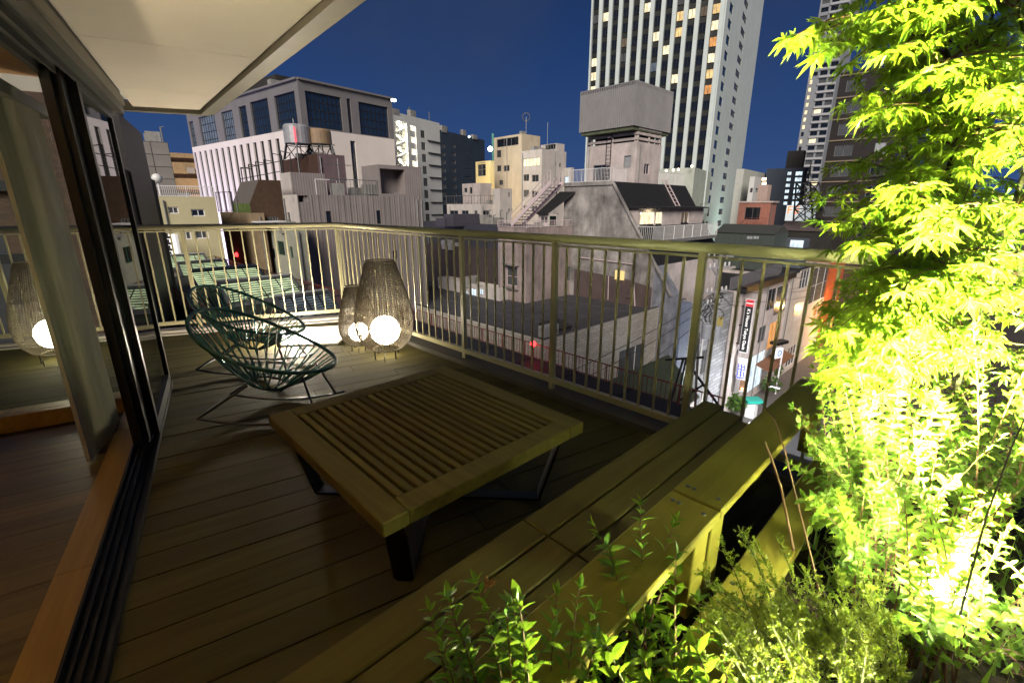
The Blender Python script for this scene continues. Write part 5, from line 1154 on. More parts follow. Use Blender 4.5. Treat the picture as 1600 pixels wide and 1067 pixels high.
# ------------------------------------------------------------------ the terrace
DECKM = mat('deck_board_wood', (.062, .053, .012), .8, spec=.2, var=.35, scale=2.5, kind='grain', bump=.2, bscale=4, stretch=(.6, 9, 9), rz=32)
TIMB = mat('table_timber', (.205, .176, .042), .65, spec=.3, var=.3, scale=2.5, kind='grain', bump=.15, bscale=5, stretch=(.7, 9, 9), rz=-43)
OAK = mat('sill_oak', (.60, .37, .08), .45, var=.3, scale=2, kind='grain', bump=.06, bscale=4, stretch=(.6, 8, 8), rz=122)
FLOORW = mat('room_floor_oak', (.23, .175, .045), .4, var=.4, scale=2, kind='grain', bump=.06, bscale=5, stretch=(.6, 9, 9), rz=32)
RAILM = mat('beige_painted_rail', (.38, .345, .20), .38, var=.15, scale=6)
BLKAL = mat('black_aluminium', (.010, .010, .010), .35, .4, var=.2)
SOFM = mat('cream_soffit', (.66, .58, .47), .75, var=.10, scale=1.2, bump=.05)
TRIMG = mat('soffit_metal_trim', (.30, .28, .23), .4, .5, var=.2)
A0 = Vector((-1.19, 1.02, 0)); dD = az(-32); nI = Vector((-dD.y, dD.x, 0))       # door line and the way into the room
T = lambda s, n, z=0: A0 + dD * s + nI * n + Z3 * z
CR = onz(540, 497); dRR = (onz(1010, 692) - onz(700, 572)).normalized(); dLL = az(248)    # right railing runs towards us, left one to the left
RR = lambda s, z=0: CR + dRR * s + Z3 * z
LLf = lambda s, z=0: CR + dLL * s + Z3 * z
nRR = Vector((-dRR.y, dRR.x, 0)); nLL = Vector((-dLL.y, dLL.x, 0))
deck = thing('deck', None, None, (0, 0, 0), kind='structure')
bdir = az(58); bper = az(-32)
board_n = 0
inner = .085                                       # deck stops short of the railing kerb
def deck_poly(lo, hi, xr):
    """one board strip between offsets lo..hi along bper, clipped by the terrace outline"""
    o = T(0, xr[0]); P = [A0 + bper * lo - bdir * xr[1], A0 + bper * hi - bdir * xr[1], A0 + bper * hi - bdir * xr[0], A0 + bper * lo - bdir * xr[0]]
    p = [(q.x, q.y) for q in P]
    n1 = Vector((dRR.y, -dRR.x, 0)); n1 = n1 if n1.dot(CR - Vector((0, 2, 0))) > 0 else -n1
    p = clip(p, n1, n1.dot(CR) - inner)
    n2_ = Vector((dLL.y, -dLL.x, 0)); n2_ = n2_ if n2_.dot(CR - Vector((0, 2, 0))) > 0 else -n2_
    if len(p) > 2: p = clip(p, n2_, n2_.dot(CR) - inner)
    return p
pitch = .148; rnd = random.Random(3)
k = -14
while True:
    lo = k * pitch; hi = lo + pitch - .006
    if lo > 5.6: break
    runs = [(-4.2, .02)] if lo < 2.75 else [(-4.2, 4.5)]
    for r_ in runs:                                # xr is measured into the room: negative = out over the deck
        cut = rnd.uniform(-1.9, -.9)
        for x0_, x1_ in ((r_[0], cut), (cut + .004, r_[1])):
            p = deck_poly(lo, hi, (x0_, x1_))
            if len(p) > 2:
                MB().prism(p, -.03, rnd.uniform(-.0012, .0012)).build('deck_board', DECKM, deck)
    k += 1
for xr_, lo_, hi_ in (((-4.2, .02), -2.1, 2.75), ((-4.2, 4.5), 2.75, 5.6)):
    p = deck_poly(lo_, hi_, xr_); MB().poly([(q[0], q[1], -.034) for q in p]).build('deck_base', BLKM, deck)
# kerb under the railing
kerb = thing('terrace_kerb', None, None, (0, 0, 0), kind='structure')
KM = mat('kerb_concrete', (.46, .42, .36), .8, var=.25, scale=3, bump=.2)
def strip(mb, P_, d_, L_, n_, a, b, z0, z1): q = [P_ + n_ * a, P_ + d_ * L_ + n_ * a, P_ + d_ * L_ + n_ * b, P_ + n_ * b]; mb.prism([(v.x, v.y) for v in q], z0, z1)
inR = nRR if nRR.dot(Vector((0, 2, 0)) - CR) > 0 else -nRR
inL = nLL if nLL.dot(Vector((-2, 3, 0)) - CR) > 0 else -nLL
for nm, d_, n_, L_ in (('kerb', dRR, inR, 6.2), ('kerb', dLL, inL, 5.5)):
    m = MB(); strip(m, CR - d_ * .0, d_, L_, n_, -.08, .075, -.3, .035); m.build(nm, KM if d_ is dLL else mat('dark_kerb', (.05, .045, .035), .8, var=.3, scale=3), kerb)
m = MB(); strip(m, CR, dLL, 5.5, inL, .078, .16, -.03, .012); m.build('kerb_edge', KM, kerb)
# railing: each baluster, post and rail is a part
rail = thing('terrace_railing', 'beige metal terrace railing with round handrail and thin vertical balusters', 'railing', CR)
HT = 1.135
def prof_tube(a, b, name, r): MB().tube([a, b], r, 12).build(name, RAILM, rail, smooth=False)
LR, LLn = 5.6, 4.6
MB().tube([LLf(LLn, HT), CR + Z3 * HT, RR(LR, HT)], .029, 14).build('handrail', RAILM, rail, smooth=True)
for a, b in ((CR, RR(LR)), (CR, LLf(LLn))):
    d_ = (b - a).normalized(); MB().bar(a + Z3 * (HT - .045), b + Z3 * (HT - .045), .036, .012).build('upper_rail', RAILM, rail)
    MB().bar(a + Z3 * .105, b + Z3 * .105, .04, .04).build('bottom_rail', RAILM, rail)
bm_ = MB(); bm_.box((0, 0, 0), (.013, .013, HT - .05 - .125)); bme = bm_.mesh('baluster', RAILM)
pm_ = MB(); pm_.box((0, 0, 0), (.036, .036, HT)); pme = pm_.mesh('post', RAILM)
rzR, rzL = math.atan2(dRR.y, dRR.x), math.atan2(dLL.y, dLL.x)
posts = [(onz(700, 572) - CR).dot(dRR) + i * 1.03 for i in range(4)]
for s in [0] + posts: link('post', pme, rail, RR(s, HT / 2 - .02), rzR)
for s in (1.55, 3.1, 4.6): link('post', pme, rail, LLf(s, HT / 2 - .02), rzL)
segs = [0] + posts + [LR]
for i in range(len(segs) - 1):
    n = max(2, round((segs[i + 1] - segs[i]) / .105))
    for k in range(1, n): link('baluster', bme, rail, RR(segs[i] + (segs[i + 1] - segs[i]) * k / n, (HT - .05 + .125) / 2), rzR)
segs = [0, 1.55, 3.1, 4.6]
for i in range(3):
    n = round(1.55 / .114)
    for k in range(1, n): link('baluster', bme, rail, LLf(segs[i] + 1.55 * k / n, (HT - .05 + .125) / 2), rzL)

# ------------------------------------------------------------------ room edge: door track, sill, curtain, glass panel, soffit
sd_ = thing('sliding_door', 'black framed glass sliding door pushed to the far end of its track', 'sliding door', T(1.6, .06))
m = MB(); 
for n0, n1, z1 in ((.0, .125, .004), (.0, .012, .03), (.034, .042, .022), (.062, .07, .022), (.09, .098, .022), (.116, .125, .03)):
    q_ = [T(-3, n0), T(2.8, n0), T(2.8, n1), T(-3, n1)]; m.prism([(v.x, v.y) for v in q_], -.04, z1)
m.build('floor_track', BLKAL, sd_)
ZD = 1.965
def panel(n0, s0, s1, label=None):
    t = .034; fr = thing_part = MB()
    for a, b in ((s0, s0 + .055), (s1 - .055, s1)):
        q_ = [T(a, n0 - t / 2), T(b, n0 - t / 2), T(b, n0 + t / 2), T(a, n0 + t / 2)]; fr.prism([(v.x, v.y) for v in q_], .03, ZD)
    for z0, z1 in ((.03, .11), (ZD - .06, ZD)):
        q_ = [T(s0 + .055, n0 - t / 2), T(s1 - .055, n0 - t / 2), T(s1 - .055, n0 + t / 2), T(s0 + .055, n0 + t / 2)]; fr.prism([(v.x, v.y) for v in q_], z0, z1)
    o = fr.build('panel_frame', BLKAL, sd_)
    g = MB(); q_ = [T(s0 + .05, n0 - .004), T(s1 - .05, n0 - .004), T(s1 - .05, n0 + .004), T(s0 + .05, n0 + .004)]; g.prism([(v.x, v.y) for v in q_], .10, ZD - .055); g.build('pane', GLASS, o)
GLASS = glass('door_glass', (.94, .985, .95))
panel(.022, 1.78, 2.78)
m = MB()
for n0, s0 in ((.055, 1.66), (.085, 1.62), (.11, 1.70)):
    q_ = [T(s0, n0 - .014), T(s0 + .16, n0 - .014), T(s0 + .16, n0 + .014), T(s0, n0 + .014)]; m.prism([(v.x, v.y) for v in q_], .03, ZD)
m.build('stacked_stile', BLKAL, sd_)
m = MB(); m.bar(T(1.77, .075, .35), T(1.77, .075, 1.7), .012); m.build('pull_strip', mat('brushed_strip', (.45, .45, .42), .3, .7), sd_)
m = MB()
for n0, n1, z0, z1 in ((-.03, .125, ZD + .005, ZD + .05), (-.055, -.03, ZD - .015, 2.1), (.0, .012, ZD - .03, ZD + .005), (.05, .058, ZD - .03, ZD + .005), (.1, .125, ZD - .03, ZD + .005), (.125, .17, ZD + .06, 2.1)):
    q_ = [T(-3, n0), T(2.85, n0), T(2.85, n1), T(-3, n1)]; m.prism([(v.x, v.y) for v in q_], z0, z1)
m.build('head_track', mat('dark_grey_head', (.10, .10, .09), .4, .5, var=.2), sd_)
m = MB(); q_ = [T(-3, -.057), T(2.85, -.057), T(2.85, -.054), T(-3, -.057)]; 
m.bar(T(-3, -.062, 2.03), T(2.85, -.062, 2.03), .012, .05); m.build('head_trim', TRIMG, sd_)
# oak sills and floor of the room
sill = thing('oak_sill', None, None, (0, 0, 0), kind='structure')
for a, b in ((-3, .62), (.624, 1.98), (1.984, 2.8)): q_ = [T(a, .128), T(b, .128), T(b, .245), T(a, .245)]; MB().prism([(v.x, v.y) for v in q_], -.06, .012).build('sill_board', OAK, sill)
for a, b in ((.245, 1.5), (1.504, 3.2)): q_ = [T(2.52, a), T(2.52, b), T(2.68, b), T(2.68, a)]; MB().prism([(v.x, v.y) for v in q_], -.06, .05).build('sill_board', OAK, sill)
room = thing('room_floor', None, None, (0, 0, 0), kind='structure')
rnd = random.Random(9); k = 0; s = -3.0
while s < 2.32:
    c_ = rnd.uniform(.7, 2.4)
    for a, b in ((.25, c_), (c_ + .003, 3.6)): q_ = [T(s, a), T(s, b), T(min(s + .137, 2.32), b), T(min(s + .137, 2.32), a)]; MB().prism([(v.x, v.y) for v in q_], -.08, -.012 + rnd.uniform(-.0008, .0008)).build('floor_plank', FLOORW, room)
    s += .14
q_ = [T(2.32, .25), T(2.52, .25), T(2.52, 3.6), T(2.32, 3.6)]; MB().prism([(v.x, v.y) for v in q_], -.16, -.06).build('window_track', BLKAL, room)
# window at the end of the room
ew = thing('end_window', 'floor to ceiling window at the end of the room looking along the terrace', 'window', T(2.6, .3))
m = MB()
for a in (1.6, 3.0): q_ = [T(2.55, a), T(2.55, a + .05), T(2.6, a + .05), T(2.6, a)]; m.prism([(v.x, v.y) for v in q_], .05, 1.9)
m.build('frame', BLKAL, ew); q_ = [T(2.575, .3), T(2.575, 3.0), T(2.583, 3.0), T(2.583, .3)]; MB().prism([(v.x, v.y) for v in q_], .05, 1.9).build('pane', GLASS, ew)
# pale curtain gathered at the corner
cu = thing('gathered_curtain', 'pale cream curtain gathered beside the black door stiles, hanging to the floor', 'curtain', T(1.9, .29))
pc_ = [onz(142, 719), onz(170, 688), onz(187, 655)]
def pleat(pts, amp, n):
    r = []; 
    for i in range(len(pts) - 1):
        a, b = pts[i], pts[i + 1]; d_ = (b - a).normalized(); q_ = Vector((-d_.y, d_.x, 0)); kk = int(n * (b - a).length)
        for j in range(kk): r.append(a.lerp(b, j / kk) + q_ * amp * math.sin(j * 1.9 + i) * (1 if i else .25))
    return r + [pts[-1]]
pp = pleat(pc_, .005, 60); back = [p + nI * .018 for p in (pc_[2], pc_[0])]
m = MB(); poly = pp + back
n_ = len(poly); vs = [(p.x, p.y, -.005) for p in poly] + [(p.x, p.y, 1.865) for p in poly]; m.faces(vs, [(i, (i + 1) % n_, n_ + (i + 1) % n_, n_ + i) for i in range(n_)]); m.build('cloth', mat('cream_curtain', (.78, .72, .52), .9, var=.12, scale=14, stretch=(1, 1, .06), bump=.3, bscale=30), cu)
m = MB(); a_ = T(1.62, .45, 1.25); m.bar(a_, a_ + Z3 * .6, .012); m.build('wand', mat('pale_wand', (.6, .58, .4), .5), cu)
m = MB(); m.bar(T(.3, .275, 1.87), T(2.5, .275, 1.87), .05, .06); m.build('curtain_rail', mat('white_rail', (.75, .73, .66), .5), cu)
# ceiling of the room, wall behind it, soffit over the terrace
rc = thing('room_ceiling', None, None, (0, 0, 0), kind='structure')
for k in range(5): q_ = [T(-3, .17 + k * .7), T(2.6, .17 + k * .7), T(2.6, .866 + k * .7), T(-3, .866 + k * .7)]; MB().prism([(v.x, v.y) for v in q_], 2.085, 2.14).build('ceiling_panel', mat('ceiling_wood', (.42, .23, .085), .55, var=.25, scale=4, stretch=(8, 1, 1)), rc)
m = MB(); m.bar(T(-3, .55, 2.03), T(2.55, .55, 2.03), .05, .1); m.build('ceiling_beam', mat('ceiling_wood', (.3, .2, .1)), rc)
so = thing('soffit', None, None, (0, 0, 0), kind='structure')
ZSF = 2.1; c1 = onz(180, 165, ZSF); c2 = onz(313, 172, ZSF); c3 = onz(505, 0, ZSF); dS = (c3 - c2).normalized(); c4_ = c2 + dS * 6.5
lines = [(onz(70, 48, ZSF), onz(393, 90, ZSF)), (onz(155, 134, ZSF), onz(332, 150, ZSF))]
g1, g2 = lines
bk_ = T(-3.2, -.06, 0); bk_.z = ZSF
def wall_at(p):                                    # foot of p on the door head line
    s_ = (p - A0).dot(dD); return T(s_, -.058, ZSF)
def edge_at(p): return c2 + dS * ((p - c2).dot(dS))
e1_ = lines[1]; 
PA = [wall_at(c1), c2, edge_at(e1_[1]), wall_at(e1_[0])]
PB = [wall_at(e1_[0]), edge_at(e1_[1]), edge_at(g1[1]), wall_at(g1[0])]
PC = [wall_at(g1[0]), edge_at(g1[1]), edge_at(g1[1]) + dS * 1.35, wall_at(g1[0]) - dD * 1.35]
PD = [wall_at(g1[0]) - dD * 1.35, edge_at(g1[1]) + dS * 1.35, c4_, T(-4, -.058, ZSF)]
for P_ in (PA, PB, PC, PD):
    ce = sum(P_, Vector()) / 4; q_ = [(p + (ce - p).normalized() * .003) for p in P_]; MB().prism([(p.x, p.y) for p in q_], ZSF, ZSF + .03).build('soffit_panel', SOFM, so)
m = MB(); oS = Vector((-dS.y, dS.x, 0)); oS = oS if oS.dot(Vector((1, 0, 0))) > 0 else -oS
m.bar(c2 + oS * .045 + Z3 * .005, c4_ + oS * .045 + Z3 * .005, .085, .07); dB = (wall_at(c1) - c2).normalized(); oB = Vector((-dB.y, dB.x, 0)); oB = oB if oB.y > 0 else -oB
m.bar(c2 + oS * .05 + oB * .035 + Z3 * .005, wall_at(c1) - nI * -.12 + oB * .035 + Z3 * .005, .07, .07); m.build('soffit_trim', TRIMG, so)
up_ = [wall_at(c1) + oB * .06, c2 + oS * .08 + oB * .06, c4_ + oS * .08, T(-4.2, 6, 0), T(4, 6, 0)]
m = MB(); m.prism([(p.x, p.y) for p in up_], 2.16, 9); ownb = thing('own_building', 'storeys of the home above the terrace soffit', 'building', T(0, 2, 2.16)); m.build('wall', WHITEW, ownb)  # unseen upper mass, added to keep the city glow off the deck
bw_ = thing('rear_wall', None, None, (0, 0, 0), kind='structure')
m = MB(); m.prism([(-2.6, -2.2), (5.5, -2.2), (5.5, -2.0), (-2.6, -2.0)], G_, 2.15); m.build('wall', PALE, bw_); MB().prism([(-6, -9), (8, -9), (8, -2.2), (-6, -2.2)], G_, 12).build('unseen_shade_block', WHITEW, ownb)  # unseen wall and tall block behind the camera, added to shade the terrace
m = MB(); q_ = [T(-3.0, 3.6), T(2.6, 3.6), T(2.6, 3.75), T(-3.0, 3.75)]; m.prism([(v.x, v.y) for v in q_], -.1, 2.1); m.build('room_wall', PALE, bw_)
m = MB(); q_ = [T(-3.1, .25), T(-3.0, .25), T(-3.0, 3.6), T(-3.1, 3.6)]; m.prism([(v.x, v.y) for v in q_], -.1, 2.1); m.build('room_end_wall', PALE, bw_)
fl_ = T(-.2, 1.0, 0); pend = thing('assumed_floor_lamp', 'tall floor lamp standing inside the room and lighting its wooden ceiling', 'lamp', fl_)  # assumed unseen lamp, added to light the soffit and room ceiling
MB().tube([fl_ + Z3 * .0, fl_ + Z3 * 1.3], .012, 8).lathe([(.001, 0), (.14, 0), (.14, .02), (.001, .025)], fl_ - Z3 * .01, 20).build('stand', BLKM, pend); MB().lathe([(.03, 1.26), (.10, 1.34), (.15, 1.42), (.145, 1.42), (.095, 1.345), (.03, 1.27)], fl_, 24).build('bowl', BLKM, pend); MB().sphere(fl_ + Z3 * 1.33, .04, 12, 8).build('bulb', glow('assumed_lamp_bulb', (1, .66, .30), 30), pend)
lamp('assumed_uplight', 'SPOT', fl_ + Z3 * 1.40, 230, (1, .84, .58), .06, pend, rot=(R(180), 0, 0), spot_size=R(165), spot_blend=.3)

# ------------------------------------------------------------------ wicker floor lanterns
WICK = mat('grey_brown_wicker', (.12, .095, .06), .6, var=.45, scale=25)
GLOBE = glow('lantern_globe', (1, .86, .62), 26)
def lantern(name, label, c, hgt, rmax, group):
    o = thing(name, label, 'lantern', c, group); sc_ = hgt / .885; z0 = .075 * sc_
    pr = [(.115, 0), (.165, .02), (.215, .08), (.245, .16), (.255, .25), (.245, .36), (.215, .50), (.18, .62), (.15, .72), (.128, .80), (.12, .81)]
    pr = [(r * rmax / .255, z0 + z * (hgt - z0) / .81) for r, z in pr]
    def rad(z):
        for (r0_, z0_), (r1_, z1_) in zip(pr, pr[1:]):
            if z <= z1_: t = (z - z0_) / (z1_ - z0_); return r0_ + (r1_ - r0_) * t
        return pr[-1][0]
    nz = 30; zs = [z0 + (hgt - z0) * k / nz for k in range(nz + 1)]; m = MB(); rnd = random.Random(int(hgt * 999))
    for k in range(74):
        an = 2 * math.pi * k / 74 + rnd.uniform(-.012, .012); m.tube([c + Vector((math.cos(an + .006 * math.sin(i * 2.1 + k)) * rad(z), math.sin(an) * rad(z), z)) for i, z in enumerate(zs)], .0027, 3, cap=False)
    m.build('upright_strands', WICK, o, kind='stuff')
    m = MB(); nr = 56
    for k in range(nr):
        z = z0 + (hgt - z0) * (k / nr) ** .9; 
        if .5 < k / nr < .56: continue
        m.tube([c + Vector((math.cos(t * .196) * (rad(z) + .0022 * (1 if (t + k) % 2 else -1)), math.sin(t * .196) * (rad(z) + .0022 * (1 if (t + k) % 2 else -1)), z + rnd.uniform(-.0012, .0012))) for t in range(32)], .0021, 3, close=True)
    m.build('woven_strands', WICK, o, kind='stuff')
    for z, r in ((hgt, rad(hgt)), (z0, rad(z0))): MB().tube([c + Vector((math.cos(t * .2618) * r, math.sin(t * .2618) * r, z)) for t in range(24)], .006, 6, close=True).build('rim', WICK, o)
    MB().sphere(c + Z3 * (z0 + .175 * sc_), .13 * rmax / .255, 24, 14).build('globe', GLOBE, o, smooth=True)
    for k in range(4):
        an = .9 + k * 1.571; p = c + Vector((math.cos(an) * rad(z0) * 1.1, math.sin(an) * rad(z0) * 1.1, 0)); MB().tube([p, p + Z3 * (z0 + .01)], .006, 6).lathe([(.001, 0), (.012, 0), (.012, .006), (.001, .006)], p, 8).build('leg', BLKM, o)
    q_ = c + Vector((.03, -.19 * sc_, 0)); MB().tube([q_, q_ + Z3 * .05, c + Vector((.02, -.1, z0))], .004, 5).build('lamp_cord', BLKM, o)
    return o
LG = 'wicker floor lanterns on the deck'
lantern('wicker_lantern', 'tall wicker lantern with a glowing white globe in front at the railing corner', onz(605, 556), .885, .262, LG)
lantern('wicker_lantern', 'shorter wicker lantern half hidden behind the tall one at the railing corner', onz(563, 545), .62, .18, LG)
lantern('wicker_lantern', 'wicker lantern seen through the end window left of the curtain', onz(96, 562), .885, .262, LG)
# white stone slab and assumed small flood lamp at the corner
sp2 = [onz(440, 542), onz(527, 539), onz(543, 524), onz(548, 510), onz(440, 516)]
slab = thing('stone_slab', 'bright white stone slab lying on the deck before the corner kerb', 'slab', sp2[1]); MB().prism([(p.x, p.y) for p in sp2], .001, .02).build('slab', mat('white_stone', (.78, .75, .68), .6, var=.08), slab)
fp = onz(436, 531); fld = thing('assumed_deck_flood', 'small black flood lamp on the deck behind the rocking chairs', 'lamp', fp); MB().box(fp + Z3 * .05, (.10, .10, .09), az(80)).build('housing', BLKM, fld, bevel=.008)  # the lamp itself is assumed, added for the bright light at the corner
MB().box(fp + Vector((.055, -.005, .06)), (.008, .08, .06), az(90)).build('lens', glow('flood_lens_warm', (1, .92, .78), 12), fld)
l_ = lamp('flood', 'POINT', fp + Vector((.18, -.03, .16)), 150, (1, .88, .70), .04, fld)

# ------------------------------------------------------------------ rocking string chairs
CORD = mat('green_vinyl_cord', (.06, .20, .165), .22, var=.3, scale=20); HOOPM = mat('green_wrapped_hoop', (.016, .10, .08), .4, var=.4, scale=40, bump=.3, bscale=90)
LEGM = mat('green_black_steel', (.012, .022, .02), .3, .4, var=.3)
def chair():
    o = thing('rocking_string_chair', None, 'chair', (0, 0, 0), 'green rocking string chairs')
    tl = R(25); ctr = Vector((0, 0, .50)); ax = Vector((math.cos(tl), 0, -math.sin(tl))); up = Vector((math.sin(tl), 0, math.cos(tl)))
    def hoop(t):                                     # egg-shaped rim, wider at the back, edges curling up
        f = math.cos(t); l = math.sin(t); w = .37 * (1 - .10 * f)
        return ctr + ax * (.445 * f) + Vector((0, 1, 0)) * (w * l) + up * (.045 * (f * f) - .02)
    N = 40; MB().tube([hoop(2 * math.pi * k / N) for k in range(N)], .0125, 8, close=True).build('hoop', HOOPM, o, smooth=True)
    base = lambda t: Vector((-.03 + .12 * math.cos(t), .10 * math.sin(t), .215 - .03 * math.cos(t)))
    MB().tube([base(2 * math.pi * k / 20) for k in range(20)], .008, 6, close=True).build('seat_ring', LEGM, o)
    NC = 52
    for k in range(NC):
        t = 2 * math.pi * (k + .5) / NC; a, b = hoop(t), base(t + .16 * (1 if k % 2 else -1)); mid = a.lerp(b, .5) - up * .018
        MB().tube([a, mid, b], .0048, 5, cap=False).build('cord', CORD, o)
    for s_ in (-1, 1):
        y = .20 * s_; arc = [Vector((-.40 + .80 * k / 12, y, .012 + .05 * ((-.40 + .80 * k / 12) / .40) ** 2)) for k in range(13)]
        MB().tube(arc, .0085, 6).build('rocker', LEGM, o)
        MB().tube([arc[0], Vector((-.12, .085 * s_, .235))], .0085, 6).build('leg', LEGM, o)
        MB().tube([arc[-2], Vector((.25, .13 * s_, .30)), Vector((.08, .085 * s_, .19))], .0085, 6).build('leg', LEGM, o)
    MB().tube([Vector((-.40, -.20, .062)), Vector((-.40, .20, .062))], .0075, 6).build('stretcher', LEGM, o)
    return o
ch1 = chair(); ch2 = copy_tree(ch1)
ch1['label'] = 'front dark green string rocking chair beside the slatted table'; ch2['label'] = 'rear dark green string rocking chair, nearer the white balusters'
ch1.location = (-1.60, 2.88, 0); ch1.rotation_euler = (0, 0, R(4)); ch2.location = (-2.20, 3.78, 0); ch2.rotation_euler = (0, 0, R(1))

# ------------------------------------------------------------------ slatted table
TA, TB, TC, TD = onz(425, 646, .41), onz(690, 573, .41), onz(915, 655, .41), onz(590, 825, .41)
tb = thing('slatted_table', 'low square dark wooden table with slatted top and black steel legs', 'table', ((TA + TC) / 2) * 1)
ORG[tb] = Vector(((TA + TC) / 2)); tb.location = ORG[tb]
ex = ((TB - TA) + (TC - TD)).normalized(); ey = ((TD - TA) + (TC - TB)).normalized(); ey = (ey - ex * ey.dot(ex)).normalized(); ct = (TA + TB + TC + TD) / 4
hx = ((TB - TA).length + (TC - TD).length) / 4; hy = ((TD - TA).length + (TC - TB).length) / 4; th = .055; fwid = .095
tq = lambda a, b, z=0: ct + ex * a + ey * b + Z3 * z
def tbox(nm, a0, a1, b0, b1, z0, z1, mt=TIMB, bev=.004): MB().hexa([tq(a0, b0, z0), tq(a0, b1, z0), tq(a1, b1, z0), tq(a1, b0, z0), tq(a0, b0, z1), tq(a0, b1, z1), tq(a1, b1, z1), tq(a1, b0, z1)]).build(nm, mt, tb, bevel=bev)
def tbox2(nm, a0, a1, b0, b1, z0, z1, **k):
    if (ex.x * ey.y - ex.y * ey.x) > 0: MB().hexa([tq(a0, b0, z0), tq(a1, b0, z0), tq(a1, b1, z0), tq(a0, b1, z0), tq(a0, b0, z1), tq(a1, b0, z1), tq(a1, b1, z1), tq(a0, b1, z1)]).build(nm, k.get('mt', TIMB), tb, bevel=k.get('bev', .004))
    else: tbox(nm, a0, a1, b0, b1, z0, z1, k.get('mt', TIMB), k.get('bev', .004))
tbox2('frame_board', -hx, -hx + fwid, -hy, hy, -th, 0); tbox2('frame_board', hx - fwid, hx, -hy, hy, -th, 0)
tbox2('frame_board', -hx + fwid + .002, hx - fwid - .002, -hy, -hy + fwid, -th, 0); tbox2('frame_board', -hx + fwid + .002, hx - fwid - .002, hy - fwid, hy, -th, 0)
NS_ = 19; x0_ = -hx + fwid; wd = 2 * hx - 2 * fwid; pt_ = wd / (NS_ + .35)
for k in range(NS_): a = x0_ + pt_ * (k + .35); tbox2('slat', a, a + pt_ * .62, -hy + fwid, hy - fwid, -.035, -.003, bev=.003)
tbox2('underframe', -hx + .05, hx - .05, -.03, .03, -.075, -.056, mt=BLKM, bev=0)
for sx_, sy_ in ((-1, -1), (-1, 1), (1, 1), (1, -1)):
    top = tq(sx_ * (hx - .07), sy_ * (hy - .07), -th); bot = tq(sx_ * hx * .73, sy_ * hy * .73, 0); bot.z = .02
    MB().bar(top, bot, .075, .012, up=(ex * sx_ + ey * sy_)).build('leg', mat('black_flat_steel', (.03, .03, .026), .28, .7, var=.2), tb)
for s_ in (-1, 1): MB().bar(tq(-hx * .73, -hy * .73 * s_, -ct.z + .012 + .002 * s_), tq(hx * .73, hy * .73 * s_, -ct.z + .012 + .002 * s_), .06, .012).build('floor_bar', MATS['black_flat_steel'], tb)

# ------------------------------------------------------------------ bench planks and planter rail along the right
dB_ = az(45.4); pB = az(135.4); fb0 = onz(1065, 648, .36); 
BQ = lambda s, c, z: Vector((fb0.x, fb0.y, 0)) + dB_ * s + pB * c + Z3 * z
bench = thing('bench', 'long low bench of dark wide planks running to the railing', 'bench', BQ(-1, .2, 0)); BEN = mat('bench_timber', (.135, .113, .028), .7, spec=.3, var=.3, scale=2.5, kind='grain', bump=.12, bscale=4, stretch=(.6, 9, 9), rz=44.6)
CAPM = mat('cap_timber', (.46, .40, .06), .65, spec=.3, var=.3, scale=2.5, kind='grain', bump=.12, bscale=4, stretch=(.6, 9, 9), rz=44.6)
def plank(o, s0, s1, c0, c1, z0, z1, mt, nm='plank', bev=.004):
    q_ = [BQ(s0, c0, 0), BQ(s1, c0, 0), BQ(s1, c1, 0), BQ(s0, c1, 0)]; m = MB(); m.prism([(p.x, p.y) for p in q_], z0, z1); return m.build(nm, mt, o, bevel=bev)
sj = (onz(816, 810, .36) - fb0).dot(dB_)
sE = [ .14, .10, .06, .02]
for k in range(4):
    c0 = k * .112; plank(bench, sj + .003, sE[k] + .12 - k * .02, c0, c0 + .105, .332, .36, BEN); plank(bench, sj - 2.0, sj - .003, c0, c0 + .105, .332, .36, BEN)
plank(bench, -3.0, .1, .03, .06, 0, .33, BEN, 'front_board')
for s_ in (-.25, sj, -2.3): plank(bench, s_ - .04, s_ + .04, .06, .44, .25, .331, BEN, 'bearer', 0)
pw = thing('planter_rail', 'olive lit timber rail with wide cap boards on short posts edging the planter', 'rail', BQ(-1, .5, .36)); j1 = (onz(1050, 764, .6) - Vector((fb0.x, fb0.y, .6))).dot(dB_); cc0 = (onz(1050, 764, .6) - Vector((fb0.x, fb0.y, .6))).dot(pB); cc1 = cc0 + .135
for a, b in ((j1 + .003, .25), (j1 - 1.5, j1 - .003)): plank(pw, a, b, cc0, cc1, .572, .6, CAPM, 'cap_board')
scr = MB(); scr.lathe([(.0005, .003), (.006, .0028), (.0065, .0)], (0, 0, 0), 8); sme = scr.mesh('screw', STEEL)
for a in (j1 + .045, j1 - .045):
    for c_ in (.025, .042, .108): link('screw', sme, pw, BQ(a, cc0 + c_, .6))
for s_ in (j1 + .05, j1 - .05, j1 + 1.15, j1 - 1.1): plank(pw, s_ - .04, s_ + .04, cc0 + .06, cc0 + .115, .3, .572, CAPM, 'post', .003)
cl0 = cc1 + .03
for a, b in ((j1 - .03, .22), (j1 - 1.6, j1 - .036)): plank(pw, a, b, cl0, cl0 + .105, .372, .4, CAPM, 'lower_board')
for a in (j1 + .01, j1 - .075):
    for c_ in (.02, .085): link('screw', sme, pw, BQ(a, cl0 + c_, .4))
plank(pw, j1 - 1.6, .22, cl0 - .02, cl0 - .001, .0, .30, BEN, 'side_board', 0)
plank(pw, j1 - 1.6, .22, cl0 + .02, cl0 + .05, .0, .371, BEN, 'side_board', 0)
soil = thing('planter_soil', None, None, (0, 0, 0), kind='structure')
SOILM = mat('dark_soil', (.05, .035, .02), .95, var=.6, scale=14, bump=.9, bscale=40)
m = MB(); nx_, ny_ = 34, 26; rnd = random.Random(11); vs = []; fs = []
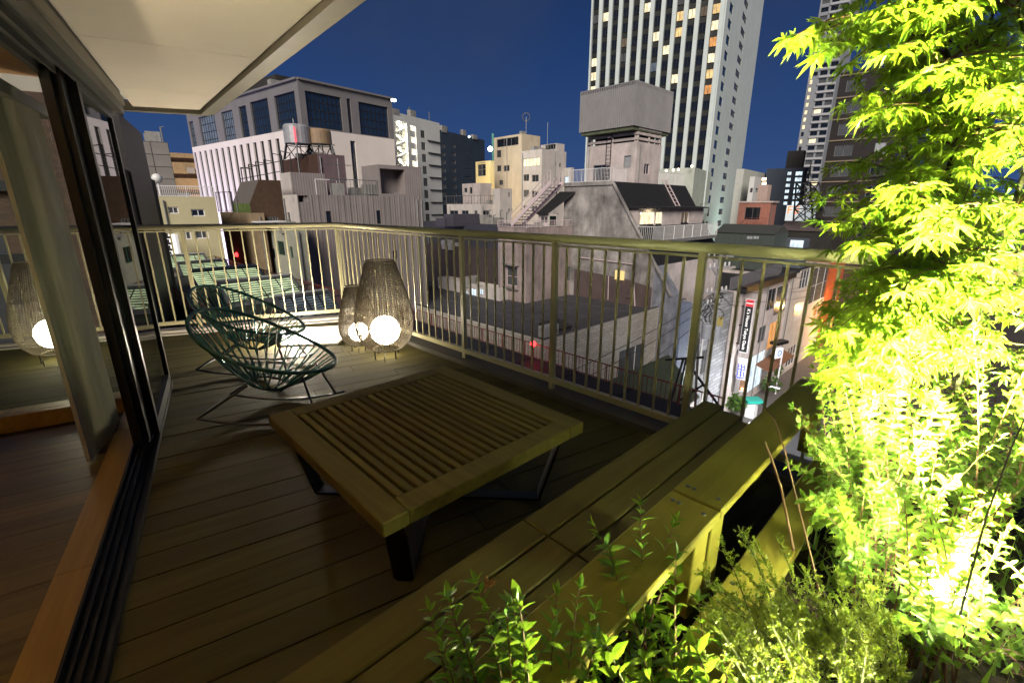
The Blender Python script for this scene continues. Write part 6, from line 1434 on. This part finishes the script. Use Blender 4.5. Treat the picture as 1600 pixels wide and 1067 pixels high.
for i in range(nx_):
    for j in range(ny_): p = BQ(-3 + 3.4 * i / (nx_ - 1), cl0 + .052 + 1.5 * j / (ny_ - 1), .29 + rnd.uniform(-.014, .022)); vs.append(p)
for i in range(nx_ - 1):
    for j in range(ny_ - 1): fs.append((i * ny_ + j, i * ny_ + j + 1, (i + 1) * ny_ + j + 1, (i + 1) * ny_ + j))
m.faces(vs, fs); m.build('soil_bed', SOILM, soil)
m = MB(); q_ = [BQ(-3, cl0 + .051, 0), BQ(.4, cl0 + .051, 0), BQ(.4, cl0 + 1.56, 0), BQ(-3, cl0 + 1.56, 0)]; m.prism([(p.x, p.y) for p in q_], -.02, .27); m.build('planter_core', BLKM, soil)
lg = onz(1385, 790, .36); lo_ = thing('terracotta_edging', 'orange brown round log edging lying in the planter among the leaves', 'log', lg); MB().tube([onz(1350, 850, .32), onz(1385, 790, .335), onz(1425, 700, .33)], .035, 10).build('log', mat('orange_log', (.36, .17, .055), .8, var=.4, scale=8, bump=.4), lo_, smooth=True)
# planter spot lamp
pl_ = onz(1475, 915, .575); spl = thing('planter_spotlight', 'bright spotlight standing in the planter and lighting the leaves', 'spotlight', Vector((pl_.x, pl_.y, .29)))
aimd = (Vector((1.15, 1.45, 1.3)) - pl_).normalized()
MB().lathe([(.015, -.06), (.034, -.05), (.038, -.02), (.034, -.02)], pl_, 16).build('housing', mat('satin_lamp_housing', (.6, .6, .58), .3, .6), spl, smooth=False); MB().tube([Vector((pl_.x, pl_.y, .27)), pl_ - Z3 * .06], .012, 6).build('stake', MATS['satin_lamp_housing'], spl)
MB().sphere(pl_ + Z3 * .0, .036, 20, 12).build('lens', glow('spot_lens', (1, .98, .80), 220), spl, smooth=True)
pls = lamp('beam', 'POINT', pl_ + Z3 * .047, 70, (.93, 1, .48), .04, spl)

pl2 = Vector((1.22, .74, .40)); assumed_sp2 = thing('planter_spotlight', 'second planter spotlight standing in the near corner and aimed up at the maple', 'spotlight', Vector((pl2.x, pl2.y, .29))); aim2 = (Vector((1.28, 1.20, 1.5)) - pl2).normalized()  # assumed lamp right of the view, added to light the maple
MB().tube([pl2 - aim2 * .10, pl2], .045, 16).build('housing', BLKM, assumed_sp2); MB().tube([Vector((pl2.x, pl2.y, .27)), pl2 - aim2 * .05], .01, 6).build('stake', BLKM, assumed_sp2); MB().tube([pl2 + aim2 * .004, pl2 + aim2 * .01], .040, 16).build('lens', MATS['spot_lens'], assumed_sp2)
l2_ = lamp('beam', 'SPOT', pl2 + aim2 * .02, 3000, (.92, 1, .42), .03, assumed_sp2, spot_size=R(84), spot_blend=.35); aim(l2_, Vector((1.28, 1.18, 1.5)), pl2)

pl3 = Vector((.56, .36, .36)); assumed_sp3 = thing('planter_spotlight', 'low planter spotlight under the glossy shrubs at the near end of the planter', 'spotlight', Vector((pl3.x, pl3.y, .29))); aim3 = (Vector((.12, .55, .62)) - pl3).normalized()  # assumed lamp below the view, added to light the glossy shrubs
MB().tube([pl3 - aim3 * .10, pl3], .04, 16).build('housing', BLKM, assumed_sp3); MB().tube([Vector((pl3.x, pl3.y, .27)), pl3 - aim3 * .05], .01, 6).build('stake', BLKM, assumed_sp3); MB().tube([pl3 + aim3 * .004, pl3 + aim3 * .01], .035, 16).build('lens', MATS['spot_lens'], assumed_sp3)
l3_ = lamp('beam', 'SPOT', pl3 + aim3 * .02, 110, (1, 1, .52), .03, assumed_sp3, spot_size=R(150), spot_blend=.6); aim(l3_, Vector((.15, .60, .62)), pl3)

pb_ = lamp('beam', 'SPOT', pl_ + Z3 * .05, 360, (.95, 1, .55), .03, spl, spot_size=R(112), spot_blend=.5); aim(pb_, pl_ + Vector((.40, .62, .50)), pl_)
# ------------------------------------------------------------------ leaves
LM = leaf_mat('maple_leaf', (.11, .27, .02), (.42, .54, .07), (.42, .62, .04), .4, .5)
LS = leaf_mat('shrub_leaf', (.09, .25, .025), (.36, .50, .11), (.34, .54, .05), .38, .5)
LG_ = leaf_mat('glossy_leaf', (.11, .28, .03), (.22, .40, .05), (.28, .45, .03), .25, .35)
LJ = leaf_mat('conifer_leaf', (.18, .26, .03), (.34, .40, .05), (.3, .4, .03), .5, .3)
LD = leaf_mat('dry_leaf', (.22, .10, .03), (.35, .20, .07), (.3, .15, .04), .7, .3)
TWIG = mat('reddish_twig', (.20, .10, .05), .7, var=.4, scale=20); BARK = mat('maple_bark', (.085, .075, .04), .8, var=.4, scale=12, bump=.5, bscale=40)
def maple_shape(rnd):
    """seven-lobed leaf in the x (tip) / y plane, about unit length, lobes drooping"""
    vs = [(0, 0, 0)]; lob = [(-118, .40), (-78, .66), (-40, .90), (0, 1.0), (40, .90), (78, .66), (118, .40)]
    ring = []
    for i, (an, ln) in enumerate(lob):
        an += rnd.uniform(-4, 4); ln *= rnd.uniform(.9, 1.05); a = R(an); wd = .085 * ln + .015
        tip = Vector((math.cos(a), math.sin(a), 0)) * ln; md = tip * .52; sd = Vector((-math.sin(a), math.cos(a), 0)) * wd
        ring.append([md - sd, tip, md + sd])
    fs = []; n = 1
    for i, (a, t, b) in enumerate(ring):
        c = ring[i + 1] if i < 6 else None
        for p, z in ((a, -.05), (t, -.22 * t.length), (b, -.05)): vs.append((p.x, p.y, z + rnd.uniform(-.02, .02)))
        m = n + 1; vs.append((t.x * .5, t.y * .5, .015)); k = n + 3       # midrib
        fs += [(n, m, k), (k, m, n + 2)]
        vs.append(tuple(Vector(ring[i][2]).lerp(Vector(ring[i + 1][0]), .5) * .42) if i < 6 else (0, 0, 0)); s_ = n + 4
        if i == 0: fs.append((0, n, k))
        fs.append((0, k, n + 2)) if i == 6 else fs.extend([(0, k, n + 2, s_)])
        if i > 0: fs.append((0, n - 1, n, k))
        n += 5
    return [Vector(v) for v in vs], fs
def lance_shape(w=.24, fold=.10, droop=.22):
    vs = [Vector((0, 0, 0)), Vector((.25, -w * .8, fold * .7)), Vector((.3, 0, -.01)), Vector((.25, w * .8, fold * .7)), Vector((.6, -w * .82, fold * .4 - droop * .3)), Vector((.65, 0, -droop * .38)), Vector((.6, w * .82, fold * .4 - droop * .3)), Vector((1, 0, -droop))]
    return vs, [(0, 1, 2), (0, 2, 3), (1, 4, 5, 2), (2, 5, 6, 3), (4, 7, 5), (5, 7, 6)]
def frame(tip, nrm):
    x = tip.normalized(); z = (nrm - x * nrm.dot(x)).normalized(); y = z.cross(x); return x, y, z
class Leaves:
    """collects leaves; the nearest to the viewer become objects of their own, the rest one part"""
    def __init__(s, shapes): s.shapes = shapes; s.items = []
    def add(s, p, tip, nrm, size): s.items.append((Vector(p), tip, nrm, size, random.randrange(len(s.shapes))))
    def emit(s, parent, mt, single, name='leaf', rest='foliage'):
        eye = Vector((0, 0, H))
        def area(it):
            x, y = proj(it[0]); inside = -40 < x < 1640 and -40 < y < 1107
            return (0 if inside else 10) + (it[0] - eye).length / it[3]
        s.items.sort(key=area)
        meshes = []
        for vs, fs in s.shapes: b = MB(); b.faces(vs, fs); meshes.append(b.mesh(name, mt))
        org = ORG[parent]
        for it in s.items[:single]:
            x, y, z = frame(it[1], it[2]); o = bpy.data.objects.new(name, meshes[it[4]]); COL.objects.link(o); o.parent = parent
            M = Matrix((x * it[3], y * it[3], z * it[3])).transposed().to_4x4(); M.translation = it[0] - org; o.matrix_local = M
        m = MB()
        for it in s.items[single:]:
            x, y, z = frame(it[1], it[2]); vs, fs = s.shapes[it[4]]
            m.faces([it[0] + (x * v.x + y * v.y + z * v.z) * it[3] for v in vs], fs)
        if m.f: m.build(rest, mt, parent, kind='stuff')
rm = random.Random(21); random.seed(21)
def rv(r, s=1): return Vector((r.gauss(0, s), r.gauss(0, s), r.gauss(0, s)))

# ------------------------------------------------------------------ Japanese maple
base = Vector((1.40, 1.42, .29)); mp_ = thing('maple_tree', 'leafy yellow green maple tree with thin stems rising from the planter', 'tree', base)
stems = []
for top, mid in ((aty(1480, -40, 1.42), aty(1484, 235, 1.40)), (aty(1545, -60, 1.50), aty(1532, 210, 1.46)), (aty(1600, -120, 1.35), aty(1620, 200, 1.40)), (aty(1440, -80, 1.75), aty(1462, 200, 1.66))):
    b0 = base + Vector((rm.uniform(-.06, .06), rm.uniform(-.06, .06), 0)); pts = []
    for k in range(13):
        t = k / 12; p = (b0 * (1 - t) ** 2 + mid * 2 * t * (1 - t) * 1.0 + top * t * t) if False else (b0.lerp(mid, t * 2) if t < .5 else mid.lerp(top, t * 2 - 1)); pts.append(p + rv(rm, .008))
    stems.append(pts)
MB().tube(stems[0], [.013 - .0008 * k for k in range(13)], 8).build('trunk', BARK, mp_, smooth=True)
for s_ in stems[1:]: MB().tube(s_, [.010 - .0006 * k for k in range(13)], 7).build('stem', BARK, mp_, smooth=True)
lv = Leaves([maple_shape(rm) for _ in range(5)]); tips = [(1232, 62, 1.15), (1248, 70, 1.2), (1282, 84, 1.25), (1300, 70, 1.3), (1325, 100, 1.3), (1335, 45, 1.35), (1310, 20, 1.4), (1345, 150, 1.3), (1362, 175, 1.25), (1375, 205, 1.3), (1400, 225, 1.3), (1345, 120, 1.45), (1302, 262, 1.35), (1290, 312, 1.2), (1310, 290, 1.4), (1303, 350, 1.15), (1330, 330, 1.3), (1318, 395, 1.2), (1345, 385, 1.1), (1340, 440, 1.15), (1285, 505, 1.25), (1278, 545, 1.3), (1300, 485, 1.3), (1322, 530, 1.2), (1350, 480, 1.1), (1420, 250, 1.5), (1345, 250, 1.45)]
for _ in range(170):
    up_ = rm.random()
    if up_ < .48: x = rm.uniform(1350, 1640); y = rm.uniform(-110, 250)
    else: x = rm.uniform(1320, 1640); y = rm.uniform(230, 590)
    if x < 1400 and 200 < y < 250: continue
    tips.append((x, y, rm.uniform(1.0, 1.7)))
tips += [(rm.uniform(1400, 1640), rm.uniform(-60, 480), rm.uniform(1.05, 1.6)) for _ in range(46)]
tips += [(rm.uniform(1285, 1460), rm.uniform(470, 610), rm.uniform(1.0, 1.35)) for _ in range(34)]
br = MB()
for (x, y, Y) in tips:
    tip = aty(x, y, Y); st_ = rm.choice(stems); cand = [p for p in st_ if p.z < tip.z + .12 and p.z > .55] or [st_[5]]; src = min(cand, key=lambda p: (p - tip).length)
    L_ = (tip - src).length
    if L_ > .55: src = src.lerp(tip, 1 - .55 / L_); L_ = .55
    ctrl = src.lerp(tip, .55) + Vector((0, 0, .06 + .05 * rm.random())); pts = []
    for k in range(9): t = k / 8; pts.append(src * (1 - t) ** 2 + ctrl * 2 * t * (1 - t) + tip * t * t)
    br.tube(pts, [.0035 - .00032 * k for k in range(9)], 4, cap=False)
    dirb = (tip - src).normalized(); nl = max(6, int(L_ / .042))
    for k in range(nl):
        t = .22 + .78 * (k + rm.random() * .6) / nl; t = min(t, 1); p = src * (1 - t) ** 2 + ctrl * 2 * t * (1 - t) + tip * t * t
        for sd_2 in (-1, 1):
            if rm.random() < .12: continue
            lat = dirb.cross(Z3).normalized() * sd_2; d_ = (dirb * rm.uniform(.2, 1) + lat * rm.uniform(.3, 1.1) + Z3 * rm.uniform(-.75, .05)).normalized()
            pet = p + d_ * rm.uniform(.015, .045); nr = (Z3 * 1.0 + rv(rm, .42) - d_ * .1).normalized(); tipd = (d_ + Z3 * rm.uniform(-.6, .0) + rv(rm, .15)).normalized()
            lv.add(pet, tipd, nr, rm.uniform(.030, .056))
    lv.add(tip, (dirb - Z3 * .5).normalized(), (Z3 + rv(rm, .3)).normalized(), rm.uniform(.045, .065))
br.build('twigs', TWIG, mp_, kind='stuff'); lv.emit(mp_, LM, 300)

# ------------------------------------------------------------------ shrubs of the planter
lance = [lance_shape(.22, .1, .2), lance_shape(.26, .08, .3), lance_shape(.19, .12, .12)]
def shrub(name, label, root, tips, mt, single, ls=(.030, .052), gap=.028, group=None, lean=.0, shapes=lance, tw=TWIG, bare=.25):
    o = thing(name, label, 'shrub', root, group); lv = Leaves(shapes); tg = MB()
    for tip in tips:
        b0 = root + Vector((rm.uniform(-.07, .07), rm.uniform(-.07, .07), 0)); ctrl = b0.lerp(tip, .5) + Vector((rm.uniform(-.03, .03), rm.uniform(-.03, .03), .08)); L_ = (tip - b0).length; N = max(6, int(L_ / gap)); pts = []
        for k in range(N + 1): t = k / N; pts.append(b0 * (1 - t) ** 2 + ctrl * 2 * t * (1 - t) + tip * t * t)
        tg.tube(pts, [.0028 - .0019 * k / N for k in range(N + 1)], 4, cap=False); ph = rm.uniform(0, 6)
        for k in range(int(N * bare), N + 1):
            d_ = (pts[min(k + 1, N)] - pts[max(k - 1, 0)]).normalized(); s1_ = d_.cross(Vector((math.cos(ph), math.sin(ph), .2))).normalized(); s2_ = d_.cross(s1_)
            an = k * 1.57 + ph
            for h_ in (0, math.pi):
                if rm.random() < .08: continue
                o_ = s1_ * math.cos(an + h_) + s2_ * math.sin(an + h_); td = (o_ * .9 + d_ * rm.uniform(.3, .9) + Z3 * rm.uniform(-.1, .25)).normalized()
                lv.add(pts[k], td, (d_ + Z3 * .5 + rv(rm, .25)).normalized(), rm.uniform(*ls) * (1 - .35 * k / N))
        lv.add(tip, (pts[-1] - pts[-2]).normalized(), rv(rm).normalized(), ls[0] * .8)
    tg.build('twigs', tw, o, kind='stuff'); lv.emit(o, mt, single); return o
def tipset(n, xr, yr, Yr, fix=()): return [aty(*f) for f in fix] + [aty(rm.uniform(*xr), rm.uniform(*yr), rm.uniform(*Yr)) for _ in range(n)]
g0 = lambda x, y: onz(x, y, .30)
SG = 'bright lance-leaved shrubs lit by the planter spotlight'
shrub('lance_leaf_shrub', 'bright lance-leaved shrub spilling over the end of the planter rail', Vector((1.16, 1.30, .3)), tipset(60, (1270, 1470), (560, 780), (1.0, 1.45), ((1240, 635, 1.25), (1250, 660, 1.2), (1262, 690, 1.15), (1235, 725, 1.1), (1300, 610, 1.3), (1275, 710, 1.1), (1330, 590, 1.3), (1255, 780, 1.0), (1268, 820, .98))), LS, 120, (.026, .046), .022, SG)
shrub('lance_leaf_shrub', 'low lance-leaved shrub over the orange log in the middle of the planter', Vector((.98, 1.02, .3)), tipset(26, (1270, 1420), (740, 880), (.86, 1.06)), LS, 80, (.022, .038), .02, SG)
shrub('lance_leaf_shrub', 'dense white lit shrub right above the planter spotlight', Vector((1.18, 1.15, .3)), tipset(46, (1340, 1580), (640, 860), (.98, 1.3)), LS, 120, (.026, .044), .022, SG)
shrub('lance_leaf_shrub', 'lance-leaved shrub at the right edge under the maple', Vector((1.62, 1.35, .3)), tipset(64, (1400, 1640), (510, 760), (1.1, 1.6)), LS, 100, (.03, .05), .024, SG)
shrub('lance_leaf_shrub', 'leafy shrub in the bottom right corner beside the spotlight', Vector((1.22, .86, .3)), tipset(22, (1480, 1640), (880, 1080), (.72, .95)), LS, 80, (.022, .036), .02, SG)
shrub('lance_leaf_shrub', 'blown out white leaves crowding round the planter spotlight', Vector((.96, .84, .3)), tipset(40, (1410, 1580), (760, 960), (.70, .86), ((1440, 860, .70), (1480, 880, .69), (1510, 900, .69), (1455, 935, .68), (1530, 950, .68), (1490, 960, .67), (1430, 990, .66), (1500, 1000, .65), (1550, 990, .66))), LS, 140, (.022, .038), .02, SG)
shrub('glossy_shrub', 'glossy green young shrub in front of the bench at the bottom', Vector((.02, .44, .3)), tipset(12, (690, 960), (925, 1060), (.52, .68), ((672, 955, .62), (745, 912, .66), (800, 945, .6), (870, 930, .66), (905, 920, .68), (725, 1000, .58), (690, 1010, .56), (860, 990, .58), (930, 955, .68))), LG_, 200, (.034, .054), .021, bare=.3)
shrub('glossy_shrub', 'upright green sprig rising in front of the planter rail cap', Vector((.32, .72, .3)), tipset(4, (950, 1060), (850, 950), (.72, .84), ((930, 822, .86), (1000, 790, .9), (1055, 815, .9), (1060, 870, .88), (950, 850, .8))), LG_, 120, (.036, .056), .023, bare=.3)
shrub('glossy_shrub', 'low dense leafy plant at the bottom edge below the planter rail', Vector((.36, .50, .3)), tipset(26, (900, 1130), (930, 1070), (.52, .74)), LG_, 160, (.034, .056), .022)
# feathery conifer sprays
def conifer(label, root, tips, n):
    o = thing('feathery_conifer', label, 'shrub', root, 'feathery conifers in the planter'); tg = MB(); sc_ = MB()
    for tip in tips:
        b0 = root + Vector((rm.uniform(-.08, .08), rm.uniform(-.08, .08), 0)); ctrl = b0.lerp(tip, .5) + Vector((0, 0, .05)); N = 14; P_ = [b0 * (1 - k / N) ** 2 + ctrl * 2 * (k / N) * (1 - k / N) + tip * (k / N) ** 2 for k in range(N + 1)]
        tg.tube(P_, [.0025 - .0001 * k for k in range(N + 1)], 4, cap=False)
        for k in range(4, N + 1):
            d_ = (P_[k] - P_[k - 1]).normalized()
            for _ in range(n):
                o_ = (d_ * 1.0 + rv(rm, .6) + Z3 * .25).normalized(); ln = rm.uniform(.02, .05) * (1 - .4 * k / N); a_ = P_[k]; 
                for j in range(5):
                    b_ = a_ + o_ * ln / 5; s_ = o_.cross(rv(rm)).normalized() * .0028; q_ = s_.cross(o_).normalized() * .0028
                    sc_.poly([a_ - s_, a_ + q_ * .6, b_ + s_ * .7, b_ - q_ * .6]); sc_.poly([a_ + s_ * .2, a_ + s_ * 2 + o_ * .004, b_ + s_ * 1.1])
                    a_ = b_; o_ = (o_ + rv(rm, .12) + Z3 * .04).normalized()
    tg.build('twigs', mat('green_twig', (.12, .13, .03), .7), o, kind='stuff'); sc_.build('foliage', LJ, o, kind='stuff')
conifer('feathery conifer before the lower planter board', Vector((.62, .78, .3)), tipset(16, (1090, 1230), (880, 980), (.70, .88), ((1160, 832, .86), (1180, 850, .88), (1130, 850, .84), (1220, 850, .92))), 5)
conifer('feathery conifer in the middle of the planter beside the log', Vector((.78, .74, .3)), tipset(34, (1200, 1400), (890, 1030), (.66, .88)), 5)
conifer('feathery conifer at the bottom edge of the view', Vector((.60, .56, .3)), tipset(34, (1080, 1400), (960, 1080), (.54, .70)), 5)
# ground cover, bare twigs, fallen leaves
gc = MB()
for _ in range(2600):
    p = BQ(rm.uniform(-2.2, .3), cl0 + rm.uniform(.07, 1.2), .30); h_ = rm.uniform(.03, .10); d_ = Vector((rm.gauss(0, .5), rm.gauss(0, .5), 1)).normalized(); s_ = d_.cross(rv(rm)).normalized() * rm.uniform(.003, .007)
    gc.poly([p - s_, p + s_, p + d_ * h_ + s_ * .4 + Vector((0, 0, -.006)), p + d_ * h_ * 1.15])
props(gc.build('ground_cover', LS), None, None, None, 'stuff')
FG = 'dry brown leaves fallen in the planter'
FLB = ('on the soil beside the log, nearest the lower planter board', 'low down left of the log, under the feathery sprays', 'just right of the lowest leaf left of the log', 'at the bottom edge of the view below the feathery sprays', 'in front of the foot of the orange log', 'under the glossy shrub at the bottom left', 'between the glossy shrub and the planter rail', 'under the white lit leaves, farthest right', 'at the bottom edge below the orange log', 'close to the log, one of the middle leaves')
fm = MB(); fm.faces(*maple_shape(rm)); fme = fm.mesh('fallen_leaf', LD)
for k, (x, y) in enumerate(((1145, 900), (1190, 1040), (1215, 1030), (1180, 1060), (1260, 985), (760, 1040), (905, 1050), (1330, 1040), (1240, 1060), (1170, 985))):
    o = bpy.data.objects.new('fallen_leaf', fme); COL.objects.link(o); o.location = onz(x, y, .345); o.scale = (.04,) * 3; o.rotation_euler = (rm.uniform(-.6, .6), rm.uniform(-.6, .6), rm.uniform(0, 6)); props(o, 'curled dry brown leaf ' + FLB[k], 'leaf', FG)
for pts, lb in ((((1300, 1030, .8), (1275, 900, .9), (1250, 800, 1.0), (1225, 700, 1.05), (1210, 655, 1.1), (1190, 630, 1.15)), 'long bare arching twig crossing the planter rail cap'), (((1240, 860, .95), (1220, 760, 1.0), (1205, 715, 1.02), (1195, 690, 1.03)), 'short bare twig leaning over the planter rail cap'), (((1500, 960, .62), (1540, 810, .64), (1580, 700, .66), (1612, 630, .68)), 'dark bare twig at the right side before the white lit leaves')):
    P_ = [aty(*p) for p in pts]; props(MB().tube(P_, [(.0032 if 'dark' not in lb else .0018) - .0003 * k for k in range(len(P_))], 6).build('bare_twig', TWIG if 'dark' not in lb else BARK, loc=P_[0]), lb, 'twig')
dh_ = aty(762, 915, .62); o = thing('dried_flower_head', 'small dried brown seed head at the top of the glossy shrub', 'flower', dh_); l2 = Leaves(lance)
for k in range(9): l2.add(dh_, (rv(rm) + Z3 * .6).normalized(), rv(rm).normalized(), .018)
l2.emit(o, LD, 9, 'petal')
